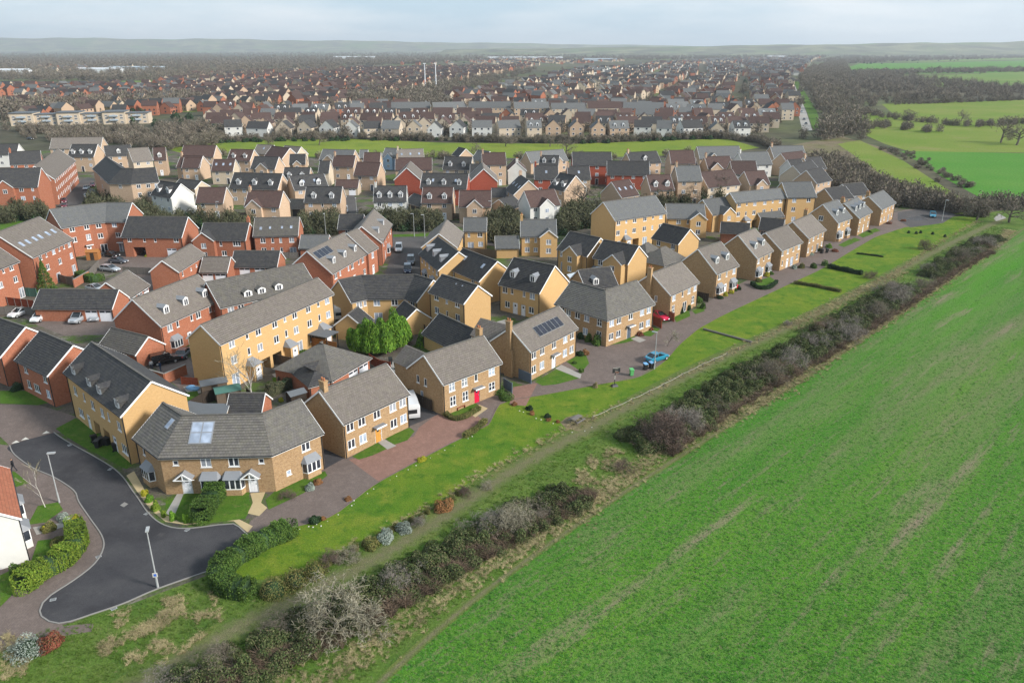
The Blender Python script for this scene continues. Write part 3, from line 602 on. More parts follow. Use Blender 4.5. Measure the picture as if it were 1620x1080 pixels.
sheet('bright_field', [(1425, 239), (1640, 243), (1760, 330), (1560, 318), (1500, 285)], 'bright_field', .010)
sheet('far_field', [(1332, 110), (1360, 101), (1480, 99), (1700, 94), (1700, 112), (1540, 116), (1400, 117), (1345, 116)], 'bright_field', .010)
sheet('far_field', [(1420, 98), (1640, 90), (1640, 94), (1470, 98)], 'far_green', .014)
sheet('far_field', [(1440, 122), (1640, 112), (1640, 135), (1480, 138)], 'far_green', .014)
sheet('far_field', [(40, 133), (240, 127), (250, 135), (70, 142)], 'far_green', .010)
sheet('far_field', [(80, 176), (320, 168), (330, 176), (90, 184)], 'strip_field', .010)
sheet('far_field', [(1020, 84), (1180, 79), (1200, 82), (1040, 86)], 'far_green', .010)
sheet('far_field', [(1230, 80), (1420, 76.9), (1430, 78.5), (1260, 83)], 'far_green', .010)
# --- lawn beside the lane
LANE_LO = [(392, 842), (430, 838), (470, 832), (520, 818), (552, 797), (590, 768), (640, 740), (700, 708), (752, 682), (772, 672), (790, 640), (812, 632), (850, 626), (905, 616), (958, 606), (1010, 596), (1050, 572), (1075, 545), (1105, 520), (1145, 498), (1200, 472), (1262, 443), (1300, 425), (1345, 398), (1385, 375), (1430, 360), (1490, 352), (1498, 344)]
SHRUB = [(375, 918), (440, 915), (520, 885), (580, 852), (680, 802), (760, 752), (830, 715), (900, 676), (945, 658), (1005, 632), (1080, 594), (1150, 560), (1250, 512), (1340, 468), (1420, 428), (1485, 385), (1548, 350)]
sheet('lawn', LANE_LO + [(1540, 341)] + SHRUB[::-1] + [(372, 905), (395, 880), (425, 858)], 'lawn', .012)
LANE_HI = [(1500, 336), (1440, 331), (1395, 340), (1340, 362), (1300, 378), (1265, 398), (1235, 420), (1190, 440), (1150, 458), (1120, 478), (1070, 505), (1030, 520), (960, 520), (900, 545), (880, 590), (840, 605), (795, 625), (780, 600), (700, 650), (640, 640), (600, 690), (540, 725), (500, 690), (480, 740), (440, 790), (395, 825)]
sheet('lane', LANE_LO + LANE_HI, 'paver_dark', .014)
sheet('turning_head', [(1420, 336), (1455, 331), (1500, 332), (1512, 340), (1492, 353), (1440, 360), (1420, 348)], 'tarmac_old', .018)
sheet('driveway', [(552, 727), (585, 719), (607, 705), (655, 690), (663, 676), (690, 656), (755, 657), (772, 672), (745, 686), (700, 708), (640, 740), (600, 762)], 'paver_red', .018)
sheet('driveway', [(812, 612), (850, 606), (832, 642), (806, 640)], 'paver_red', .018)
sheet('driveway', [(645, 650), (680, 640), (692, 656), (648, 674)], 'tarmac', .020)
sheet('driveway', [(508, 690), (545, 690), (549, 722), (513, 742)], 'tarmac', .020)
# --- estate streets
sheet('street', [(0, 640), (60, 640), (125, 660), (118, 684), (86, 684), (15, 705), (0, 690), (-200, 760), (-200, 660)], 'paver_dark', .012)
ROAD = [(15.5, 704.6), (85.5, 684), (106, 698), (180, 741), (212.5, 780), (236, 813), (261, 831), (294, 836), (347, 830), (369, 828.6), (386, 841), (389, 855), (333, 902), (250, 931), (194, 955), (144, 972), (111, 983), (93, 986), (78, 983), (66, 975), (63, 966), (68, 953), (80.6, 941), (119, 916), (150, 891), (164, 866), (161, 847), (144, 822), (125, 794), (117, 776), (85.6, 755), (52, 740), (23, 719)]
sheet('pavement', [(-60, 700), (15, 704), (52, 735), (117, 770), (150, 820), (172, 860), (160, 895), (120, 925), (75, 960), (100, 990), (148, 985), (146, 998), (60, 1012), (0, 1030), (-60, 1060)], 'paver_dark', .010)
sheet('pavement', [(392, 842), (370, 824), (346, 824), (296, 830), (262, 825), (238, 806), (216, 776), (200, 752), (212, 745), (232, 780), (255, 812), (300, 828), (345, 820), (372, 818), (400, 832)], 'sandstone', .017)
RP = [P2(*q) for q in ROAD]; RS = smooth_path(RP[12:] + RP[:2], .7)[:-1] + smooth_path(RP[1:13], .7)[:-1]   # rounded outline
sheet('road', RS, 'tarmac', .016, px=False)
sheet('street', [(596, 470), (612, 425), (622, 395), (600, 384), (560, 385), (560, 374), (640, 371), (760, 372), (900, 400), (900, 412), (760, 386), (690, 384), (676, 398), (668, 430), (664, 470)], 'tarmac_old', .012)
sheet('street', [(90, 330), (100, 312), (118, 290), (140, 280), (150, 284), (140, 305), (138, 330)], 'tarmac_old', .012)
sheet('street', [(505, 352), (530, 318), (545, 300), (560, 300), (562, 320), (575, 352)], 'tarmac_old', .012)
sheet('courtyard', [(30, 498), (60, 502), (120, 500), (186, 498), (215, 470), (228, 440), (160, 425), (150, 402), (290, 400), (250, 430), (240, 470), (215, 520), (290, 560), (345, 610), (290, 620), (220, 560), (170, 530), (100, 530), (60, 515)], 'paver_dark', .012)
sheet('wooded_road', [(1246, 128), (1254, 128), (1264, 150), (1276, 178), (1285, 206), (1270, 208), (1262, 178), (1252, 150)], 'flagstone', .014)
sheet('verge', [(1255, 128), (1262, 128), (1276, 150), (1292, 176), (1300, 204), (1287, 206), (1277, 178), (1265, 150)], 'garden_lawn', .014)
sheet('dual_carriageway', [(652, 152), (668, 143), (690, 137), (697, 138.5), (674, 147), (664, 153)], 'tarmac_old', .012)
# --- gardens in front of the houses
GARDEN = [[(88, 678), (120, 661), (150, 680), (215, 733), (200, 742), (130, 706), (104, 690)], [(262, 792), (300, 778), (395, 778), (394, 792), (400, 800), (388, 820), (330, 828), (285, 826), (262, 812)], [(420, 790), (440, 772), (514, 745), (518, 752), (480, 780), (425, 806)],
 [(557, 722), (597, 700), (612, 710), (590, 720), (568, 727)], [(609, 693), (648, 676), (656, 682), (645, 696), (622, 704)], [(706, 655), (752, 637), (758, 642), (740, 656), (716, 662)], [(846, 604), (880, 584), (918, 598), (880, 608), (858, 610)], [(896, 572), (925, 556), (932, 575), (920, 588)], [(965, 546), (1000, 530), (1012, 536), (990, 542)], [(1005, 530), (1030, 516), (1045, 520), (1030, 532)],
 [(1066, 502), (1090, 490), (1092, 500), (1070, 510)], [(1095, 492), (1110, 484), (1115, 492), (1100, 497)], [(1188, 448), (1218, 438), (1228, 445), (1205, 455)], [(1326, 388), (1345, 378), (1350, 385), (1335, 391)], [(1345, 380), (1352, 376), (1362, 380), (1350, 384)], [(1357, 372), (1375, 364), (1382, 370), (1365, 376)], [(1370, 366), (1385, 361), (1393, 365), (1380, 369)],
 [(44, 830), (60, 800), (92, 794), (100, 806), (72, 826)], [(48, 892), (60, 855), (100, 850), (108, 868), (70, 885)], [(0, 910), (40, 890), (20, 940), (0, 960)], [(0, 618), (40, 618), (92, 634), (60, 641), (0, 638)], [(14, 746), (22, 745), (46, 764), (22, 771)], [(0, 348), (40, 346), (44, 362), (0, 378)], [(288, 622), (312, 618), (318, 632), (290, 634)], [(430, 598), (470, 588), (480, 602), (440, 618)], [(470, 632), (500, 622), (510, 640), (480, 648)], [(775, 525), (790, 520), (795, 535), (778, 540)], [(622, 371), (680, 370), (680, 374), (622, 375)]]
for g in GARDEN: sheet('garden_lawn', g, 'garden_lawn', .026)
for g in ([(392, 812), (400, 795), (396, 780), (420, 778), (413, 795), (423, 803), (410, 816)], [(742, 654), (758, 640), (772, 646), (752, 660)]): sheet('garden_path', g, 'sandstone', .030)
for g in ([(595, 697), (605, 693), (627, 705), (613, 711)], [(878, 583), (888, 577), (920, 592), (918, 599)], [(998, 536), (1008, 532), (1022, 538), (1012, 542)], [(52, 834), (108, 825), (112, 830), (58, 846)], [(262, 812), (282, 778), (292, 778), (275, 818)]): sheet('garden_path', g, 'flagstone', .030)
# white give-way triangles where the block paving meets the tarmac
for (x, y) in ((25, 699), (40, 694), (73, 684)):
    c = P2(x, y); mb = MB(['stone_white']); mb.frame(c, R(25)); mb.face([(-.45, -.3, .034), (.45, -.3, .034), (0, .45, .034)]); o = mb.build('road_marking'); o['kind'] = 'structure'
# kerbs and tracks
for pth in (smooth_path(RP[1:13], .7), smooth_path(RP[12:] + RP[:1], .7)): strip('kerb', pth, .13, 'kerbstone', .0, .08)
strip('kerb', smooth_path([P2(*q) for q in LANE_LO[:26]], 1.2), .12, 'paver_dark', .0, .06)
TRACK = [(60, 1180), (230, 1075), (330, 1018), (450, 955), (580, 890), (700, 818), (830, 733), (950, 668), (1050, 612), (1150, 562), (1280, 502), (1400, 440), (1500, 387), (1590, 345)]
tp_ = smooth_path([P2(*q) for q in TRACK], 2); strip('track', tp_, 3.6, 'track', .016)
FEDGE = [(480, 1200), (610, 1070), (745, 952), (872, 858), (1012, 762), (1160, 668), (1310, 572), (1430, 492), (1550, 410), (1622, 360)]
strip('field_margin', smooth_path([P2(*q) for q in FEDGE], 2), .9, 'track', .010)
# ---------------------------------------------------------------- the row along the lane
b5 = R2([(.1, 'W'), (.27, 'W'), (.75, 'W'), (.91, 'W')], [(.1, 'W'), (.27, 'W'), (.5, 'W'), (.75, 'W'), (.91, 'W')])
h0 = [(.3, 3.2, 'N', 0), (.13, 3.6, 'S', 1), (.4, 3.3, 'W', 1), (.65, 3.3, 'W', 1), (.9, 3.6, 'S', 1), (.2, 0, 'D', 1), (.8, 0, 'D', 1), (.28, 1.3, 'S', 2), (.66, 3.3, 'W', 2)]
house('long angled brown brick semi with big four-pane rooflight and two gabled white porches', [(213.5, 691), (252.6, 721), (429.4, 717), (508.5, 683)], 4.8, 7.4, 'brick_brown', 'tile_midgrey', wins=h0, bays=[(0, .45), (1, .42), (1, .63), (2, .72)], porch=[(1, .2, 'g'), (1, .8, 'g')], skyl=[(0, .62, 2.6, .8, 1.3), (1, .34, 1.2, 2.5, 2.7, (2, 2))])
house('brown brick detached house with orange oak door beside red paved driveway', [(542, 668.6), (645, 621.6)], 4.8, 7.6, 'brick_brown', 'tile_grey', wins=b5 + [(.5, 0, 'O')], C=(486, 637.7), porch=[(0, .5, 'c')], chim=[(.06, .5, 'i')])
house('brown brick detached house with bright red front door and rear dark-tiled wing', [(700.3, 606), (791.8, 572.2)], 4.8, 7.4, 'brick_brown', 'tile_grey', wins=R2([(.16, 'L'), (.37, 'L'), (.84, 'Q')], [(.15, 'L'), (.36, 'L'), (.56, 'N'), (.84, 'Q')]) + [(.57, 0, 'R')], lw=[(.5, 3.2, 'N'), (.72, 3.2, 'N'), (.62, 1.1, 'N')], porch=[(0, .57, 'c')], chim=[(.97, .55, 'i')], rearwing=(0, 4.5, 3.2))
house('brown brick detached house with a row of solar panels and an outside chimney breast', [(838.5, 555.1), (912, 518.3)], 4.8, 7.6, 'brick_brown', 'tile_grey', wins=R2([(.08, 'W'), (.25, 'W'), (.75, 'W'), (.9, 'W')], [(.08, 'W'), (.25, 'W'), (.5, 'W'), (.75, 'W'), (.9, 'W')]) + [(.5, 0, 'D')], C=(780, 537.5), porch=[(0, .5, 'c')], chim=[(0, .5, 'e')], solar=(0, .3, .83, 1.2, 3.0, 6), rearwing=(0, 5, 4))
house('large L-shaped brown brick house wrapped round the corner of the turning area', [(879.2, 479.7), (960.6, 505), (1034, 479.7)], 4.8, 8, 'brick_brown', 'tile_midgrey', wins=[(.13, 3.3, 'W', 0), (.26, 3.3, 'W', 0), (.44, 3.3, 'W', 0), (.62, 3.3, 'W', 0), (.86, 3.2, 'L', 0), (.6, .9, 'W', 0), (.86, .9, 'L', 0), (.1, 3.3, 'W', 1), (.25, 3.3, 'W', 1), (.5, 3.3, 'W', 1), (.75, 3.3, 'W', 1), (.9, 3.3, 'W', 1), (.1, .9, 'W', 1), (.25, .9, 'W', 1), (.75, .9, 'W', 1), (.9, .9, 'W', 1), (.48, 0, 'X', 1)], porch=[(1, .48, 'c')])
house('brown brick house with outside chimney on its gable next to the parked red car', [(1060, 466), (1104.7, 445.8)], 4.8, 7.4, 'brick_brown', 'tile_grey', wins=R2([(.15, 'L'), (.55, 'F'), (.85, 'L')], [(.15, 'W'), (.45, 'N'), (.68, 'W'), (.9, 'W')]), lw=[(.35, 2.9, 'N')], C=(1016.3, 445.9), chim=[(0, .52, 'e')])
dorm2 = [(0, .28, 'f', 1.3), (0, .74, 'f', 1.3)]; lo = [(.5, 0, 'D')]; hi5 = [(.17, 3.5, 'W'), (.5, 3.5, 'N'), (.84, 3.5, 'W')]
house('tall brown brick house with two lead dormers behind clipped yellow bushes', [(1133, 432), (1167.6, 419)], 5.1, 8.8, 'brick_brown', 'tile_grey', pitch=42, wins=hi5 + lo, dormers=dorm2, bays=[(0, .2), (0, .8)])
house('tall brown brick house with two lead dormers behind a low curved box hedge', [(1196.7, 407.3), (1221.8, 395.7)], 5.1, 9, 'brick_brown', 'tile_grey', pitch=42, wins=hi5 + lo, dormers=dorm2, bays=[(0, .2), (0, .8)])
house('brown brick house with french doors facing the lane, no dormers, beside thick shrubs', [(1235.6, 395.4), (1268.7, 382.4)], 4.8, 8, 'brick_brown', 'tile_grey', wins=R2([(.15, 'N'), (.6, 'F'), (.85, 'L')], [(.1, 'H'), (.35, 'H'), (.62, 'H'), (.88, 'W')]) + [(.38, 0, 'D')])
house('brown brick house with mossy ridge chimney and dark garden bins in front', [(1278.3, 375.9), (1305.6, 363)], 4.8, 8, 'brick_brown', 'tile_grey', wins=R2([(.12, 'H'), (.35, 'H'), (.65, 'F'), (.9, 'H')], [(.12, 'H'), (.35, 'H'), (.62, 'H'), (.88, 'H')]), chim=[(.9, .6, 'i')])
house('tall brown brick house with a window high in its gable and two dormers', [(1325, 351.5), (1347, 343.5)], 5.1, 8.6, 'brick_brown', 'tile_slate', pitch=42, wins=hi5 + lo, dormers=dorm2, bays=[(0, .2), (0, .8)], lw=[(.5, 4.9, 'W')])
house('brown brick house with three white dormers in a dark strip of roof', [(1358.7, 344.8), (1379, 334.4)], 4.8, 8.4, 'brick_brown', 'tile_slate', wins=R2([(.15, 'L'), (.85, 'L')], [(.15, 'H'), (.5, 'H'), (.85, 'H')]) + [(.5, 0, 'D')], dormers=[(0, .2, 'f', 1.6), (0, .5, 'f', 1.6), (0, .8, 'f', 1.6)], chim=[(.1, .6, 'i')])
house('brown brick house at the far end of the lane by the turning circle', [(1394.2, 330.6), (1416.3, 320.2)], 4.8, 7.6, 'brick_brown', 'tile_slate', wins=R2([(.12, 'H'), (.35, 'H'), (.65, 'F'), (.88, 'H')], [(.12, 'H'), (.38, 'H'), (.65, 'H'), (.9, 'H')]), chim=[(.03, .55, 'i')])
# ---------------------------------------------------------------- yellow brick houses behind
w3 = [(.09, 6.0, 'W'), (.21, 6.2, 'N'), (.30, 6.0, 'W'), (.44, 6.0, 'W'), (.53, 6.2, 'N'), (.62, 6.0, 'W'), (.75, 6.0, 'W'), (.85, 6.2, 'N'), (.94, 6.0, 'W'), (.09, 3.5, 'W'), (.21, 3.7, 'N'), (.30, 3.5, 'W'), (.44, 3.5, 'W'), (.53, 3.7, 'N'), (.62, 3.5, 'W'), (.75, 3.5, 'W'), (.85, 3.7, 'N'), (.94, 3.5, 'W'), (.085, 0, 'F'), (.33, 0, 'I'), (.43, .0, 'I'), (.62, 0, 'P'), (.76, .9, 'W'), (.95, 0, 'F')]
house('long three-storey yellow brick terrace with three lead-roofed back porches', [(346.6, 543.2), (525.8, 463.8)], 7.4, 8.4, 'brick_yellow', 'tile_grey', wins=w3, C=(289.5, 537.1), porch=[(0, .21, 'b'), (0, .53, 'b'), (0, .86, 'b')], name='terrace', cat='terrace')
house('yellow brick townhouse block with four small gablets along its dark eaves', [(103.7, 587.4), (193.2, 656.1)], 6.5, 8.6, 'brick_yellow', 'tile_dark', wins=[(.13, 3.9, 'W'), (.3, 4.0, 'N'), (.45, 3.8, 'W'), (.62, 3.8, 'W'), (.73, 4, 'N'), (.9, 3.8, 'W'), (.16, .9, 'T'), (.3, 0, 'D'), (.45, 0, 'I'), (.62, 0, 'I'), (.76, 0, 'D'), (.92, .9, 'T')], dormers=[(0, .13, 'd', .25), (0, .42, 'd', .25), (0, .6, 'd', .25), (0, .9, 'd', .25)], C=(287.8, 619.8), name='townhouse')
house('curved two-storey yellow brick terrace with three-sided dark roof', [(555.1, 476.9), (580.6, 471.2), (640.7, 470.3), (660, 476.4)], 4.8, 7.6, 'brick_yellow', 'tile_dark', wins=[(.5, 3.3, 'W', 0), (.9, 3.4, 'N', 0), (.25, 3.3, 'W', 1), (.72, 3.3, 'W', 1), (.1, 3.4, 'N', 2), (.6, 3.3, 'W', 2), (.27, 0, 'F', 1), (.7, 0, 'F', 1), (.4, .9, 'W', 2)], name='terrace', cat='terrace')
house('three-storey yellow brick house with plain bright side gable and two tiny roof vents', [(679.7, 460.6), (734.7, 478.9)], 7.2, 8, 'brick_yellow', 'tile_dark', wins=[(.2, 6, 'W'), (.5, 6, 'N'), (.8, 6, 'W'), (.2, 3.6, 'W'), (.5, 3.6, 'N'), (.8, 3.6, 'W'), (.2, 1, 'W'), (.8, 0, 'F')], C=(778.5, 467.7), skyl=[(0, .5, 2.6, .25, .3), (0, .68, 2.6, .25, .3)])
house('pair of yellow brick townhouses with two white box dormers', [(790.3, 448.3), (853.9, 462.6)], 5.2, 8.6, 'brick_yellow', 'tile_dark', pitch=41, wins=[(.14, 3.6, 'W'), (.32, 3.7, 'N'), (.62, 3.7, 'N'), (.82, 3.6, 'W'), (.2, .9, 'W'), (.4, 0, 'D'), (.6, 0, 'D'), (.8, .9, 'W')], C=(895.6, 444.3), dormers=[(0, .22, 'f', 1.3), (0, .72, 'f', 1.3)])
house('yellow brick house with two rooflights tucked behind the three-storey one', [(707, 422), (759, 444)], 4.8, 8, 'brick_yellow', 'tile_dark', wins=R2([], [(.2, 'W'), (.8, 'W')]), skyl=[(0, .25, 2.6), (0, .8, 2.4)])
house('row of yellow townhouses with three lead dormers along the cul-de-sac', [(664, 401.5), (694.6, 427)], 5.0, 8.4, 'brick_yellow', 'tile_dark', wins=[(.12, 3.5, 'W'), (.3, 3.5, 'N'), (.5, 3.5, 'W'), (.7, 3.5, 'N'), (.88, 3.5, 'W'), (.15, .9, 'W'), (.5, 0, 'D'), (.85, 0, 'D')], C=(740.5, 408.6), dormers=[(0, .15, 'f', 1.1), (0, .48, 'f', 1.1), (0, .82, 'f', 1.1)], bays=[(0, .3), (0, .7)], name='townhouse')
house('yellow brick house end-on to the estate road with pale roof slope', [(722, 391), (732, 368)], 4.8, 7.6, 'brick_yellow', 'tile_grey', wins=R2([], [(.5, 'N')]))
house('yellow brick house with french doors beside the grassy scrub belt', [(734, 365.2), (769, 365.2)], 4.8, 6.4, 'brick_yellow', 'tile_slate', wins=R2([(.3, 'F'), (.75, 'W')], [(.22, 'N'), (.72, 'W')]))
house('yellow brick house with left chimney and dark-tiled front gable', [(824.3, 373.4), (880, 373.4)], 4.8, 7.8, 'brick_yellow', 'tile_slate', wins=R2([(.18, 'W'), (.42, 'H')], [(.18, 'W'), (.42, 'N')]), fgab=[(0, .78, 4.0, 1.2)], chim=[(.02, .5, 'i')])
house('small yellow brick garage with mossy grey roof beside the timber fence', [(784.6, 392.3), (820.9, 391.7)], 2.5, 5.4, 'brick_yellow', 'tile_slate', name='garage', cat='garage')
house('yellow brick house with grey front gable and white french window over fenced yard', [(882.4, 393.3), (929.3, 404.5)], 4.8, 8, 'brick_yellow', 'tile_dark', wins=R2([(.2, 'F')], [(.15, 'W')]), fgab=[(0, .58, 4.2, 1.6)])
house('yellow brick house with grey front gable beside the flat-roofed lantern extension', [(939.3, 406.4), (993.6, 417)], 4.8, 8, 'brick_yellow', 'tile_dark', wins=R2([], [(.2, 'W')]), fgab=[(0, .68, 4.4, 1.8)], C=(1021, 405.4))
house('yellow brick house with dark roof and small grey side extension', [(1032, 375.8), (1073.6, 385.7)], 4.8, 8, 'brick_yellow', 'tile_dark', wins=R2([(.3, 'W')], [(.25, 'W'), (.8, 'W')]), C=(1107, 378.8))
w4 = [(.07, 6.0, 'W'), (.22, 6.2, 'N'), (.38, 6.0, 'W'), (.58, 6.0, 'W'), (.74, 6.2, 'N'), (.9, 6.0, 'W')]; w4 = w4 + [(u, 3.5, k) for u, _, k in w4] + [(.08, 0, 'F'), (.42, 0, 'I'), (.6, 0, 'F'), (.9, 0, 'F')]
house('three-storey yellow brick terrace of two joined houses by the bare oak', [(972.8, 348.1), (1053.8, 336.3)], 7.4, 8.4, 'brick_yellow', 'tile_slate', wins=w4, C=(955, 335.3), porch=[(0, .22, 'b')], name='terrace', cat='terrace')
house('yellow brick house with dark front gable butted against the three-storey terrace', [(1056, 345), (1116, 345.5)], 4.8, 7.6, 'brick_yellow', 'tile_slate', wins=R2([], [(.3, 'W'), (.55, 'N')]), fgab=[(0, .8, 4.2, 1.5)])
house('yellow brick house with dark front gable and arched timber garden gate', [(1127, 339.3), (1167.4, 334.3)], 4.8, 8, 'brick_yellow', 'tile_slate', wins=R2([], [(.85, 'W')]), fgab=[(0, .5, 4.2, 1.6)], C=(1098.3, 330.4))
house('long three-storey yellow brick terrace standing below the bare trees', [(1164.3, 320.2), (1243.3, 312.4)], 7.4, 8.4, 'brick_yellow', 'tile_slate', wins=w4, C=(1143.5, 315), porch=[(0, .22, 'b')], name='terrace', cat='terrace')
house('three-storey yellow brick end block with slightly taller roof', [(1246, 312), (1291.3, 311)], 7.6, 8.6, 'brick_yellow', 'tile_slate', wins=[(.25, 6.1, 'W'), (.75, 6.1, 'W'), (.25, 3.6, 'W'), (.3, .9, 'W')], name='terrace', cat='terrace')
# --- garages and outbuildings
house('red brick garage with black roof behind the brown brick row', [(1140, 366.9), (1185, 369.4)], 2.8, 7, 'brick_red', 'tile_dark', C=(1198, 365.6), name='garage', cat='garage')
house('low brick outbuilding with black roof and white windows', [(1200.6, 362.4), (1237, 365.6)], 2.6, 6, 'brick_tan', 'tile_dark', wins=[(.2, 1, 'W'), (.7, 1, 'W')], name='garage', cat='garage')
house('small yellow brick garage with grey roof below the three-storey terrace', [(1204, 346), (1240, 342)], 2.6, 6, 'brick_yellow', 'tile_slate', name='garage', cat='garage')
house('dark-roofed brown brick house behind the dormered row', [(1318, 316), (1350, 312)], 4.4, 7, 'brick_brown', 'tile_dark', wins=R2([], [(.3, 'W'), (.7, 'W')]))
house('dark-roofed brown brick house beside the hawthorn scrub', [(1345, 309), (1376, 306)], 4.4, 7, 'brick_brown', 'tile_dark', wins=R2([], [(.3, 'W'), (.7, 'W')]))
house('hipped grey-roofed garage block, right half of the pair', [(1050, 420), (1085, 408)], 2.5, 6.6, 'brick_yellow', 'tile_midgrey', ends='hh', name='garage', cat='garage')
house('hipped grey-roofed garage block, left half of the pair', [(1024, 412), (1058, 402)], 2.5, 6.6, 'brick_yellow', 'tile_midgrey', ends='hh', name='garage', cat='garage')
house('black-roofed brick garage with small skylight dormer behind the L-shaped house', [(927, 456.8), (976.8, 450.9)], 2.6, 7, 'brick_brown', 'tile_dark', name='garage', cat='garage', dormers=[(0, .35, 'f', .5)])
house('yellow brick garage with shiny black ribbed tiles behind the red-door house', [(669.5, 526.5), (727, 556)], 2.6, 6.6, 'brick_yellow', 'tile_dark', name='garage', cat='garage')
house('yellow brick garage with black roof, left of the leafy green trees', [(574, 517), (589, 505)], 2.6, 5.6, 'brick_yellow', 'tile_dark', C=(545, 510), name='garage', cat='garage')
house('yellow brick garage with black roof, right of the leafy green trees', [(620, 497), (638, 510)], 2.6, 5.8, 'brick_yellow', 'tile_dark', C=(667, 508), name='garage', cat='garage')
house('hipped brick garage block with long white doors behind the orange-door house', [(524, 601), (585, 565)], 2.6, 10, 'brick_red', 'tile_midgrey', wins=[(.55, 0, 'G'), (.82, 0, 'G')], ends='hh', pitch=32, name='garage', cat='garage')
house('dark hipped garage wing joined to the long-door garage block', [(489, 610), (524, 601)], 2.5, 6, 'brick_red', 'tile_dark', ends='hh', pitch=34, name='garage', cat='garage')
house('small red brick outbuilding with white bargeboards behind the angled semi', [(358, 655), (412, 655)], 2.3, 4.6, 'brick_red', 'tile_dark', name='garage', cat='outbuilding')
# ---------------------------------------------------------------- red brick estate on the left
house('red brick house with white window above hedge beside the block-paved street', [(26, 568), (76.5, 592.6)], 4.8, 7.6, 'brick_red', 'tile_dark', wins=R2([(.25, 'W'), (.5, 'T'), (.85, 'W')], [(.25, 'W'), (.85, 'W')]), C=(129.6, 549.8))
house('red brick house cut by the edge, gable end beside its dark-roofed neighbour', [(-70, 535), (2, 562.8)], 4.8, 8, 'brick_red', 'tile_dark', wins=R2([(.8, 'W')], [(.8, 'W')]), rw=[(.3, .9, 'W')])
house('white rendered house with orange tiled roof and grey bay roofs', [(28, 819), (10.4, 741.6)], 4.8, 8, 'render_white', 'tile_orange', wins=R2([], [(.3, 'W'), (.8, 'W')]), bays=[(0, .3), (0, .8)])
house('three-storey red brick terrace with a line of six rooflights', [(49.9, 406.6), (114, 378)], 7.4, 9, 'brick_red', 'tile_grey', wins=[(.18, 6.0, 'W'), (.32, 6.1, 'N'), (.5, 6, 'W'), (.64, 6.1, 'N'), (.76, 6.1, 'N'), (.9, 6, 'W'), (.3, 3.5, 'W'), (.6, 3.5, 'W'), (.9, 3.5, 'W'), (.5, 0, 'F'), (.9, 0, 'F')], C=(0, 388), skyl=[(0, u, 2.6, .9, 1.3) for u in (.12, .26, .42, .55, .73, .88)], name='terrace', cat='terrace')
house('three-storey red brick terrace bent in the middle with porch canopies', [(96.7, 359.7), (142.6, 352.6), (167, 350.1), (198.6, 350.1)], 7.4, 9, 'brick_red', 'tile_slate', wins=[(.35, 6, 'W', 0), (.85, 6, 'W', 0), (.5, 6, 'W', 1), (.4, 6, 'W', 2), (.35, 3.5, 'W', 0), (.85, 3.4, 'L', 0), (.5, 3.5, 'W', 1), (.5, 3.5, 'W', 2), (.8, 0, 'D', 0), (.6, 0, 'F', 1), (.6, 0, 'F', 2)], name='terrace', cat='terrace', porch=[(0, .8, 'c'), (2, .6, 'c')])
house('red brick coach house over two open carports', [(192.5, 374), (287.2, 374.6)], 4.9, 7.4, 'brick_red', 'tile_dark', wins=[(.12, 3.6, 'H'), (.37, 3.6, 'N'), (.55, 3.6, 'N'), (.9, 3.6, 'W'), (.26, 0, 'C'), (.46, 0, 'C'), (.8, 0, 'G')], C=(300, 360.7))
house('three-storey red brick terrace cut by the edge with one rooflight', [(-60, 447), (28.5, 412.7)], 7.2, 9, 'brick_red', 'tile_grey', wins=[(.7, 6, 'N'), (.85, 5.9, 'W'), (.6, 3.5, 'W'), (.88, 3.4, 'W'), (.95, 0, 'F')], skyl=[(0, .75, 2.8, .9, 1.3)], name='terrace', cat='terrace')
house('red brick house with plain gable and pale ribbed roof in the courtyard', [(281, 429.3), (323.3, 402.2)], 4.8, 8, 'brick_red', 'tile_grey', wins=R2([], [(.15, 'N'), (.45, 'S'), (.65, 'S'), (.9, 'N')]), C=(231, 433))
house('red brick house with pale front gable and tall right chimney', [(316, 378.9), (388, 378.9)], 4.8, 7.6, 'brick_red', 'tile_dark', wins=R2([(.5, 'W'), (.85, 'W')], [(.45, 'N'), (.8, 'T')]), fgab=[(0, .12, 4.8, 1.4)], chim=[(.97, .6, 'i')])
house('red brick double garage with four white doors', [(366, 421), (437.8, 421)], 2.5, 6, 'brick_red', 'tile_dark', wins=[(.28, 0, 'G'), (.62, 0, 'G'), (.9, 0, 'M')], C=(447.8, 409), name='garage', cat='garage')
house('gabled red brick garage with two white doors under pale roof', [(316.7, 430), (358.9, 430)], 2.5, 6, 'brick_red', 'tile_grey', wins=[(.26, 0, 'G'), (.74, 0, 'G')], name='garage', cat='garage')
house('red brick house with four small rooflights in a grey roof', [(401, 373.3), (471, 371.6)], 5.0, 8.4, 'brick_red', 'tile_midgrey', wins=R2([(.2, 'W'), (.4, 'N'), (.6, 'N'), (.86, 'F')], [(.2, 'W'), (.42, 'N'), (.6, 'N'), (.85, 'W')]), skyl=[(0, .15, 1.6, .6, .9), (0, .36, 1.8, .5, .8), (0, .63, 1.8, .5, .8), (0, .84, 1.8, .6, .9)])
house('red brick terrace with three lead dormers on a pale ribbed roof', [(253.3, 515), (351, 472)], 5.2, 9, 'brick_red', 'tile_grey', pitch=40, wins=[(.13, 3.6, 'W'), (.25, 3.7, 'N'), (.47, 3.7, 'N'), (.58, 3.6, 'W'), (.78, 3.7, 'N'), (.88, 3.6, 'W'), (.4, 0, 'D'), (.6, .9, 'W'), (.9, .9, 'W')], bays=[(0, .18)], C=(180, 505.6), dormers=[(0, .2, 'f', 1.1), (0, .5, 'f', 1.1), (0, .82, 'f', 1.1)], name='terrace', cat='terrace')
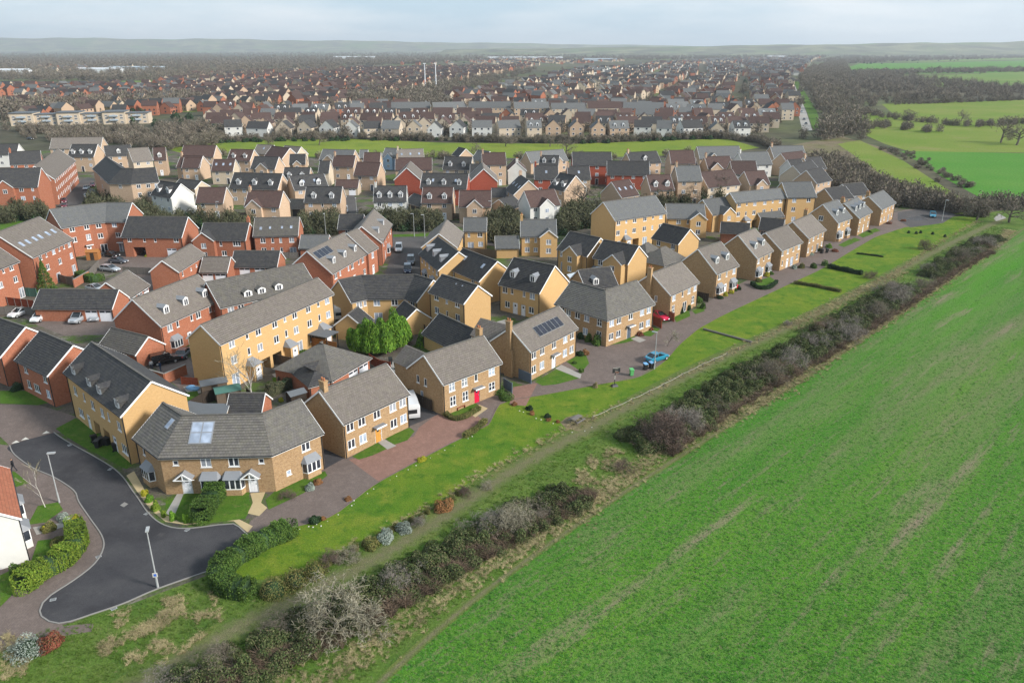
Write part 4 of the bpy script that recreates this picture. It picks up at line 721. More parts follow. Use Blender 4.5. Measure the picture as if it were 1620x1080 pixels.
house('long red brick terrace with weathered dark roof behind the yellow terrace', [(327, 447), (478, 417)], 5.0, 8.6, 'brick_red', 'tile_midgrey', ridge=True, wins=[(.1, 3.4, 'W'), (.2, 3.4, 'W'), (.35, 3.4, 'W'), (.5, 3.4, 'W'), (.65, 3.4, 'W'), (.8, 3.4, 'W')], dormers=[(0, .3, 'd', .6), (0, .44, 'd', .6), (0, .62, 'd', .6)], name='terrace', cat='terrace')
house('red brick townhouses with three lead dormers and a blue solar array', [(524.5, 432), (580, 400)], 5.2, 9, 'brick_red', 'tile_grey', pitch=40, wins=[(.1, 3.6, 'W'), (.22, 3.7, 'N'), (.45, 3.7, 'N'), (.56, 3.6, 'W'), (.75, 3.7, 'N'), (.87, 3.6, 'W'), (.6, 0, 'D'), (.9, .9, 'W')], C=(473.6, 416.8), dormers=[(0, .22, 'f', 1.1), (0, .52, 'f', 1.1), (0, .82, 'f', 1.1)], solar=(0, .04, .42, 3.6, 5.4, 4), name='townhouse')
house('narrow red brick townhouse with plain pale roof at the cul-de-sac mouth', [(581, 399.5), (597, 391)], 5.4, 9, 'brick_red', 'tile_grey', wins=[(.5, 3.6, 'W'), (.5, 0, 'D')], name='townhouse', pitch=40)
house('tall red brick townhouse pair with two dormers by the street junction', [(603, 383.2), (619.3, 354.6)], 5.4, 8.8, 'brick_red', 'tile_grey', pitch=41, wins=[(.2, 3.6, 'W'), (.4, 3.6, 'N'), (.65, 3.6, 'N'), (.85, 3.6, 'W'), (.3, 0, 'D'), (.7, 0, 'D')], C=(553, 372), dormers=[(0, .25, 'f', 1.1), (0, .7, 'f', 1.1)], bays=[(0, .5)], name='townhouse')
house('red brick house with dark roof behind the townhouse pair', [(534.7, 361.8), (572, 361.8)], 4.8, 7, 'brick_red', 'tile_dark', wins=R2([], [(.4, 'W')]))
house('low brick garage with slate roof and no windows', [(473.6, 392.3), (517, 392.3)], 2.5, 6, 'brick_red', 'tile_slate', name='garage', cat='garage')
house('long red brick garage block with two white doors facing the parking court', [(53, 486), (177.2, 487)], 2.6, 6.6, 'brick_red', 'tile_dark', wins=[(.72, 0, 'G'), (.9, 0, 'G')], C=(201.6, 470.7), name='garage', cat='garage')
house('garage block with pale ribbed roof and three white doors', [(203.7, 470.7), (235, 450.3)], 2.6, 7.4, 'brick_red', 'tile_grey', wins=[(.2, 0, 'G'), (.52, 0, 'G'), (.84, 0, 'G')], name='garage', cat='garage')
house('low dark-roofed outbuilding beside the fair-haired hedge in the parking court', [(158, 545), (215, 560)], 2.4, 5, 'brick_red', 'tile_midgrey', name='garage', cat='outbuilding')
# ---------------------------------------------------------------- houses beyond the scrub belt
ZO = {1: (0, 200, 5.0625), 2: (300, 200, 5.0625), 3: (600, 200, 5.0625), 4: (900, 200, 3.857)}
WC = {'t': ('brick_tan', 'tan brick'), 'c': ('brick_cream', 'cream brick'), 'w': ('render_white', 'white rendered'), 'r': ('brick_darkred', 'dark red brick'), 'R': ('brick_red', 'orange-red brick'), 'b': ('render_blue', 'blue rendered')}
RC = {'d': ('tile_dark', 'black-tiled'), 'b': ('tile_brown', 'brown-tiled'), 's': ('tile_slate', 'slate-grey'), 'g': ('tile_grey', 'pale grey')}
MID = [  # zoom, left eaves, right eaves, eaves height, depth, wall, roof, features
 (1, -60, 488, 300, 478, 8.2, 10, 'R', 'd', 'f3'), (1, 430, 420, 600, 272, 8, 9, 'R', 'g', '3'), (1, 80, 305, 330, 292, 5, 9, 'R', 'd', ''), (1, -40, 225, 130, 222, 5.2, 8, 'w', 'd', ''), (1, 545, 240, 750, 240, 6, 9, 't', 'd', 'd3'), (1, 400, 178, 805, 172, 5, 9, 't', 'g', ''),
 (1, 1065, 282, 1222, 270, 8, 9, 'c', 'g', '3'), (1, 1232, 270, 1330, 266, 6, 9, 't', 'b', 'd1'), (1, 1210, 545, 1370, 570, 5.2, 7.6, 'w', 'd', 'd2'), (1, 850, 240, 1060, 228, 5, 8, 't', 'd', 'd1'), (1, 1415, 326, 1590, 330, 4.8, 8, 't', 'b', 's1'), (1, 1390, 480, 1560, 500, 2.6, 6, 'c', 'd', ''),
 (2, -70, 240, 190, 241, 5.4, 8.4, 't', 'b', ''), (2, -60, 330, 82, 330, 4.8, 7, 't', 'b', ''), (2, 175, 355, 345, 355, 4.8, 7.6, 'c', 'b', 's3'), (2, 300, 270, 482, 275, 5.2, 8, 't', 'b', 'd2'), (2, 320, 490, 705, 500, 5.4, 8.6, 't', 'd', 'd3'), (2, 490, 335, 682, 340, 5.2, 8, 't', 'd', 'f'), (2, 440, 640, 716, 645, 4.8, 8, 't', 'b', 'f'), (2, 50, 610, 266, 610, 4.6, 8, 't', 'b', ''),
 (2, 600, 238, 742, 258, 5, 8, 't', 'b', ''), (2, 745, 435, 950, 435, 5.2, 8, 't', 'd', 'd2'), (2, 840, 508, 1110, 484, 5.2, 8, 't', 'd', 'd2s2'), (2, 920, 605, 1205, 605, 5, 8, 't', 'd', 'd2'), (2, 1165, 490, 1345, 490, 2.6, 6, 'c', 'b', 'G'), (2, 1032, 370, 1112, 370, 5, 7.6, 'c', 'd', ''), (2, 1140, 320, 1310, 322, 5, 7.6, 't', 'b', 'P'), (2, 1315, 390, 1502, 395, 5.2, 8.4, 't', 'b', ''),
 (2, 1475, 600, 1733, 597, 5, 8, 'w', 'd', 'd3'), (2, 1040, 268, 1296, 276, 4.4, 8, 't', 's', 'f'), (2, 800, 302, 925, 300, 4.8, 7, 't', 'd', 'f'), (2, 790, 655, 915, 655, 2.4, 6, 'c', 'g', 'M'), (2, 510, 215, 640, 222, 4.8, 7, 't', 'g', 's1'), (2, 720, 225, 850, 236, 4.8, 7, 'c', 'g', ''), (2, 1360, 250, 1420, 250, 4, 6, 't', 's', ''), (2, 1390, 300, 1520, 300, 5, 8, 't', 'b', ''),
 (3, 340, 610, 580, 612, 5, 8, 't', 'b', 'd2'), (3, 640, 640, 892, 640, 4.8, 8, 't', 'b', 'f'), (3, 330, 490, 697, 497, 5.4, 8.4, 'r', 'd', 'd3s3'), (3, 325, 425, 350, 370, 6.2, 8.2, 'r', 'g', ''), (3, 130, 348, 420, 345, 5, 8, 't', 'b', 'f'), (3, 510, 340, 727, 345, 5, 8.4, 'c', 'd', 'd2'), (3, 830, 308, 1016, 305, 7.4, 8, 't', 'b', '3'), (3, 945, 440, 930, 385, 6.4, 8.6, 'r', 'g', ''),
 (3, 728, 402, 832, 402, 5, 8, 'w', 'd', 's1'), (3, 1015, 500, 1078, 548, 5, 9, 't', 'd', 's3'), (3, 1210, 645, 1448, 625, 5, 8, 'w', 'b', 'f'), (3, 1245, 420, 1432, 420, 5, 8.4, 'r', 'd', 's1'), (3, 1360, 490, 1482, 515, 5.2, 9, 't', 'd', 'd2'), (3, 1175, 352, 1160, 318, 5, 6.4, 'w', 'b', ''), (3, 1215, 290, 1510, 268, 4.4, 8, 't', 's', 'f'), (3, 1280, 312, 1432, 315, 5, 7, 't', 'd', 'd2'), (3, 900, 562, 1012, 562, 3.2, 6, 't', 'd', ''), (3, 1040, 662, 1150, 630, 2.8, 7, 't', 'd', 'M'),
 (3, 20, 245, 145, 252, 4.8, 7, 'b', 's', 'f'), (3, 150, 270, 360, 264, 4.6, 8, 'c', 'g', 's3'), (3, 740, 262, 832, 275, 5, 7, 't', 's', ''), (3, 585, 225, 640, 240, 5, 6, 't', 'd', ''), (3, 210, 600, 330, 640, 2.6, 6, 't', 'd', 'M'),
 (4, 25, 235, 262, 235, 7, 8.6, 'r', 'd', '3'), (4, 235, 292, 490, 295, 5.2, 8.6, 'r', 'd', ''), (4, 320, 432, 426, 415, 4.8, 8.6, 't', 'b', 's3'), (4, 500, 390, 642, 385, 5.2, 8.6, 't', 'b', 'd2'), (4, 668, 332, 812, 330, 7.6, 8.6, 't', 's', '3'), (4, 850, 372, 1046, 352, 4.8, 9, 'c', 'b', ''), (4, 1105, 356, 1226, 350, 4.8, 8, 't', 'b', 'f'), (4, 1000, 290, 1152, 290, 4.8, 8.4, 't', 'b', ''), (4, 850, 256, 1002, 252, 4.8, 8, 't', 'b', 'f'), (4, 625, 226, 772, 225, 6.4, 9, 't', 'b', ''), (4, 380, 228, 562, 218, 5, 8, 't', 'd', 'd1'),
 (4, 800, 196, 1056, 192, 4.8, 9, 't', 's', 'f'), (4, 1065, 236, 1240, 230, 4.8, 9, 'w', 's', ''), (4, 1255, 200, 1452, 196, 5.6, 9.6, 't', 's', ''), (4, 1340, 232, 1470, 216, 4.8, 8, 't', 'b', ''), (4, 1370, 268, 1450, 262, 5, 7, 'w', 'd', ''), (4, 1430, 312, 1540, 276, 5, 8, 'c', 'd', ''), (4, 1510, 346, 1602, 326, 5, 8, 't', 'd', ''), (4, 1470, 262, 1570, 256, 5, 8, 't', 'd', ''), (4, 0, 322, 132, 320, 4.6, 8, 't', 'd', 's1'), (4, 680, 252, 786, 250, 4.6, 7, 't', 'b', '')]
GRP = 'houses beyond the scrub belt'; NB = []
def feat_words(f):
    o = []
    if 'd' in f: o.append({'1': 'one white dormer', '2': 'two white dormers', '3': 'three white dormers'}[f[f.index('d') + 1]])
    if 's' in f: o.append({'1': 'one rooflight', '2': 'two rooflights', '3': 'three rooflights'}[f[f.index('s') + 1]])
    if 'f' in f: o.append('front gable')
    if 'P' in f: o.append('a small porch')
    return ' and '.join(o)
for (zi, ax, ay, bx, by, he, dp, wc, rc, ft) in MID:
    ox, oy, s_ = ZO[zi]; A = (ox + ax / s_, oy + ay / s_); B = (ox + bx / s_, oy + by / s_)
    Wm = (P2(*B, he) - P2(*A, he)).length; wn = []; garage = he < 3.4
    n = max(1, int(Wm / 3.0)); us = [(i + .5) / n for i in range(n)]
    if 'G' in ft or 'M' in ft: wn = [((i + .5) / max(1, int(Wm / 3)), 0, 'G' if 'G' in ft else 'M') for i in range(max(1, int(Wm / 3)))]
    elif not garage:
        stor = 3 if '3' in ft and 'd3' not in ft and 's3' not in ft else 2; 
        for k in range(stor):
            z = he - 1.5 - 2.55 * k
            for i, u in enumerate(us):
                if k == stor - 1 and i == n // 2: wn.append((u, 0, random.choice('DDKX')))
                else: wn.append((u, max(.9, z), 'W' if i % 2 == 0 else random.choice('NW')))
    fg = [(0, random.choice((.3, .5, .68)) if Wm > 8 else .5, min(4.4, Wm * .5), 1.2)] if 'f' in ft else []
    if fg: wn = [q for q in wn if abs(q[0] - fg[0][1]) * Wm > fg[0][2] / 2 + .5]
    nd = int(ft[ft.index('d') + 1]) if 'd' in ft else 0; ns = int(ft[ft.index('s') + 1]) if 's' in ft else 0
    fw = feat_words(ft); size = 'low' if he < 3.4 else 'three-storey' if he > 7 else 'long' if Wm > 15 else 'narrow' if Wm < 7 else 'two-storey'
    wh = ['by the town road', 'on the left of the estate', 'near the green strip', 'near the hawthorn scrub'][zi - 1]
    if by > 440 or (zi == 4 and by > 330): wh = 'along the scrub belt'
    kindw = 'garage' if garage else 'house'
    lab = f"{size} {WC[wc][1]} {kindw}, {RC[rc][1]} roof{', ' + fw if fw else ''}, {wh}"
    if len(lab.split()) > 16: lab = lab.split(' ', 1)[1]
    r_ = house(lab, [A, B], he, dp, WC[wc][0], RC[rc][0], tier=2, pitch=42 if not garage else 34, wins=wn, fgab=fg, dormers=[(0, (i + .5) / nd, 'p', .9) for i in range(nd)], skyl=[(0, (i + .5) / ns if not nd else (i + 1) / (ns + 1), 2.2) for i in range(ns)], group=GRP, name='garage' if garage else 'house', cat=kindw,
          chim=[(.04, .5, 'i')] if (random.random() < .25 and not garage) else ())
    NB.append((r_, f"{WC[wc][1].replace(' brick', '').replace(' rendered', '')} {'garage' if garage else {'d': 'black-roofed house', 'b': 'brown-roofed house', 's': 'slate-roofed house', 'g': 'grey-roofed house'}[rc]}"))
house('bent three-storey cream and tan brick block with black roof above the town road', [(745/5.0625, 200 + 335/5.0625), (870/5.0625, 200 + 452/5.0625), (1050/5.0625, 200 + 456/5.0625), (1270/5.0625, 200 + 440/5.0625)], 8, 9, 'brick_tan', 'tile_dark', tier=2, wins=[(.5, 6.4, 'W', 0), (.5, 3.8, 'W', 0), (.5, 6.4, 'H', 1), (.25, 6.3, 'W', 2), (.6, 6.3, 'W', 2), (.9, 6.3, 'H', 2), (.25, 3.6, 'L', 2), (.6, 3.6, 'L', 2), (.4, .8, 'W', 2), (.8, .8, 'W', 2)], name='apartment_block', cat='flats')
# ---------------------------------------------------------------- the next estate, past the green strip
FROWS = [(217, 352, 1172, 'wwcwct', 'sdds', 4.8), (209.5, 330, 1190, 'cctc', 'bbbd', 5), (203, 322, 1210, 'ctcc', 'bbbb', 5.2), (196.5, 318, 1226, 'ctcR', 'bdbs', 5.6), (190, 330, 1236, 'cctR', 'sdbs', 6.6), (184, 320, 1244, 'Rctc', 'sdbb', 6.2), (178.5, 560, 1250, 'RtcR', 'sbdb', 6)]
nfar = 0
for ri, (yb, x0, x1, wcs, rcs, he) in enumerate(FROWS):
    x = x0 + random.uniform(0, 10)
    while x < x1:
        p = P2(x, yb + random.uniform(-1, 1)); wd = random.uniform(8, 13); 
        if ri == 4 and 590 < x < 1010: wd = random.uniform(22, 30)
        wc, rc = random.choice(wcs), random.choice(rcs)
        if 500 < x < 800 and ri < 4 and ri > 0: rc = 'b' if random.random() < .8 else 'd'
        if ri in (4, 5) and x > 1010: wc = random.choice('RRct')
        step = (wd + random.uniform(1.5, 4.5)) * FOC / p.y
        if ri == 6 and 640 < x < 760: x += step; continue
        turn = random.random() < (.45 if ri == 0 else .3) and wd < 14; dp = random.uniform(7.5, 9); an = random.choice((0, .12, -.15, .3)) if not turn else random.choice((-1, 1)) * math.pi / 2 + random.uniform(-.2, .2)
        c = p + Vector((wd / 2, 4)); d = Vector((math.cos(an), math.sin(an))) * wd / 2; n_ = Vector((-math.sin(an), math.cos(an))) * dp / 2
        if abs(an) > 1: d *= .9
        big = wd > 15; n = int((d.length * 2) / (2.6 if big else 3.0)) ; feats = []
        nd = random.choice((0, 0, 2)) if (not turn and not big) else 0
        A, B = c - d - n_, c + d - n_
        hh = he + random.uniform(-.3, .4) if not big else 7.6
        r = house('', [A, B], hh, dp, WC[wc][0], RC[rc][0], tier=3, pitch=42, px=False, group='houses past the green strip', name='house' if not big else 'apartment_block', cat='house' if not big else 'flats', chim=[(.05, .5, 'i')] if random.random() < .3 and not big else ())
        # openings too small to pick apart: one joined part on the long sides and both ends
        q = MB(['pvc_white', 'glass']); Lh = d.length
        for (o, an2, wl) in (((-Lh, 0), 0, 2 * Lh), ((Lh, dp), math.pi, 2 * Lh), ((-Lh, dp), -math.pi / 2, dp), ((Lh, 0), math.pi / 2, dp)):
            q.frame(o, an2); m_ = max(1, int(wl / (2.7 if big else 3.1)))
            for k in range(3 if hh > 6.8 else 2):
                z = hh - 1.5 - 2.5 * k
                for i in range(m_):
                    if random.random() < .12: continue
                    xx = (i + .5) / m_ * wl; q.box(xx - .62, xx + .62, -.05, 0, max(.8, z), max(.8, z) + 1.2, 0, False); q.face([(xx - .52, -.06, max(.8, z) + .1), (xx + .52, -.06, max(.8, z) + .1), (xx + .52, -.06, max(.8, z) + 1.1), (xx - .52, -.06, max(.8, z) + 1.1)], 1)
        w_ = q.build('window', r); w_['kind'] = 'stuff'
        if nd:
            for u in (.28, .72):
                q = MB(['pvc_white', 'glass']); xx = -Lh + u * 2 * Lh; y0 = 1.0; z0 = hh + y0 * math.tan(R(42)); q.face([(xx - .7, y0, z0 - .3), (xx + .7, y0, z0 - .3), (xx + .7, y0, z0 + 1.2), (xx, y0, z0 + 1.9), (xx - .7, y0, z0 + 1.2)])
                yb2 = y0 + 1.9 / math.tan(R(42))
                for sg in (-1, 1): q.face([(xx + sg * .7, y0, z0 - .1), (xx + sg * .7, y0 + 1.3, z0 + 1.2), (xx + sg * .7, y0, z0 + 1.2)]); q.face([(xx + sg * .8, y0 - .1, z0 + 1.15), (xx + sg * .8, y0 + 1.3, z0 + 1.15), (xx, yb2, z0 + 1.92), (xx, y0 - .1, z0 + 1.92)])
                q.face([(xx - .45, y0 - .02, z0 + .1), (xx + .45, y0 - .02, z0 + .1), (xx + .45, y0 - .02, z0 + 1.1), (xx - .45, y0 - .02, z0 + 1.1)], 1); q.build('dormer', r)
        row = ['facing the green strip', 'in the second row from the green strip', 'in the third row from the green strip', 'in the fourth row from the green strip', 'in the fifth row from the green strip', 'in the sixth row from the green strip', 'in the last row before the woods'][ri]
        sz = 'long three-storey' if big else 'gable-fronted' if turn else 'two-dormered' if nd else 'plain'
        r['label'] = f"{sz} {WC[wc][1]} {'block' if big else 'house'} with {RC[rc][1]} roof {row}"
        NB.append((r, f"{WC[wc][1].replace(' brick', '').replace(' rendered', '')} " + {'d': 'black-roofed one', 'b': 'brown-roofed one', 's': 'slate-roofed one', 'g': 'grey-roofed one'}[rc]))
        nfar += 1; x += step
# look-alikes are told apart by what they stand beside
import collections
for rnd in range(2):
    cnt = collections.Counter(r['label'] for r, _ in NB)
    for r, dsc in NB:
        if cnt[r['label']] > 1 and len(r['label'].split()) <= 13:
            near = sorted((x for x in NB if x[0] is not r and x[0]['label'] != r['label'] and x[1] not in r['label']), key=lambda x: (x[0].location - r.location).length)[:1]
            lab = r['label'] + (' beside a ' if rnd == 0 else ' and ') + near[0][1]
            if len(lab.replace('-', ' ').split()) <= 16 or len(lab.split()) <= 15: r['label'] = lab
# --- the far town: thousands of roofs, one mass
def far_town():
    mats = ['brick_tan', 'brick_red', 'brick_cream', 'render_white', 'tile_dark', 'tile_brown', 'tile_slate', 'tile_grey', 'glass']; q = MB(mats)
    REG = [([(-20, 158), (0, 140), (130, 140), (330, 138), (300, 152), (110, 150)], 'RtcR', 'bbds', 15), ([(250, 136), (300, 122), (480, 114), (560, 112), (540, 126)], 'RtRc', 'bbbd', 16), ([(0, 168), (110, 150), (250, 146), (380, 160), (330, 176), (60, 196)], 'RtRc', 'bbds', 15), ([(280, 165), (300, 140), (560, 125), (560, 112), (840, 106), (620, 150), (520, 172)], 'Rtcc', 'bbbd', 15), ([(430, 128), (620, 112), (800, 116), (640, 130)], 'Rtt', 'bbd', 18),
           ([(720, 172), (700, 156), (850, 130), (1000, 125), (1250, 118), (1255, 172), (1000, 172)], 'Rtcc', 'sbdb', 15), ([(860, 126), (900, 112), (1120, 104), (1285, 96), (1262, 120)], 'tcRw', 'dsbd', 17), ([(1010, 104), (1100, 97), (1300, 91), (1280, 98)], 'tcRc', 'dsbs', 24), ([(0, 112), (60, 108), (260, 108), (150, 116)], 'RtcR', 'bdss', 40), ([(600, 103), (830, 93), (1000, 97), (860, 104)], 'tcR', 'sdb', 45)]
    for poly, wcs, rcs, sp in REG:
        W = [P2(*p) for p in poly]; xs = [p.x for p in W]; ys = [p.y for p in W]; a = random.uniform(-.4, .4); ca, sa = math.cos(a), math.sin(a)
        R_ = max(max(xs) - min(xs), max(ys) - min(ys)); cx, cy = (max(xs) + min(xs)) / 2, (max(ys) + min(ys)) / 2; n = int(R_ / sp) + 1
        for i in range(-n, n):
            for j in range(-n, n):
                if i % 5 == 0 or random.random() < .12: continue
                lx, ly = i * sp * 1.05 + random.uniform(-2, 2), j * sp + random.uniform(-3, 3); x = cx + lx * ca - ly * sa; y = cy + lx * sa + ly * ca; c = False
                for k in range(len(W)):
                    p1, p2 = W[k], W[k - 1]
                    if (p1.y > y) != (p2.y > y) and x < (p2.x - p1.x) * (y - p1.y) / (p2.y - p1.y) + p1.x: c = not c
                if not c: continue
                wm = {'t': 0, 'R': 1, 'c': 2, 'w': 3}[random.choice(wcs)]; rm = {'d': 4, 'b': 5, 's': 6, 'g': 7}[random.choice(rcs)]
                q.frame((x, y), a + random.choice((0, math.pi / 2, math.pi / 2, .3, -.3)) + random.uniform(-.15, .15)); w2, d2, he = random.uniform(4, 6.5), random.uniform(3.6, 4.4), random.choice((4.8, 5, 5.2, 7)); zr = he + d2 * .85
                q.face([(-w2, -d2, 0), (w2, -d2, 0), (w2, -d2, he), (-w2, -d2, he)], wm); q.face([(w2, d2, 0), (-w2, d2, 0), (-w2, d2, he), (w2, d2, he)], wm)
                q.face([(w2, -d2, 0), (w2, d2, 0), (w2, d2, he), (w2, 0, zr), (w2, -d2, he)], wm); q.face([(-w2, d2, 0), (-w2, -d2, 0), (-w2, -d2, he), (-w2, 0, zr), (-w2, d2, he)], wm)
                for sg in (-1, 1): q.face([(-w2 - .2, sg * (d2 + .3), he - .25), (w2 + .2, sg * (d2 + .3), he - .25), (w2 + .2, 0, zr + .05), (-w2 - .2, 0, zr + .05)], rm)
                if y < 1300:
                    for z in (1, 3.4):
                        for u in (-.6, 0, .6):
                            for sg in (-1, 1): q.face([(u * w2 - .55, sg * (d2 + .03), z), (u * w2 + .55, sg * (d2 + .03), z), (u * w2 + .55, sg * (d2 + .03), z + 1.2), (u * w2 - .55, sg * (d2 + .03), z + 1.2)], 8)
                        for sg in (-1, 1): q.face([(sg * (w2 + .03), -.55, z), (sg * (w2 + .03), .55, z), (sg * (w2 + .03), .55, z + 1.2), (sg * (w2 + .03), -.55, z + 1.2)], 8)
    o = q.build('far_town'); tag(o, 'mass of far-off brown and red roofs before the woods', 'houses', kind='stuff')
far_town()
# --- the low white flats at the left, industrial sheds, masts
def flats():
    A, B = P2(18, 200), P2(235, 196); an = math.atan2((B - A).y, (B - A).x); Lw = (B - A).length; root = thing('flats', 'long low cream flats with balconies and flat white roofs', 'flats', (A.x, A.y, 0), an); q = MB(['brick_cream', 'clad_white', 'render_white']); n = 6
    for i in range(n):
        x = i * Lw / n; h = 7.6 - (i % 2) * 1.1; q.box(x, x + Lw / n - .01, (i % 2) * 2.0, 14, 0, h); 
    q.build('wall', root)
    for i in range(n): q = MB(['felt_grey']); x = i * Lw / n; h = 7.6 - (i % 2) * 1.1; q.box(x - .4, x + Lw / n + .3, (i % 2) * 2.0 - .6, 14.3, h + .01 + .1 * (i % 2), h + .4); q.build('roof', root)
    for i in range(n):
        for k in range(3):
            for j in range(3): link('window', cached(('w', 'T', 'glass'), lambda: win_mesh('T', 'glass')), root, (i * Lw / n + (j + .5) * Lw / n / 3, (i % 2) * 2.0 - .02, .8 + 2.5 * k if (.8 + 2.5 * k) < 5 else 4.9))
            q = MB(['clad_grey']); x = (i + .5) * Lw / n; q.box(x - 2.5, x + 2.5, (i % 2) * 2 - 1.4, (i % 2) * 2 - .07, 2.4 + 2.5 * k if k < 2 else 2.3, 3.3 + 2.5 * k if k < 2 else 2.35); 
            if k < 2: q.build('balcony', root)
flats()
SHED = [(20, 118, 60, 14, 'clad_white'), (155, 116, 90, 16, 'clad_white'), (215, 113, 120, 20, 'clad_grey'), (560, 93, 190, 40, 'clad_white'), (830, 94, 330, 60, 'clad_white'), (950, 97, 120, 30, 'clad_grey'), (1230, 92, 90, 30, 'clad_white')]
for i, (x, y, wd, dp, mt) in enumerate(SHED):
    c = P2(x, y); root = thing('warehouse', ['pale warehouse roof among bare trees past the left houses', 'long low shed with pale roof beyond the far green field', 'grey factory roof in front of the big wood', 'white shed roofs deep in the wood left of the masts', 'very long white warehouse on the far edge of town', 'grey shed beside the very long white warehouse', 'white shed beyond the right-hand town'][i], 'warehouse', (c.x, c.y, 0)); q = MB([mt]); q.box(-wd / 2, wd / 2, 0, dp, 0, 8); q.build('wall', root); q = MB(['clad_white' if mt != 'clad_grey' else 'clad_grey'])
    q.face([(-wd / 2 - .5, -.5, 8.02), (wd / 2 + .5, -.5, 8.02), (wd / 2 + .5, dp / 2, 10), (-wd / 2 - .5, dp / 2, 10)]); q.face([(wd / 2 + .5, dp + .5, 8.02), (-wd / 2 - .5, dp + .5, 8.02), (-wd / 2 - .5, dp / 2, 10), (wd / 2 + .5, dp / 2, 10)]); q.build('roof', root)
def lamp_post(label, px, py, h=6, arm=(1, 0), group=None, cat='lamp post', name='street_lamp', r=.07):
    c = P2(px, py); root = thing(name, label, cat, (c.x, c.y, 0), math.atan2(arm[1], arm[0]), group); q = MB(['metal_grey']); q.tube((0, 0, 0), (0, 0, 1.2), r * 1.5, r * 1.4, 8); q.tube((0, 0, 1.2), (0, 0, h), r, r * .7, 8); q.build('pole', root)
    q = MB(['metal_grey', 'lamp_lens']); q.box(-.05, .75, -.14, .14, h - .02, h + .1); q.box(.1, .7, -.11, .11, h - .05, h - .02, 1); q.build('lamp_head', root); return root
for (x, y, l) in ((673, 143, 'tall white lighting mast beside the far roundabout, left of the pair'), (690, 142, 'tall white lighting mast beside the far roundabout, right of the pair')):
    c = P2(x, y); root = thing('lighting_mast', l, 'mast', (c.x, c.y, 0)); q = MB(['clad_white']); q.tube((0, 0, 0), (0, 0, 29), .8, .45, 6); q.build('pole', root); q = MB(['lamp_lens']); q.box(-1.4, 1.4, -.6, .6, 28.7, 29.5); q.build('lamp_head', root)
LP = [(250, 929, (-.3, 1), 'grey lamp post with small blue sign at the road edge by rough grass'), (94, 794.5, (1, .2), 'grey lamp post on the small lawn beside the white house'), (1035, 584, (-1, .5), 'grey lamp post beside the blue car and blue bins'), (1490, 350, (.6, -1), 'grey lamp post at the turning circle at the end of the lane'), (655.5, 374.5, (-1, 0), 'lamp post on the verge by the estate road, left one'), (672, 376.5, (-1, 0), 'lamp post on the verge by the estate road, right one'), (516, 374, (0, -1), 'lamp post in front of the scrub behind the small slate garage'), (565, 346, (0, -1), 'lamp post by the side street with the white van'), (604, 420, (1, 0), 'lamp post beside the townhouses in the cul-de-sac'), (346, 353, (1, 0), 'lamp post behind the red house with tall chimney'), (39, 118, (1, 0), 'thin far mast above the left trees'), (777, 352, (-1, 0), 'lamp post in the scrub behind the yellow french-door house')]
for x, y, arm, l in LP: lamp_post(l, x, y, 6 if y > 130 else 20, arm)
q = MB(['sign_blue', 'stone_white']); c = P2(250, 929); q.frame(c, R(10)); q.box(-.22, .22, -.13, -.1, 1.25, 1.7, 1); q.box(-.12, .12, -.14, -.13, 1.35, 1.6, 0); tag(q.build('lamp_sign'), 'small blue and white square sign fixed low on the road-edge lamp post', 'sign')
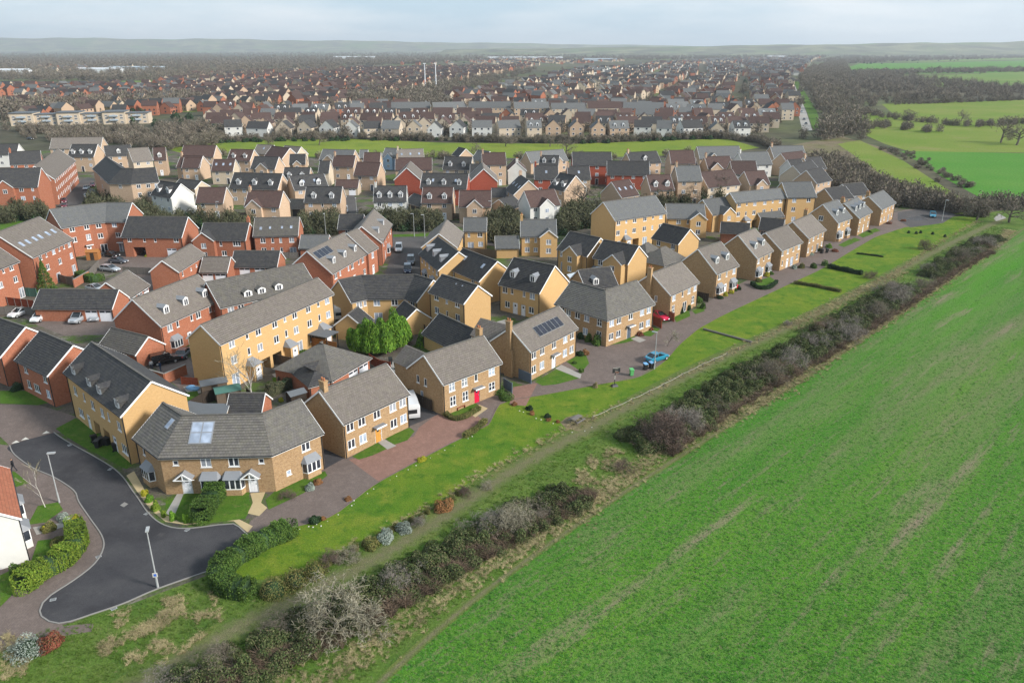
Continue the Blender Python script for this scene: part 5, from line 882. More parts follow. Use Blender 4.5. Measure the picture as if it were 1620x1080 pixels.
# ---------------------------------------------------------------- vehicles
def loft(b, secs, m=0):
    for i in range(len(secs) - 1):
        n = len(secs[i])
        for k in range(n): b.face([secs[i][k], secs[i + 1][k], secs[i + 1][(k + 1) % n], secs[i][(k + 1) % n]], m)
    b.face(secs[0][::-1], m); b.face(secs[-1], m)
def wheel_mesh(r=.32):
    b = MB(['rubber']); b.tube((0, -.1, 0), (0, .1, 0), r, r, 14); return b.mesh('tyre')
def rim_mesh(): b = MB(['metal_grey']); b.tube((0, -.11, 0), (0, .11, 0), .19, .19, 10); return b.mesh('rim')
def car_parts(kind, paint):
    # stations: x, half width, sill z, shoulder z
    if kind == 'suv': st = [(-2.25, .78, .45, .95), (-2.1, .88, .32, 1.08), (-1.0, .93, .3, 1.1), (1.0, .93, .3, 1.08), (1.85, .88, .32, 1.02), (2.2, .74, .42, .82)]; cab = [(-2.15, .8, 1.07), (-1.95, .7, 1.75), (.2, .72, 1.78), (1.05, .82, 1.09)]
    elif kind == 'estate': st = [(-2.2, .74, .42, .85), (-2.05, .85, .28, .98), (-1.0, .89, .26, 1.0), (.9, .89, .26, .96), (1.8, .84, .28, .86), (2.2, .68, .38, .66)]; cab = [(-2.1, .76, .96), (-1.8, .66, 1.42), (.1, .67, 1.46), (1.05, .78, .97)]
    else: st = [(-2.15, .72, .42, .82), (-2.0, .84, .28, .95), (-1.0, .88, .25, .97), (.8, .88, .25, .93), (1.75, .83, .27, .83), (2.1, .66, .36, .62)]; cab = [(-1.75, .74, .94), (-1.0, .62, 1.36), (.0, .63, 1.40), (.95, .76, .95)]
    b = MB([paint]); secs = []
    for x, hw, z0, z1 in st: secs.append([(x, -hw * .9, z0), (x, -hw, (z0 + z1) / 2), (x, -hw * .93, z1 - .06), (x, -hw * .8, z1), (x, hw * .8, z1), (x, hw * .93, z1 - .06), (x, hw, (z0 + z1) / 2), (x, hw * .9, z0)])
    loft(b, secs)
    (x0, w0, a0), (x1, w1, a1), (x2, w2, a2), (x3, w3, a3) = cab; b.face([(x1, -w1, a1), (x2, -w2, a2), (x2, w2, a2), (x1, w1, a1)]); 
    for sg in (-1, 1):   # pillars
        for (p, q2) in (((x0, w0, a0), (x1, w1, a1)), ((x3, w3, a3), (x2, w2, a2))):
            b.beam((p[0], sg * p[1], p[2]), (q2[0], sg * q2[1], q2[2] - .02), .07, .07)
        xm = (x1 + x2) / 2; b.beam((xm, sg * (w0 + w3) / 2, a0), (xm, sg * w1 * 1.01, a1 - .02), .06, .06)
    body = b.mesh('body'); g = MB(['glass_car']); e = .985
    g.face([(x0, -w0, a0), (x0, w0, a0), (x1, w1 * e, a1 * e), (x1, -w1 * e, a1 * e)][::-1]); g.face([(x3, -w3, a3), (x3, w3, a3), (x2, w2 * e, a2 * e), (x2, -w2 * e, a2 * e)])
    for sg in (-1, 1): g.face([(x0, sg * w0, a0), (x3, sg * w3, a3), (x2, sg * w2, a2 - .03), (x1, sg * w1, a1 - .03)])
    h = MB(['lamp_lens']); xf, hw, z0, z1 = st[-1]; h.box(xf - .12, xf + .02, -.14, .14, z1 - .2, z1 - .05)
    tl = MB(['plastic_red']); tl.box(st[0][0] - .02, st[0][0] + .1, -.1, .1, st[0][3] - .3, st[0][3] - .06)
    return body, g.mesh('windows'), h.mesh('headlight'), tl.mesh('tail_light'), st
def car(label, kind, paint, px, py, toward, z=0.02, group=None):
    """toward: picture point the nose points at"""
    c = P2(px, py); d = P2(*toward) - c; rz = math.atan2(d.y, d.x); root = thing('parked_car', label, 'car', (c.x, c.y, z), rz, group)
    body, gl, hl, tl, st = cached(('car', kind, paint), lambda: car_parts(kind, paint)); link('body', body, root); link('glazing', gl, root)
    for sx in (-1.32, 1.32):
        for sy in (-.78, .78): wl = link('wheel', cached('wheel', wheel_mesh), root, (sx, sy, .32)); link('rim', cached('rim', rim_mesh), wl)
    for sy in (-.52, .52): link('headlight', hl, root, (0, sy, 0)); link('tail_light', tl, root, (0, sy, 0))
    return root
CARS = [('bright blue saloon parked beside the lamp post in the turning area', 'sal', 'paint_blue', 1039, 570, (1075, 558)), ('red hatchback half behind the brown timber gate', 'sal', 'paint_red', 1043, 504, (1060, 512)), ('light blue car parked on the turning circle at the lane end', 'est', 'paint_blue', 1475, 343, (1476, 350)), ('silver and grey off-roader beside the garage block doors', 'suv', 'paint_silver', 126, 508, (105, 520)), ('pale silver car parked behind the off-roader', 'estate', 'paint_silver', 156, 504, (140, 518)), ('white car with dark windows near the garage block wall', 'sal', 'paint_white', 64, 506, (50, 514)), ('white car behind the dark house roof in the parking court', 'sal', 'paint_white', 32, 499, (15, 505)),
 ('silver estate car near the timber fence in the courtyard', 'estate', 'paint_silver', 175, 429, (195, 431)), ('black car under the canopy of the bent red terrace', 'sal', 'paint_black', 176, 406, (195, 408)), ('dark grey car behind the silver estate car', 'sal', 'paint_grey', 188, 416, (205, 417)), ('pale blue car roof showing above the garage block ridge', 'sal', 'paint_silver', 152, 460, (165, 462)), ('black off-roader in the parking court by the red brick terrace', 'suv', 'paint_black', 262, 574, (290, 568)), ('dark car against the yellow terrace side wall', 'sal', 'paint_grey', 292, 563, (300, 555)), ('dark car in the carport beneath the coach house', 'sal', 'paint_grey', 233, 397, (235, 407)),
 ('silver car parked at the top of the cul-de-sac', 'suv', 'paint_silver', 631, 397, (629, 408)), ('dark car halfway down the cul-de-sac', 'suv', 'paint_grey', 650, 417, (649, 428)), ('dark car at the foot of the cul-de-sac with light roof', 'suv', 'paint_navy', 645, 431, (645, 442)), ('maroon car on the town road, nearer of the two', 'sal', 'paint_maroon', 102, 328, (101, 340)), ('maroon car on the town road, farther of the two', 'sal', 'paint_maroon', 102, 320, (101, 330)), ('blue-grey car on the curved town road', 'sal', 'paint_silver', 137, 300, (128, 306)), ('light car on the curved town road below the blue-grey one', 'sal', 'paint_white', 138, 313, (138, 325)), ('black car in the shade of the bent tan block', 'sal', 'paint_black', 146, 306, (146, 316)), ('maroon car beside the bent tan block', 'sal', 'paint_maroon', 147, 295, (147, 300)),
 ('blue car in front of the double carport behind the scrub', 'sal', 'paint_blue', 475, 340, (475, 346)), ('silver car in the side street by the white garages', 'sal', 'paint_silver', 541, 323, (541, 330)), ('white van in the side street behind the scrub', 'suv', 'paint_white', 546, 336, (546, 344)), ('white car between the white house and the scrub', 'sal', 'paint_white', 299, 340, (285, 342)), ('white car under the trees at the left of the estate', 'sal', 'paint_white', 305, 333, (290, 335)), ('black car by the big white cottage at the far left', 'sal', 'paint_black', 48, 221, (60, 222)), ('blue car on the road beside the long low flats', 'sal', 'paint_blue', 212, 171, (230, 170)), ('white car on the road beyond the long low flats', 'sal', 'paint_white', 262, 168, (280, 167)), ('dark car on the road behind the flats', 'sal', 'paint_grey', 102, 174, (120, 173)), ('grey car parked at the side of the wooded road', 'sal', 'paint_grey', 1272, 190, (1273, 196)), ('black car parked on the side of the wooded road', 'sal', 'paint_black', 1275, 197, (1276, 203)), ('car with pale roof farther up the wooded road', 'sal', 'paint_silver', 1268, 178, (1269, 184))]
for l, k, p_, x, y, tw in CARS: car(l, {'est': 'estate'}.get(k, k), p_, x, y, tw)
def caravan(label, px, py, toward, hitch=True):
    c = P2(px, py); d = P2(*toward) - c; root = thing('caravan', label, 'caravan', (c.x, c.y, .02), math.atan2(d.y, d.x)); b = MB(['paint_white', 'glass_car', 'metal_grey']); secs = []
    for x, z0, z1 in ((-2.6, .9, 2.0), (-2.5, .5, 2.5), (-.5, .45, 2.6), (2.0, .45, 2.5), (2.5, .6, 2.0), (2.65, .9, 1.5)): secs.append([(x, -1.08, z0), (x, -1.1, z1 - .3), (x, -.95, z1), (x, .95, z1), (x, 1.1, z1 - .3), (x, 1.08, z0)])
    loft(b, secs); b.build('body', root)
    for x in (-1.5, .2, 1.5):
        for sg in (-1, 1): q = MB(['glass_car']); q.box(x - .45, x + .45, sg * 1.1 - .015, sg * 1.1 + .015, 1.3, 1.9); q.build('window', root)
    q = MB(['glass_car']); q.box(-2.66, -2.58, -.7, .7, 1.2, 1.75); q.build('window', root)
    for sg in (-1, 1): q = MB(['rubber']); q.tube((-.2, sg * 1.0 - .1, .33), (-.2, sg * 1.0 + .1, .33), .33, .33, 14); q.build('wheel', root)
    q = MB(['metal_grey']); q.beam((2.5, .3, .5), (3.6, 0, .5), .08, .1); q.beam((2.5, -.3, .5), (3.6, 0, .5), .08, .1); q.build('drawbar', root)
caravan('white caravan on the tarmac drive beside the orange-door house', 648, 654, (640, 630)); caravan('white caravan between the yellow terrace and the curved yellow terrace', 536, 502, (530, 485))
# ---------------------------------------------------------------- vegetation
def np_mesh(name, V, F4, mats, mi=None):
    me = bpy.data.meshes.new(name); V = np.asarray(V, np.float32); F4 = np.asarray(F4, np.int32); n = len(F4); k = F4.shape[1]
    me.vertices.add(len(V)); me.vertices.foreach_set('co', V.ravel()); me.loops.add(n * k); me.loops.foreach_set('vertex_index', F4.ravel()); me.polygons.add(n)
    me.polygons.foreach_set('loop_start', np.arange(n, dtype=np.int32) * k)
    for m_ in mats: me.materials.append(MAT[m_])
    if mi is not None: me.polygons.foreach_set('material_index', np.asarray(mi, np.int32))
    me.update(calc_edges=True); return me
def leaf_quads(C, S, g, asp=.6, nrm=None):
    n = len(C); a = g.normal(size=(n, 3))
    if nrm is not None: a = a * .75 + nrm
    a /= np.linalg.norm(a, axis=1)[:, None]; b = np.cross(a, g.normal(size=(n, 3))); b /= np.linalg.norm(b, axis=1)[:, None]; c = np.cross(a, b); S = np.asarray(S)[:, None]
    V = np.stack([C - b * S, C - c * S * asp, C + b * S, C + c * S * asp], 1).reshape(-1, 3); return V, np.arange(n * 4).reshape(n, 4)
def blob(seed, n, leaf, mat, rx=1.0, ry=1.0, h=1.0, core=True, flat=0.0, lump=.25, low=0.0):
    """a bush: leaves spread through an uneven dome"""
    def mk():
        g = np.random.default_rng(seed); d = g.normal(size=(n, 3)); d[:, 2] = np.abs(d[:, 2]) * .9 + low; d /= np.linalg.norm(d, axis=1)[:, None]
        L1 = g.normal(size=(7, 3)); L1 /= np.linalg.norm(L1, axis=1)[:, None]; bumpv = np.max(np.maximum(d @ L1.T, 0) ** 6, axis=1)
        r = (1 - lump + lump * bumpv) * (1 - .45 * g.random(n) ** 2.2); C = d * r[:, None] * np.array([rx, ry, h]); C[:, 2] = np.maximum(C[:, 2], .04)
        V, F = leaf_quads(C, leaf * g.uniform(.6, 1.35, n), g, nrm=d); m0 = len(V); rings, sg = 4, 9; cv = []; cf = []   # dark solid core added inside, painting shade into the gaps
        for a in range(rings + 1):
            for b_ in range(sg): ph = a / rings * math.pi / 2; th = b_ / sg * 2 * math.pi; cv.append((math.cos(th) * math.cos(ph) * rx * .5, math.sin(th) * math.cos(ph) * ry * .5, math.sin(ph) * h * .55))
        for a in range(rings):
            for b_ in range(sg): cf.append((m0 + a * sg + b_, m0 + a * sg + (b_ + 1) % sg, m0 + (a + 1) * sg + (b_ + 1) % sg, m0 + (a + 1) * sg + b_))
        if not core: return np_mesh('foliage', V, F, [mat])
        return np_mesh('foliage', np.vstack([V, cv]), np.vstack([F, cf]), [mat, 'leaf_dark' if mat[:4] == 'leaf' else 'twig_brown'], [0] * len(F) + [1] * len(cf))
    return cached(('blob', seed, n, leaf, mat, rx, ry, h, lump), mk)
def ribbons(segs, g):
    """segs: array (n, 8): p, q, r0, r1 -> thin flat twigs"""
    s = np.asarray(segs); p, q, r0, r1 = s[:, :3], s[:, 3:6], s[:, 6:7], s[:, 7:8]; d = q - p; d /= np.maximum(np.linalg.norm(d, axis=1)[:, None], 1e-6)
    a = np.cross(d, g.normal(size=d.shape)); a /= np.maximum(np.linalg.norm(a, axis=1)[:, None], 1e-6)
    V = np.stack([p - a * r0, p + a * r0, q + a * r1, q - a * r1], 1).reshape(-1, 3); return V, np.arange(len(s) * 4).reshape(-1, 4)
def grow(seed, h, trunk=.25, r=.18, levels=4, kids=(5, 4, 4, 3), spread=.9, up=.25, len0=.5, multi=1):
    """winter branching; returns wood segments split into thick and thin"""
    g = np.random.default_rng(seed); thick, thin = [], []
    def br(p, d, L, rad, lv):
        n = 3 if lv < 2 else 2; q = p
        pts = [p]
        for i in range(n):
            d = d + g.normal(size=3) * .13; d[2] += up * .12; d /= np.linalg.norm(d); q2 = q + d * L / n; ra, rb = rad * (1 - .45 * i / n), rad * (1 - .45 * (i + 1) / n)
            (thick if lv < 2 else thin).append(np.r_[q, q2, ra, rb]); q = q2; pts.append(q)
        if lv >= levels: return
        for k in range(kids[min(lv, len(kids) - 1)]):
            t_ = g.uniform(.35, 1.0); i = min(int(t_ * n), n - 1); s = pts[i] + (pts[i + 1] - pts[i]) * (t_ * n - i); a = np.cross(d, g.normal(size=3)); a /= np.linalg.norm(a); dd = d * (1 - spread * .55) + a * spread * g.uniform(.6, 1.1); dd[2] += up * .3; dd /= np.linalg.norm(dd)
            br(s, dd, L * g.uniform(.5, .75), rad * .5, lv + 1)
    for k in range(multi):
        d0 = np.array([0, 0, 1.0]) + (g.normal(size=3) * (.5 if multi > 1 else .06)); d0[2] = abs(d0[2]); d0 /= np.linalg.norm(d0); st = np.array([0, 0, -.1]) + (np.r_[g.normal(size=2) * .35, 0] if multi > 1 else 0)
        br(st, d0, h * len0, r, 0)
    return thick, thin
def tree_meshes(seed, h, bark='bark', twig='twig_grey', tw=.02, **k):
    def mk():
        g = np.random.default_rng(seed + 99); th, tn = grow(seed, h, **k); b = MB([bark])
        for s in th: b.tube(s[:3], s[3:6], max(s[6], .02), max(s[7], .015), 6, 0, False)
        s = np.array(tn); s[:, 6:8] = np.maximum(s[:, 6:8], tw); V, F = ribbons(s, g); zmax = max(s[:, 5].max(), 1e-3)
        return b.mesh('trunk'), np_mesh('crown', V, F, [twig])
    return cached(('tree', seed, h, twig, bark), mk)
def bare_tree(label, px, py, h, seed, name='bare_tree', cat='tree', group=None, scale=1.0, wide=1.0, loc=None, **k):
    c = P2(px, py) if loc is None else Vector(loc); root = thing(name, label, cat, (c.x, c.y, 0), random.uniform(0, 6), group); a, b = tree_meshes(seed, h, **k); link('trunk', a, root); link('crown', b, root); root.scale = (scale * wide, scale * wide, scale); return root
def bush(label, px, py, r, h, mat, seed=1, n=700, leaf=.085, name='shrub', cat='shrub', group=None, z=0.02, loc=None, **k):
    c = P2(px, py) if loc is None else Vector(loc); me = blob(seed, n, leaf / max(r, .3), mat, **k); o = link(name, me, None, (c.x, c.y, z), random.uniform(0, 6), (r, r, h)); return tag(o, label, cat, group)
# --- instanced masses (grass, scrub, distant woods)
def scatter(name, label, cat, pts, scl, proto, zs=None, kindstuff=True):
    """one object: a cloud of points carrying copies of a small plant mesh"""
    n = len(pts); me = bpy.data.meshes.new(name); me.vertices.add(n); me.vertices.foreach_set('co', np.asarray(pts, np.float32).ravel())
    a = me.attributes.new('sc', 'FLOAT_VECTOR', 'POINT'); a.data.foreach_set('vector', np.asarray(scl, np.float32).ravel())
    r = np.zeros((n, 3), np.float32); r[:, 2] = rng.uniform(0, 6.28, n); a = me.attributes.new('rot', 'FLOAT_VECTOR', 'POINT'); a.data.foreach_set('vector', r.ravel())
    o = link(name, me); tag(o, label, cat, kind='stuff')
    po = bpy.data.objects.new(name + '_source', proto)
    g = bpy.data.node_groups.new(name, 'GeometryNodeTree'); g.interface.new_socket('Geometry', in_out='INPUT', socket_type='NodeSocketGeometry'); g.interface.new_socket('Geometry', in_out='OUTPUT', socket_type='NodeSocketGeometry')
    gi, go = g.nodes.new('NodeGroupInput'), g.nodes.new('NodeGroupOutput'); ip = g.nodes.new('GeometryNodeInstanceOnPoints'); oi = g.nodes.new('GeometryNodeObjectInfo'); oi.inputs['Object'].default_value = po
    a1 = g.nodes.new('GeometryNodeInputNamedAttribute'); a1.data_type = 'FLOAT_VECTOR'; a1.inputs[0].default_value = 'sc'; a2 = g.nodes.new('GeometryNodeInputNamedAttribute'); a2.data_type = 'FLOAT_VECTOR'; a2.inputs[0].default_value = 'rot'
    l = g.links.new; l(gi.outputs[0], ip.inputs['Points']); l(oi.outputs['Geometry'], ip.inputs['Instance']); l(a2.outputs[0], ip.inputs['Rotation']); l(a1.outputs[0], ip.inputs['Scale']); l(ip.outputs[0], go.inputs[0])
    m_ = o.modifiers.new('plants', 'NODES'); m_.node_group = g; return o
def inpoly(poly, x, y):
    c = False
    for k in range(len(poly)):
        (x1, y1), (x2, y2) = poly[k], poly[k - 1]
        if (y1 > y) != (y2 > y) and x < (x2 - x1) * (y - y1) / (y2 - y1) + x1: c = not c
    return c
def px_points(poly, n, screen=True):
    """n ground points inside a picture polygon; screen=False spreads them evenly on the ground"""
    out = []
    if screen: W = poly
    else: W = [tuple(P2(*p)) for p in poly]
    xs = [p[0] for p in W]; ys = [p[1] for p in W]; g = 0
    while len(out) < n and g < n * 60:
        g += 1; x, y = random.uniform(min(xs), max(xs)), random.uniform(min(ys), max(ys))
        if inpoly(W, x, y): out.append(tuple(P(x, y)) if screen else (x, y, 0))
    return out
def clumps(poly, n):
    from mathutils import noise as mn
    return [p for p in px_points(poly, n * 3) if mn.noise((p[0] * .45, p[1] * .45, 3.1)) + random.uniform(-.25, .25) > .12][:n]
def tuft_mesh(seed, n, h, mat, lean=.5, wd=.02):
    g = np.random.default_rng(seed); s = []
    for i in range(n):
        a = g.uniform(0, 6.28); r = g.uniform(0, .16); p = np.array([math.cos(a) * r, math.sin(a) * r, 0]); L = h * g.uniform(.5, 1.1); b = g.uniform(0, 6.28); m_ = p + np.array([math.cos(b) * lean * L * .3, math.sin(b) * lean * L * .3, L * .6]); q = m_ + np.array([math.cos(b) * lean * L * .6, math.sin(b) * lean * L * .6, L * .3]); s += [np.r_[p, m_, wd, wd * .8], np.r_[m_, q, wd * .8, wd * .2]]
    V, F = ribbons(np.array(s), g); return np_mesh('tuft', V, F, [mat])
def wood_proto(seed, n, mat, wd, trunk=True, low=False):
    """small bare tree, 1 m high unit"""
    g = np.random.default_rng(seed); s = []
    if trunk: s += [np.r_[0, 0, -.02, 0, 0, .5, .025, .015], np.r_[0, 0, -.02, .01, 0, .5, .025, .015]]
    for i in range(n):
        d = g.normal(size=3); d[2] = abs(d[2]) * .8 + .15; d /= np.linalg.norm(d); r = g.uniform(.12, 1) ** .6; zc = .22 if low else .34; dd_ = d.copy(); dd_[2] = dd_[2] if not low else d[2] * (1 if g.random() > .3 else -.3); c = np.array([0, 0, zc]) + dd_ * np.array([.40, .40, .72 if low else .62]) * r * g.uniform(.8, 1.06); e = d * .5 + g.normal(size=3) * .35 + np.array([0, 0, .35]); e /= np.linalg.norm(e); L = g.uniform(.06, .16); s.append(np.r_[c - e * L * .5, c + e * L * .5, wd, wd * .4])
    for i in range(10):
        d = g.normal(size=3); d[2] = abs(d[2]) + .6; d /= np.linalg.norm(d); p = np.array([0, 0, g.uniform(.1, .35)]); s.append(np.r_[p, p + d * .45, .012, .004])
    V, F = ribbons(np.array(s), g); return np_mesh('wood', V, F, [mat])
def mass(name, label, cat, pts, h, mat, seed, n=220, wd=.016, wide=1.0, var=.35, low=True):
    hs = np.array([h * random.uniform(1 - var, 1 + var) for _ in pts]); sc_ = np.stack([hs * wide, hs * wide, hs], 1); scatter(name, label, cat, pts, sc_, wood_proto(seed, n, mat, wd, not low, low))
# near hedgerow ------------------------------------------------
def along(px, step, jit=0.0):
    path = smooth_path([P2(*p) for p in px], step); out = []
    for i, p in enumerate(path):
        d = path[min(i + 1, len(path) - 1)] - path[max(i - 1, 0)]; n_ = Vector((-d.y, d.x)).normalized(); out.append((p, n_))
    return out
def hedgerow(label, px, half, h, seed0, mat='leaf_bramble', dens=1.45, name='hedgerow'):
    pts = along(px, dens); c = pts[len(pts) // 2][0]; root = thing(name, label, 'hedge', (c.x, c.y, 0)); k = 0
    for p, n_ in pts:
        for off in ((-.75, 0, .75) if half > 1.4 else (0,)):
            q = p + n_ * (off * half + random.uniform(-.2, .2) * half); r = max(.5, half * random.uniform(.6, .85)); hh = h * random.uniform(.75, 1.1) * (1 if off == 0 else .85)
            me = blob(seed0 + k % 5, 2600, .05, mat, lump=.5, core=False); link('foliage', me, root, (q.x - c.x, q.y - c.y, 0), random.uniform(0, 6), (r, r, hh)); k += 1
            if half > 1.4 and random.random() < .07:
                me = tree_meshes(8 + k % 3, 3.0, 'bark', random.choice(('twig_wood', 'dry_stem', 'twig_grey')), .008, r=.045, levels=4, kids=(5, 5, 4, 3), spread=1.05, up=.08, len0=.62, multi=7)[1]
                link('bare_stems', me, root, (q.x - c.x, q.y - c.y, 0), random.uniform(0, 6), (r / 1.9, r / 1.9, hh / 2.3))
    return root
hedgerow('dark bramble hedgerow beside the track below the long lawn', [(250, 1130), (420, 1040), (560, 965), (700, 890), (800, 838), (905, 790)], 2.3, 1.9, 20)
hedgerow('dark bramble hedgerow from the big bare bush up to the hawthorns', [(1010, 705), (1085, 665), (1160, 615), (1230, 580), (1300, 540), (1370, 497), (1430, 462)], 2.6, 2.3, 30)
hedgerow('dark bramble hedgerow near the far end of the track', [(1470, 438), (1500, 420), (1535, 398), (1570, 378)], 2.3, 2.0, 40)
hedgerow('low straggly olive shrub border below the long lawn', [(520, 893), (580, 862), (640, 832), (700, 800), (735, 778)], .75, .8, 60, 'leaf_olive', .9, name='shrub_border')
def twig_bush(label, px, py, r, h, seed, mat, n=5, tw=.009, **k):
    c = P2(px, py); root = thing('bare_shrub', label, 'shrub', (c.x, c.y, 0), random.uniform(0, 6)); a, b = tree_meshes(seed, 3.0, 'bark', mat, tw, r=.045, levels=4, kids=(5, 5, 4, 3), spread=1.05, up=.08, len0=.62, multi=n); link('stem', a, root); link('crown', b, root)
    root.scale = (r / 2.1, r / 2.1, h / 2.7); return root
twig_bush('big pale tangled hawthorn bush straddling the bramble hedgerow', 545, 992, 3.3, 3.6, 3, 'twig_pale', 8, .011)
twig_bush('pale grey twiggy bush rising from the bramble near the grassy gap', 806, 838, 2.2, 2.5, 4, 'twig_pale', 9)
twig_bush('big brown and grey bare bush at the start of the upper hedgerow', 1050, 700, 3.0, 4.0, 5, 'twig_brown', 12, .010)
twig_bush('silvery bare bush beside the big brown one', 1085, 682, 2.4, 3.2, 6, 'twig_grey', 9)
twig_bush('small mauve bare shrub in the grassy gap between hedgerows', 985, 745, 1.2, 1.6, 7, 'twig_brown', 6)
for i, (x, y, r, h, m_) in enumerate([(1215, 605, 2.8, 3.3, 'twig_wood'), (1260, 580, 2.6, 3.2, 'twig_grey'), (1335, 538, 2.7, 3.4, 'twig_grey'), (1385, 505, 2.6, 3.4, 'twig_wood'), (1425, 482, 2.8, 4.0, 'twig_grey'), (1462, 455, 2.2, 2.6, 'twig_wood'), (1520, 410, 2.6, 3.0, 'twig_wood'), (1555, 392, 2.8, 3.2, 'twig_grey')]):
    o = twig_bush(['first', 'second', 'third', 'fourth', 'fifth', 'sixth', 'seventh', 'eighth'][i] + ' bare hawthorn up the hedgerow from the big brown bush', x, y, r, h, 8 + i % 3, m_, 9); o['group'] = 'hawthorns in the upper hedgerow'
for i, (x, y, r, h, m_, l) in enumerate([(1375, 440, 1.3, 2.0, 'twig_brown', 'round mauve bare shrub at the end of the dark lawn hedge'), (1465, 395, 1.7, 2.6, 'twig_brown', 'upright mauve bare shrub on the lawn near the turning circle'), (660, 830, .9, 1.0, 'twig_grey', 'small grey bare shrub at the lawn edge below the driveway'), (770, 770, .8, .9, 'twig_pale', 'small pale bare shrub at the lawn edge above the track'), (1245, 515, .8, 1.0, 'twig_grey', 'tiny grey shrub at the lawn edge by the log edging')]): twig_bush(l, x, y, r, h, 14 + i, m_, 8)
# dry stems on the field side, dry grass and tufts ---------------
def band(px, half, n, off=0.0):
    pts = along(px, .5); out = []
    for _ in range(n):
        k = random.randrange(len(pts) - 1); p, n_ = pts[k]; p = p.lerp(pts[k + 1][0], random.random()); q = p + n_ * (off + random.gauss(0, half)); out.append((q.x, q.y, 0))
    return out
def S3(n, a, b, hz=1.0): s = rng.uniform(a, b, n); return np.stack([s, s, s * hz * rng.uniform(.7, 1.2, n)], 1)
HL = [(330, 1090), (470, 1036), (600, 974), (720, 903), (840, 838), (935, 785)]; HU = [(1060, 722), (1130, 670), (1210, 622), (1300, 570), (1370, 526), (1440, 482), (1510, 434), (1570, 400)]
stem = tuft_mesh(5, 26, 1.0, 'dry_stem', .9, .016)
pts = band(HL, .5, 900, 0) + band(HU, .45, 900, .2); scatter('dry_bramble', 'brown leafless bramble stems along the field side of the hedgerows', 'bramble', pts, S3(len(pts), .6, 1.3), stem)
FE = [(430, 1110), (560, 1045), (680, 965), (800, 885), (900, 825), (1000, 752), (1100, 690), (1200, 640), (1300, 575), (1400, 510), (1480, 455), (1560, 400), (1600, 365)]
pts = band(FE, .8, 6500, .2) + band(SHRUB[2:], .45, 1500) + clumps([(150, 985), (200, 962), (262, 945), (345, 935), (350, 985), (270, 1050), (160, 1060)], 900) + clumps([(880, 785), (950, 700), (1005, 725), (1000, 765), (940, 800)], 650) + band([(1250, 520), (1340, 475), (1430, 430)], .9, 700) + px_points([(0, 1000), (60, 1010), (40, 1070), (0, 1080)], 200)
scatter('dry_grass', 'straw-coloured dead grass tufts along hedgerows and rough verge', 'grass', pts, S3(len(pts), .4, 1.1, .65), tuft_mesh(6, 24, .55, 'dry_grass', .8, .011))
MEADOW = [(60, 1000), (180, 965), (340, 908), (390, 940), (520, 890), (680, 805), (830, 718), (945, 662), (1080, 598), (1250, 516), (1420, 432), (1548, 352), (1600, 362), (1480, 455), (1300, 575), (1100, 700), (900, 830), (700, 975), (560, 1085), (-20, 1085)]
tpa = np.array([(p.x, p.y) for p in tp_])
def off_track(pts, d=1.35): return [p for p in pts if ((tpa - np.array(p[:2])) ** 2).sum(1).min() > (d * random.uniform(.75, 1.2)) ** 2]
pts = off_track(px_points(MEADOW, 10000, False) + px_points(MEADOW, 5500)); scatter('rough_grass', 'rough green grass tufts between the lawn edge and the crop field', 'grass', pts, S3(len(pts), .35, .85, .7), tuft_mesh(7, 20, .45, 'blade_green', .7, .011))
CROP = [(600, 1085), (740, 962), (870, 866), (1010, 768), (1160, 672), (1310, 576), (1430, 496), (1560, 415), (1640, 370), (1640, 1100)]
pts = px_points(CROP, 22000); scatter('crop_shoots', 'short green cereal shoots across the big field', 'crop', pts, S3(len(pts), .5, 1.2, .45), tuft_mesh(8, 12, .26, 'blade_crop', .8, .011))
LAWNP = LANE_LO + SHRUB[::-1]; pts = px_points(LAWNP, 9000); scatter('lawn_grass', 'short lawn grass beside the block-paved lane', 'grass', pts, S3(len(pts), .35, .7, .3), tuft_mesh(9, 12, .2, 'blade_green', .9, .012))
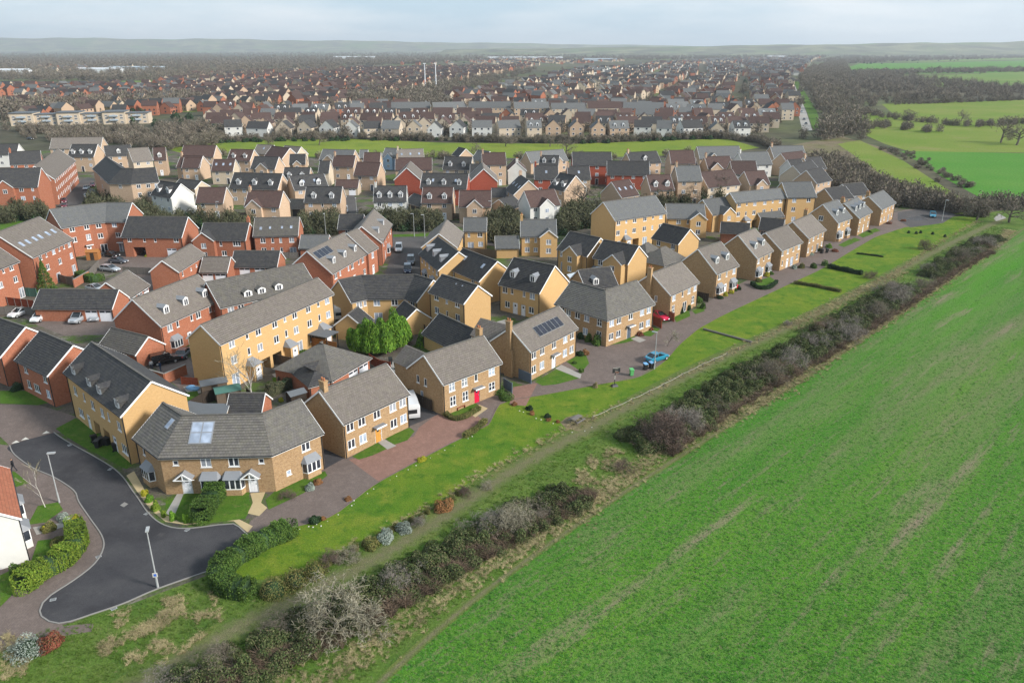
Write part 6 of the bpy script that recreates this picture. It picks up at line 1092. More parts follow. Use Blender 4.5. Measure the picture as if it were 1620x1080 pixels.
# clipped hedges --------------------------------------------------
def clipped(label, px, wd, h, mat, leaf=.075, dens=380, name='hedge'):
    path = smooth_path([P2(*p) for p in px], .25); g = np.random.default_rng(len(label)); C = []; Nn = []
    L_ = sum((path[i + 1] - path[i]).length for i in range(len(path) - 1)); n = int(L_ * (wd + 2 * h) * dens); c0 = path[len(path) // 2]
    for _ in range(n):
        i = g.integers(0, len(path) - 1); p = path[i].lerp(path[i + 1], g.random()); d = (path[i + 1] - path[i]).normalized(); nn = Vector((-d.y, d.x)); t_ = g.uniform(0, wd + 2 * h); wob = 1 + .10 * math.sin(i * .5) + .06 * math.sin(i * 1.7)
        if t_ < h: o, z, no = -wd / 2, t_, (-nn.x, -nn.y, 0)
        elif t_ < h + wd: o, z, no = t_ - h - wd / 2, h, (0, 0, 1)
        else: o, z, no = wd / 2, t_ - h - wd, (nn.x, nn.y, 0)
        e = g.normal() * .05 - abs(g.normal()) * .06; q = p + nn * o * wob; C.append((q.x + no[0] * e - c0.x, q.y + no[1] * e - c0.y, max(.03, z * wob + no[2] * e))); Nn.append(no)
    for e in (0, -1):   # rounded ends
        for _ in range(int(wd * h * dens * 1.3)): a = g.uniform(0, 6.28); q = path[e]; C.append((q.x + math.cos(a) * wd / 2 - c0.x, q.y + math.sin(a) * wd / 2 - c0.y, g.uniform(0, h))); Nn.append((math.cos(a), math.sin(a), 0))
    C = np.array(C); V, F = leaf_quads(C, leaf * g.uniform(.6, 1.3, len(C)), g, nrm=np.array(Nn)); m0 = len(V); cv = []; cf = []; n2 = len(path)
    for i, p in enumerate(path):  # dark core added along the inside, its colour shading the leaf gaps
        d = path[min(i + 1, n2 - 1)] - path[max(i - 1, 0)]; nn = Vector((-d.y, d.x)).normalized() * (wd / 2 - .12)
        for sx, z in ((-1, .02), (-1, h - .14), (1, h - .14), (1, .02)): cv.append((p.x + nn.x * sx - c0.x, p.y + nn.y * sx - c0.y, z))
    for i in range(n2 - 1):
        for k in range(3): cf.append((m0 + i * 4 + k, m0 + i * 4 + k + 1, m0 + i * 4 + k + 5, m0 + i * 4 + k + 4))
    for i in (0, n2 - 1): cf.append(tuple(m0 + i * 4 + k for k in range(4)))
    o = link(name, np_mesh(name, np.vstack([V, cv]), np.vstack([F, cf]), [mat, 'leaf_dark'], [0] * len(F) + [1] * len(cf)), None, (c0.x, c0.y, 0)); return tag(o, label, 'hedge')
clipped('clipped dark green hedge splitting the front gardens of the angled semi', [(318, 824), (330, 806), (344, 784)], 1.9, 1.7, 'leaf_green')
clipped('bright yellow-green privet hedge round the white house garden', [(38, 934), (62, 915), (100, 894), (124, 868), (120, 842)], 1.7, 1.7, 'leaf_privet')
clipped('thick laurel hedge curling round the end of the long lawn', [(458, 846), (420, 862), (388, 880), (358, 900), (346, 922), (368, 938), (392, 942)], 1.8, 1.5, 'leaf_green')
clipped('low box hedge along the red paved driveway edge', [(768, 668), (752, 682), (735, 692)], .6, .6, 'leaf_olive'); clipped('low box hedge in front of the red-door house', [(698, 652), (718, 664), (738, 660), (758, 648)], .6, .55, 'leaf_olive')
clipped('dark low hedge across the lawn towards the mauve shrub', [(1311, 424), (1335, 429), (1362, 435)], .8, .9, 'leaf_dark'); clipped('low brown-green hedge across the lawn beside the wide lane bend', [(1258, 449), (1290, 454), (1328, 462)], .7, .6, 'leaf_olive'); clipped('thin dark hedge across the farthest part of the lawn', [(1356, 402), (1376, 404), (1396, 407)], .4, .35, 'leaf_dark')
clipped('curved clipped box hedge round the dormered house garden', [(1189, 450), (1200, 457), (1216, 457), (1228, 448)], .6, .7, 'leaf_dark')
clipped('tall garden hedge behind the parking court birch', [(425, 628), (455, 615), (478, 606)], 1.0, 1.6, 'twig_green'); clipped('long hedge beside the courtyard fence', [(126, 440), (145, 446), (160, 444)], 1.6, 1.5, 'leaf_green')
# single bushes -----------------------------------------------------
BUSH = [(432, 938, 2.1, 2.0, 'leaf_olive', 'big olive-green bush beside the laurel hedge'), (468, 922, 1.7, 1.8, 'leaf_olive', 'rounded olive bush with rusty top below the lawn'), (498, 908, 1.5, 1.6, 'leaf_olive', 'olive bush in line before the pale dry shrubs'), (522, 893, 1.1, 1.4, 'twig_brown', 'brown bare bush in the shrub line below the lawn'), (553, 885, 1.2, 1.3, 'twig_pale', 'pale dry bush in the shrub line below the lawn'), (585, 864, 1.1, 1.2, 'leaf_olive', 'small olive bush in the shrub line'), (612, 852, 1.2, 1.2, 'leaf_silver', 'silvery green bush in the shrub line'), (640, 838, 1.1, 1.0, 'leaf_silver', 'low silver bush next to the rust bush'), (703, 805, 1.3, 1.6, 'leaf_rust', 'rounded rust and olive bush at the lawn edge'),
 (735, 783, .8, .9, 'twig_brown', 'small brown bush beside the track'), (47, 1030, 1.9, 1.7, 'leaf_silver', 'grey-green bush beside the pavement end'), (82, 1022, 1.2, 1.4, 'leaf_red', 'reddish bush joined to the grey-green one by the pavement'), (27, 912, .95, 1.6, 'leaf_green', 'rounded green bush against the white house gable'), (119, 836, .7, 1.9, 'leaf_yellow', 'bright yellow topped bush at the end of the privet hedge'), (92, 858, 1.2, 1.0, 'leaf_olive', 'olive shrub by the white house path'), (80, 836, 1.0, .9, 'leaf_olive', 'straggly shrub on the white house lawn'), (72, 838, .45, .5, 'leaf_yellow', 'small yellow shrub on the white house lawn'), (102, 822, .8, .9, 'leaf_silver', 'blue-grey lavender bush beside the footway'),
 (229, 783, .5, .9, 'leaf_yellow', 'first yellow conifer bush by the angled semi side wall'), (236, 793, .55, 1.0, 'leaf_bright', 'middle bright green conifer bush by the side wall'), (248, 805, .6, 1.1, 'leaf_privet', 'third yellow-green conifer bush by the path'), (259, 816, .4, .7, 'leaf_privet', 'small yellow-green conifer at the kerb corner'), (273, 822, .45, 1.1, 'leaf_bright', 'upright bright green conifer near the kerb'), (295, 826, .4, 1.2, 'leaf_bright', 'slim bright green conifer next to the clipped hedge'), (454, 786, .9, 1.0, 'twig_brown', 'bare brown shrub in the bay window garden'), (492, 773, .75, .8, 'leaf_silver', 'round silver-green shrub by the lane'), (503, 765, .6, .7, 'leaf_rust', 'rust-coloured shrub by the lane'), (470, 752, .9, .6, 'leaf_red', 'low dark red shrub under the house wall'),
 (498, 826, .8, .95, 'leaf_dark', 'round dark green shrub on the lawn bed by the lane'), (511, 821, .4, .5, 'leaf_rust', 'small rust shrub beside the round dark one'), (552, 790, .5, .45, 'leaf_rust', 'low rust planting on the stone-edged bed'), (668, 728, .7, .5, 'leaf_yellow', 'yellow-orange low shrubs at the driveway edge'), (800, 632, 1.3, 1.3, 'leaf_green', 'large dark green shrub at the red-door house corner'), (790, 622, 1.2, 1.2, 'leaf_green', 'green shrub joined to the corner shrub'), (813, 641, .5, .6, 'leaf_rust', 'straw-coloured shrub by the blue gate'), (838, 648, .7, .7, 'leaf_dark', 'dark shrub on the lawn between stones'), (842, 655, .5, .5, 'leaf_rust', 'rusty shrub beside the dark lawn shrub'), (866, 660, .55, .6, 'leaf_dark', 'second dark shrub on the lawn before the picnic table'), (868, 665, .4, .4, 'leaf_rust', 'rusty shrub before the picnic table'), (883, 668, .35, .4, 'leaf_rust', 'tiny rusty shrub by the picnic bed'),
 (942, 613, .5, .9, 'dry_grass', 'pale pampas clump at the lane edge'), (876, 570, .8, 1.6, 'leaf_red', 'red-brown round topiary beside the solar house door'), (888, 563, .6, 1.7, 'leaf_red', 'second red-brown topiary beside the solar house door'), (918, 562, .9, 1.0, 'leaf_dark', 'dark shrub in the solar house garden'), (926, 560, .9, 1.0, 'leaf_rust', 'orange-brown shrub at the solar house garden corner'), (908, 575, .5, .5, 'leaf_green', 'small ball shrub in the solar house garden'), (919, 588, .6, .6, 'leaf_green', 'ball shrub by the solar house path'), (945, 545, 1.1, 2.0, 'leaf_green', 'tall green shrub at the L-shaped house corner'), (920, 535, 1.2, 2.0, 'leaf_dark', 'dark evergreen under the L-shaped house wall'), (930, 540, .9, 1.6, 'leaf_green', 'evergreen under the L-shaped house windows'), (1012, 530, .9, .8, 'leaf_red', 'low red shrub bed at the L-shaped house'), (1028, 522, .7, .7, 'leaf_red', 'red shrub at the end of the garden bed'),
 (1076, 495, .7, 1.3, 'leaf_dark', 'dark clipped shrub by the house with the outside chimney'), (1087, 490, .8, 1.5, 'leaf_dark', 'larger dark shrub by the house with the outside chimney'), (1105, 478, 1.0, 1.3, 'leaf_green', 'round green shrub before the brown gate'), (1112, 488, .8, 1.3, 'leaf_green', 'conifer shrub at the garden corner'), (1140, 472, .9, .9, 'leaf_dark', 'dark shrub under the bay windows'), (1148, 468, .8, .9, 'leaf_yellow', 'clipped yellow bush under the bay windows, first'), (1156, 464, .7, .9, 'leaf_yellow', 'clipped yellow bush under the bay windows, second'), (1163, 460, .7, .9, 'leaf_green', 'clipped green bush after the yellow pair'), (1168, 458, .7, .9, 'leaf_dark', 'dark bush at the end of the yellow bed'), (1200, 446, .9, 1.0, 'leaf_olive', 'pale shrub inside the curved box hedge'), (1214, 437, .8, 1.0, 'leaf_yellow', 'yellow shrub inside the curved box hedge'), (1219, 434, .8, 1.2, 'leaf_green', 'round green shrub by the dormered house bay'),
 (1256, 425, 1.0, 1.0, 'leaf_silver', 'silver shrub at the wide lane bend'), (1268, 424, 1.1, 1.3, 'leaf_olive', 'olive shrub at the wide lane bend'), (1288, 424, 1.0, 1.6, 'leaf_green', 'green shrub at the wide lane bend'), (1304, 420, 1.2, 1.4, 'leaf_green', 'big green shrub at the top of the dark hedge'), (1283, 403, 1.2, 1.0, 'leaf_silver', 'silver shrub before the chimney house'), (1297, 397, 1.2, 1.2, 'leaf_dark', 'dark shrub before the chimney house'), (1312, 392, 1.1, 1.2, 'leaf_bright', 'bright shrub before the chimney house'), (1322, 398, 1.1, 1.0, 'leaf_red', 'reddish shrub at the end of the planted bed'), (1408, 346, 1.3, 1.3, 'leaf_green', 'green shrub at the last house'), (1428, 350, 1.0, .9, 'leaf_red', 'dark red shrub by the turning circle'), (1405, 354, 1.2, .8, 'leaf_red', 'red bed of shrubs before the last house'),
 (667, 548, 1.6, 3.0, 'leaf_bright', 'bright green bush beside the black ribbed garage'), (190, 555, 1.7, 2.2, 'leaf_silver', 'grey-green bush over the parking court wall'), (214, 560, 1.6, 2.0, 'leaf_green', 'green bush over the parking court wall'), (478, 560, 1.0, 1.1, 'leaf_green', 'garden bush behind the orange fence'), (96, 432, 1.0, 1.0, 'leaf_yellow', 'yellow bush by the courtyard garden wall, left'), (108, 430, 1.0, 1.0, 'leaf_yellow', 'yellow bush by the courtyard garden wall, middle'), (124, 437, .9, 1.0, 'leaf_yellow', 'yellow bush by the courtyard garden wall, right'), (243, 404, 1.3, 1.2, 'leaf_green', 'green bush at the coach house carport'), (232, 406, .6, .8, 'leaf_yellow', 'small yellow bush at the coach house carport'), (146, 394, 1.4, 1.6, 'leaf_green', 'bush by the bent terrace doors'), (752, 388, 1.8, 2.2, 'leaf_green', 'green bush by the yellow french-door house'), (445, 634, .5, .5, 'leaf_yellow', 'small yellow garden plant by the slabs'), (28, 616, 1.2, 1.2, 'leaf_dark', 'dark bush between the two red brick houses')]
for i, (x, y, r, h, m_, l) in enumerate(BUSH):
  if m_[:4] == 'twig': twig_bush(l, x, y, r, h, 14 + i % 4, m_, 8)
  else: bush(l, x, y, r, h, m_, 50 + i % 5, 2300 if y > 560 else 900, .065 if y > 560 else .095, lump=.42)
for i, (x, y) in enumerate([(1437, 369), (1449, 370), (1456, 369), (1475, 371), (1495, 375)]): bush('little dark conifer planted in a row on the far lawn', x, y, .45, .8, 'leaf_dark', 55, 250, .1, group='little conifers on the far lawn')
# trees ---------------------------------------------------------------
def leafy_tree(label, px, py, r, h, mat, seed, trunk=1.2, n=2600, leaf=.1, name='leafy_tree', group=None, low=0.0, z0=.8):
    c = P2(px, py); root = thing(name, label, 'tree', (c.x, c.y, 0), 0, group); q = MB(['bark']); q.tube((0, 0, -.1), (.05, 0, h * .6), .13, .05, 7); q.build('trunk', root); link('crown', blob(seed, n, leaf / r, mat, lump=.4, low=low), root, (0, 0, z0), random.uniform(0, 6), (r, r, h - z0)); return root
for i, (x, y, h, r) in enumerate([(566, 557, 5.6, 1.9), (580, 560, 6.2, 2.0), (597, 562, 7.4, 2.1), (612, 560, 7.8, 2.1), (628, 553, 7.6, 2.2), (641, 545, 6.4, 2.1)]): leafy_tree('leafy bright green tree in the tight row behind the garages', x, y, r, h, 'leaf_bright', 70 + i % 3, group='row of leafy green trees', n=5200, leaf=.105)
c = P2(75, 462); root = thing('conifer', 'dark green cone-shaped conifer in the red brick gardens', 'tree', (c.x, c.y, 0)); q = MB(['bark']); q.tube((0, 0, 0), (0, 0, 6.4), .16, .03, 7); q.build('trunk', root)
g = np.random.default_rng(4); n = 4200; zz = g.random(n) ** 1.5; a = g.uniform(0, 6.28, n); rr = (1 - zz) * (1 + .12 * np.sin(zz * 40)) * (1 - .4 * g.random(n) ** 2); C_ = np.stack([np.cos(a) * rr * 1.9, np.sin(a) * rr * 1.9, .3 + zz * 6.6], 1); V, F = leaf_quads(C_, .12 * g.uniform(.6, 1.3, n), g); link('crown', np_mesh('crown', V, F, ['leaf_green']), root)
bare_tree('slim white birch behind the birch garden fence', 403, 640, 6.5, 31, twig='twig_pale', bark='bark_birch', r=.11, levels=3, kids=(8, 5, 4), spread=.75, up=.5, len0=.75)
bare_tree('young bare tree beside the lane near the blue car', 1056, 548, 4, 32, twig='twig_pale', r=.06, levels=3, kids=(6, 5, 4), spread=.8, up=.3, len0=.55)
bare_tree('thin pale leafless sapling on the white house lawn', 72, 802, 4.2, 33, twig='twig_pale', bark='bark_birch', r=.05, levels=3, kids=(4, 4, 3), spread=.45, up=.6, len0=.7)
OAK = dict(r=.34, levels=4, kids=(7, 5, 4, 4), spread=1.0, up=.25, len0=.5, tw=.03, twig='twig_wood')
for (x, y, h, l, sd_) in [(922, 340, 12, 'spreading bare oak behind the three-storey yellow terrace', 34), (1087, 322, 11, 'bare tree before the mossy three-storey tan house', 35), (1130, 312, 12, 'large bare tree beside the brown-roofed house', 36), (895, 246, 10, 'bare oak on the near edge of the green strip', 34), (756, 250, 9, 'twiggy tree on the near edge of the green strip', 35), (336, 236, 13, 'tall brown bare tree left of the green strip', 36), (1583, 226, 15, 'tall bare tree in the pasture, left of the pair', 34), (1608, 230, 15, 'tall bare tree in the pasture, right of the pair', 35), (505, 230, 9, 'bare tree before the far white cottages', 35), (1545, 348, 9, 'dense bare tree beside the end of the track', 36), (1596, 352, 10, 'dense bare tree on the field corner', 35), (1520, 192, 10, 'bare tree on the right-hand pasture', 35), (1440, 190, 10, 'bare tree by the first pasture hedge', 36), (1550, 118, 16, 'lone bare tree on the far bright field', 34), (240, 236, 10, 'bare tree among the scrub left of the strip', 35), (425, 236, 8, 'small bare tree on the strip', 34), (1340, 262, 8, 'bare tree at the heath edge', 35), (870, 232, 8, 'bare tree by the strip hedge', 36), (800, 232, 8, 'bare tree by the strip hedge gap', 35)]:
    k = dict(OAK)
    bare_tree(l, x, y, 10, sd_, scale=h / 11.0, wide=1.15, **k)
# --- masses
pts = px_points([(0, 340), (60, 338), (88, 345), (40, 352), (0, 356)], 30, False) + px_points([(215, 350), (300, 343), (330, 352), (320, 362), (300, 372), (215, 362)], 45, False) + px_points([(300, 362), (395, 352), (400, 368), (395, 374)], 20, False) + px_points([(475, 358), (535, 354), (535, 374), (478, 376)], 55, False) + px_points([(140, 322), (240, 330), (230, 345), (140, 340)], 45, False) + px_points([(568, 352), (610, 350), (700, 352), (690, 366), (625, 369), (622, 362)], 75, False) + px_points([(770, 352), (822, 350), (826, 382), (775, 388)], 75, False) + px_points([(885, 345), (955, 335), (970, 352), (890, 372)], 70, False) + px_points([(1000, 330), (1140, 312), (1150, 318), (1050, 332)], 40, False)
mass('scrub', 'mixed winter scrub belt behind the near estate', 'scrub', pts, 4.6, 'twig_green', 61, 420, .02, 1.0)
p2 = [p for p in pts if random.random() < .5]; scatter('scrub_evergreen', 'dark evergreen clumps within the scrub belt', 'scrub', [(x + random.uniform(-1, 1), y + random.uniform(-1, 1), 0) for x, y, z in p2], S3(len(p2), 1.3, 2.2, 1.2), blob(90, 420, .13, 'leaf_dark', lump=.4))
pts = band([(330, 226), (420, 222), (520, 220), (650, 222), (780, 225), (920, 226), (1040, 222), (1130, 219), (1200, 226), (1225, 236)], 1.6, 420); mass('hedge_belt', 'dark hedge along the far side of the green strip', 'hedge', pts, 4.2, 'twig_wood', 62, 300, .024, 1.1)
p2 = band([(350, 225), (650, 222), (920, 226), (1130, 219)], 2, 150); scatter('hedge_evergreen', 'evergreen clumps along the far side of the green strip', 'hedge', p2, S3(len(p2), 1.2, 2.2, 1.1), blob(91, 260, .16, 'leaf_dark', lump=.4))
pts = band([(300, 246), (520, 250), (800, 252), (1000, 250), (1140, 244)], 2.5, 130); mass('strip_scrub', 'patchy brown scrub along the near side of the green strip', 'scrub', pts, 3.2, 'twig_wood', 63, 260, .024, 1.2)
pts = px_points([(1262, 228), (1270, 216), (1302, 206), (1294, 176), (1278, 150), (1264, 128), (1276, 112), (1335, 98), (1345, 118), (1332, 145), (1345, 178), (1372, 212), (1365, 222), (1300, 228)], 900, False) ; mass('woodland', 'grey-brown winter wood between the far estate and the fields', 'wood', pts, 11, 'twig_wood', 64, 380, .017, 1.0)
pts = px_points([(1335, 150), (1345, 120), (1400, 118), (1440, 124), (1620, 142), (1620, 158), (1480, 165), (1395, 168), (1350, 172)], 520, False); mass('woodland', 'bare wood edging the right-hand pastures', 'wood', pts, 9, 'twig_wood', 65, 360, .018, 1.05)
pts = px_points([(1262, 262), (1320, 258), (1400, 298), (1480, 322), (1560, 338), (1555, 346), (1480, 332), (1420, 330), (1370, 312), (1310, 300)], 330, False); mass('thicket', 'bare hawthorn thicket beyond the end of the lane', 'scrub', pts, 5.2, 'twig_wood', 66, 420, .02, 1.1)
pts = band([(1360, 178), (1420, 188), (1480, 196), (1530, 200), (1620, 196)], 3, 70) + band([(1345, 208), (1400, 200), (1470, 210)], 4, 40) + band([(1410, 166), (1520, 162), (1620, 158)], 2, 60) + band([(1560, 330), (1640, 330), (1700, 322)], 2, 60); mass('field_hedge', 'bare field hedges and bushes between the right-hand pastures', 'hedge', pts, 4.5, 'twig_wood', 67, 300, .024, 1.2)
p2 = band([(1430, 243), (1480, 270), (1530, 300)], 1.2, 26) + band([(1395, 235), (1460, 262), (1520, 300)], 2.5, 24); mass('field_bramble', 'low brambles along the bright green field edge', 'bramble', p2, 1.9, 'twig_wood', 75, 300, .03, 1.6)
pts = px_points([(0, 206), (100, 205), (240, 206), (345, 196), (370, 222), (300, 240), (180, 232), (60, 224)], 260, False); mass('scrub_wood', 'brown willow scrub left of the green strip', 'scrub', pts, 6, 'twig_wood', 68, 380, .02, 1.05)
ev = px_points([(0, 185), (330, 150), (560, 120), (1000, 110), (1260, 120), (1250, 205), (330, 215)], 130) + px_points([(0, 104), (0, 90), (900, 88), (900, 100)], 160) + px_points([(1340, 100), (1620, 86), (1620, 92), (1350, 104)], 60)
scatter('far_evergreens', 'dark evergreens dotted through the far town and woods', 'wood', ev, S3(len(ev), 2.2, 5.0, 1.5), blob(92, 200, .2, 'leaf_dark', lump=.4))
WL = ['grey winter woodland behind the far left town', 'grey winter woodland round the distant roundabout', 'hazy grey woods reaching to the hills', 'winter trees scattered through the far town', 'dark copses before the right-hand hills']
pts = px_points([(0, 128), (0, 106), (200, 106), (560, 104), (540, 116), (300, 132), (120, 128)], 1000) + px_points([(0, 178), (330, 160), (330, 168), (0, 190)], 220); mass('far_woodland', WL[0], 'wood', pts, 12, 'twig_wood', 69, 170, .028, 1.1)
pts = px_points([(545, 135), (620, 112), (860, 108), (720, 150), (700, 172), (600, 172), (545, 165)], 700); mass('far_woodland', WL[1], 'wood', pts, 10, 'twig_wood', 70, 170, .028, 1.1)
pts = px_points([(-40, 107), (-40, 84), (1000, 83), (1330, 87), (1290, 94), (1000, 96), (830, 94), (600, 104), (300, 108)], 5500); mass('far_woodland', WL[2], 'wood', pts, 13, 'twig_wood', 71, 120, .035, 1.5)
pts = px_points([(0, 196), (330, 140), (560, 125), (860, 108), (1290, 92), (1260, 200), (1190, 216), (330, 218), (330, 176)], 800); mass('town_trees', WL[3], 'wood', pts, 7.5, 'twig_wood', 72, 200, .028, 1.0)
pts = px_points([(1290, 98), (1340, 88), (1640, 78), (1640, 92), (1420, 97), (1340, 102)], 1500) + px_points([(1340, 116), (1640, 111), (1640, 114), (1360, 119)], 200); mass('far_woodland', WL[4], 'wood', pts, 10, 'twig_wood', 73, 120, .035, 1.6)
# ---------------------------------------------------------------- fences, walls, gates
def panel_mesh(mat, h, wd=1.83, slats=True):
    def mk():
        b = MB([mat]); n = 12
        for i in range(n): x = wd * i / n; b.box(x + .008, x + wd / n - .008, -.012 + .012 * (i % 2), .012 + .012 * (i % 2), .05, h - .06, 0, False)
        b.box(0, wd, -.03, .04, h - .06, h); b.box(0, wd, .026, .06, .4, .48); return b.mesh('panel')
    return cached(('panel', mat, h, wd), mk)
def post_mesh(mat, h): return cached(('post', mat, h), lambda: (lambda b: (b.box(-.05, .05, -.05, .05, -.1, h + .08), b.mesh('post'))[1])(MB([mat])))
def fence(label, px, mat, h=1.8, post=None, name='fence', cat='fence'):
    W = [P2(*p) for p in px]; root = thing(name, label, cat, (W[0].x, W[0].y, 0))
    for i in range(len(W) - 1):
        d = W[i + 1] - W[i]; n = max(1, round(d.length / 1.83)); an = math.atan2(d.y, d.x)
        for k in range(n + 1):
            q = W[i] + d * k / n - W[0]; link('post', post_mesh(post or mat, h), root, (q.x, q.y, 0), an)
            if k < n: o = link('panel', panel_mesh(mat, h), root, (q.x, q.y, 0), an); o.scale = (d.length / n / 1.83, 1, 1)
FEN = [('dark timber fence behind the angled semi', [(303, 652), (322, 641), (345, 632)], 'timber_dark', 1.8), ('weathered fence beside the birch garden', [(392, 632), (402, 640), (418, 650)], 'timber_dark', 1.8), ('grey fence beside the courtyard yellow bushes', [(94, 446), (106, 450), (118, 452)], 'timber_grey', 1.8), ('pale timber fence at the courtyard car', [(143, 440), (158, 424)], 'timber_grey', 1.8), ('long weathered fence across the courtyard', [(195, 433), (218, 434), (240, 435)], 'timber_grey', 1.6), ('green metal panel fence behind the red panels', [(12, 466), (36, 468), (59, 470)], 'panel_green', 1.8), ('red-brown timber panel fence with pale concrete posts', [(-10, 480), (25, 484), (56, 488)], 'timber_red', 1.6), ('grey timber fence above the parking court', [(-5, 498), (25, 498), (53, 499)], 'timber_grey', 1.6),
 ('orange timber fence behind the yellow terrace gardens', [(478, 545), (505, 551), (533, 557)], 'timber_orange', 1.7), ('dark fence beneath the yellow terrace carports', [(423, 573), (447, 578), (472, 584)], 'timber_fence', 1.7), ('brown fence along the estate road beside the small garage', [(726, 403), (755, 405), (784, 408)], 'timber_fence', 1.9), ('blue-grey fence behind the yellow pair of townhouses', [(897, 449), (913, 441), (930, 433)], 'gate_blue', 1.7), ('dark brown fence and gate beside the red-door house', [(647, 633), (664, 642), (683, 651)], 'timber_dark', 1.7), ('fence round the bins behind the curved terrace', [(700, 470 + 60), (720, 538), (735, 545)], 'timber_dark', 1.6), ('low fence behind the orange-door house garage', [(585, 575), (600, 584), (618, 588)], 'timber_red', 1.6), ('red timber fence beside the yellow terrace side wall', [(288, 608), (318, 610), (345, 614)], 'timber_red', 1.2), ('fence between the yellow terrace and the hipped garage', [(470, 585), (455, 600), (440, 612)], 'timber_fence', 1.5), ('dark fence behind the black ribbed garage', [(655, 515), (668, 522), (676, 534)], 'timber_dark', 1.6), ('brown fence below the front-gabled yellow house', [(882, 420), (905, 428), (925, 432)], 'timber_fence', 1.7), ('fence at the back of the red house with rooflights', [(395, 408), (430, 409), (472, 409)], 'timber_grey', 1.5), ('fence beside the slate garage', [(440, 398), (470, 400)], 'timber_fence', 1.7), ('fence behind the coach house neighbour', [(300, 398), (320, 399)], 'timber_fence', 1.7), ('fence along the tan houses by the scrub, left', [(330, 345), (360, 345), (395, 346)], 'timber_fence', 1.7), ('fence along the tan houses by the scrub, right', [(660, 346), (700, 347), (735, 347)], 'timber_fence', 1.7)]
for l, px, m_, h in FEN: fence(l, px, m_, h, 'kerbstone' if 'concrete' in l else None)
fence('blue-grey gate leaf near the solar house', [(821, 599), (840, 607)], 'gate_blue', 1.6, name='gate', cat='gate'); fence('blue-grey gate leaf near the red-door house corner', [(797, 614), (810, 622)], 'gate_blue', 1.6, name='gate', cat='gate'); fence('red-brown timber gate beside the red hatchback', [(1033, 514), (1046, 520)], 'timber_red', 1.7, name='gate', cat='gate'); fence('red-brown timber gate before the chimney house', [(1052, 504), (1066, 509)], 'timber_red', 1.7, name='gate', cat='gate'); fence('dark timber gate between two brown brick houses', [(1102, 474), (1120, 478)], 'timber_dark', 1.7, name='gate', cat='gate')
def brick_wall(label, px, h, mat='brick_red'):
    W = [P2(*p) for p in px]; root = thing('garden_wall', label, 'wall', (W[0].x, W[0].y, 0)); q = MB([mat]); cp = MB(['kerbstone'])
    for i in range(len(W) - 1): a, b_ = W[i] - W[0], W[i + 1] - W[0]; q.beam((a.x, a.y, h / 2 - .05), (b_.x, b_.y, h / 2 - .05), .22, h + .1); cp.beam((a.x, a.y, h + .03), (b_.x, b_.y, h + .03), .3, .06)
    q.build('wall', root); cp.build('coping', root)
brick_wall('red brick garden wall beside the parking court', [(238, 600), (262, 607), (296, 592)], 1.6); brick_wall('red brick wall at the courtyard garden', [(118, 455), (142, 441)], 1.7)
# ---------------------------------------------------------------- sheds, gazebo, extensions
def shed(label, px, py, wd, dp, h, rise, ang, wallm, roofm, name='garden_shed', cat='shed'):
    c = P2(px, py); root = thing(name, label, cat, (c.x, c.y, 0), R(ang)); q = MB([wallm]); 
    n = int(wd / .3)
    for i in range(n): x = -wd / 2 + wd * i / n; q.box(x + .005, x + wd / n - .005, -dp / 2, -dp / 2 + .03, 0, h)
    q.box(-wd / 2, wd / 2, -dp / 2 + .035, dp / 2, 0, h); q.face([(-wd / 2, -dp / 2 + .035, h), (-wd / 2, dp / 2, h), (-wd / 2, 0, h + rise)]); q.face([(wd / 2, -dp / 2 + .035, h), (wd / 2, dp / 2, h), (wd / 2, 0, h + rise)]); q.build('wall', root)
    q = MB([roofm])
    for s_ in (-1, 1): q.face([(-wd / 2 - .15, s_ * (dp / 2 + .15), h - .04), (wd / 2 + .15, s_ * (dp / 2 + .15), h - .04), (wd / 2 + .15, 0, h + rise + .04), (-wd / 2 - .15, 0, h + rise + .04)])
    q.build('roof', root); q = MB(['timber_dark']); q.box(-.4, .4, -dp / 2 - .04, -dp / 2 - .01, .05, h - .15); q.build('door', root)
shed('grey felt-roofed shed in the birch garden', 340, 622, 3.4, 2.2, 1.9, .4, 28, 'timber_fence', 'felt_grey'); shed('green-grey roofed shed behind the angled semi', 362, 634, 3.2, 2.4, 1.9, .35, 28, 'timber_fence', 'panel_green'); shed('small dark shed beside the hipped garage', 470, 640, 2.2, 1.8, 1.9, .35, 40, 'timber_dark', 'felt_grey'); shed('small grey shed behind the curved terrace', 700, 520, 2.2, 1.8, 1.9, .3, 20, 'timber_fence', 'felt_grey'); shed('timber shed with pale orange roof in the courtyard garden', 149, 410, 2.6, 2.0, 1.9, .5, 10, 'timber_orange', 'timber_orange'); shed('garden shed beside the lantern extension', 905, 452, 3.0, 2.4, 2.0, .7, 40, 'brick_yellow', 'clad_grey')
c = P2(508, 548); root = thing('gazebo', 'dark flat-roofed gazebo on posts behind the yellow terrace', 'gazebo', (c.x, c.y, 0), R(-25)); q = MB(['felt_grey']); q.box(-2.6, 2.6, -1.6, 1.6, 2.4, 2.52); q.build('roof', root)
for sx in (-2.4, 2.4):
    for sy in (-1.4, 1.4): q = MB(['timber_dark']); q.box(sx - .06, sx + .06, sy - .06, sy + .06, 0, 2.4); q.build('post', root)
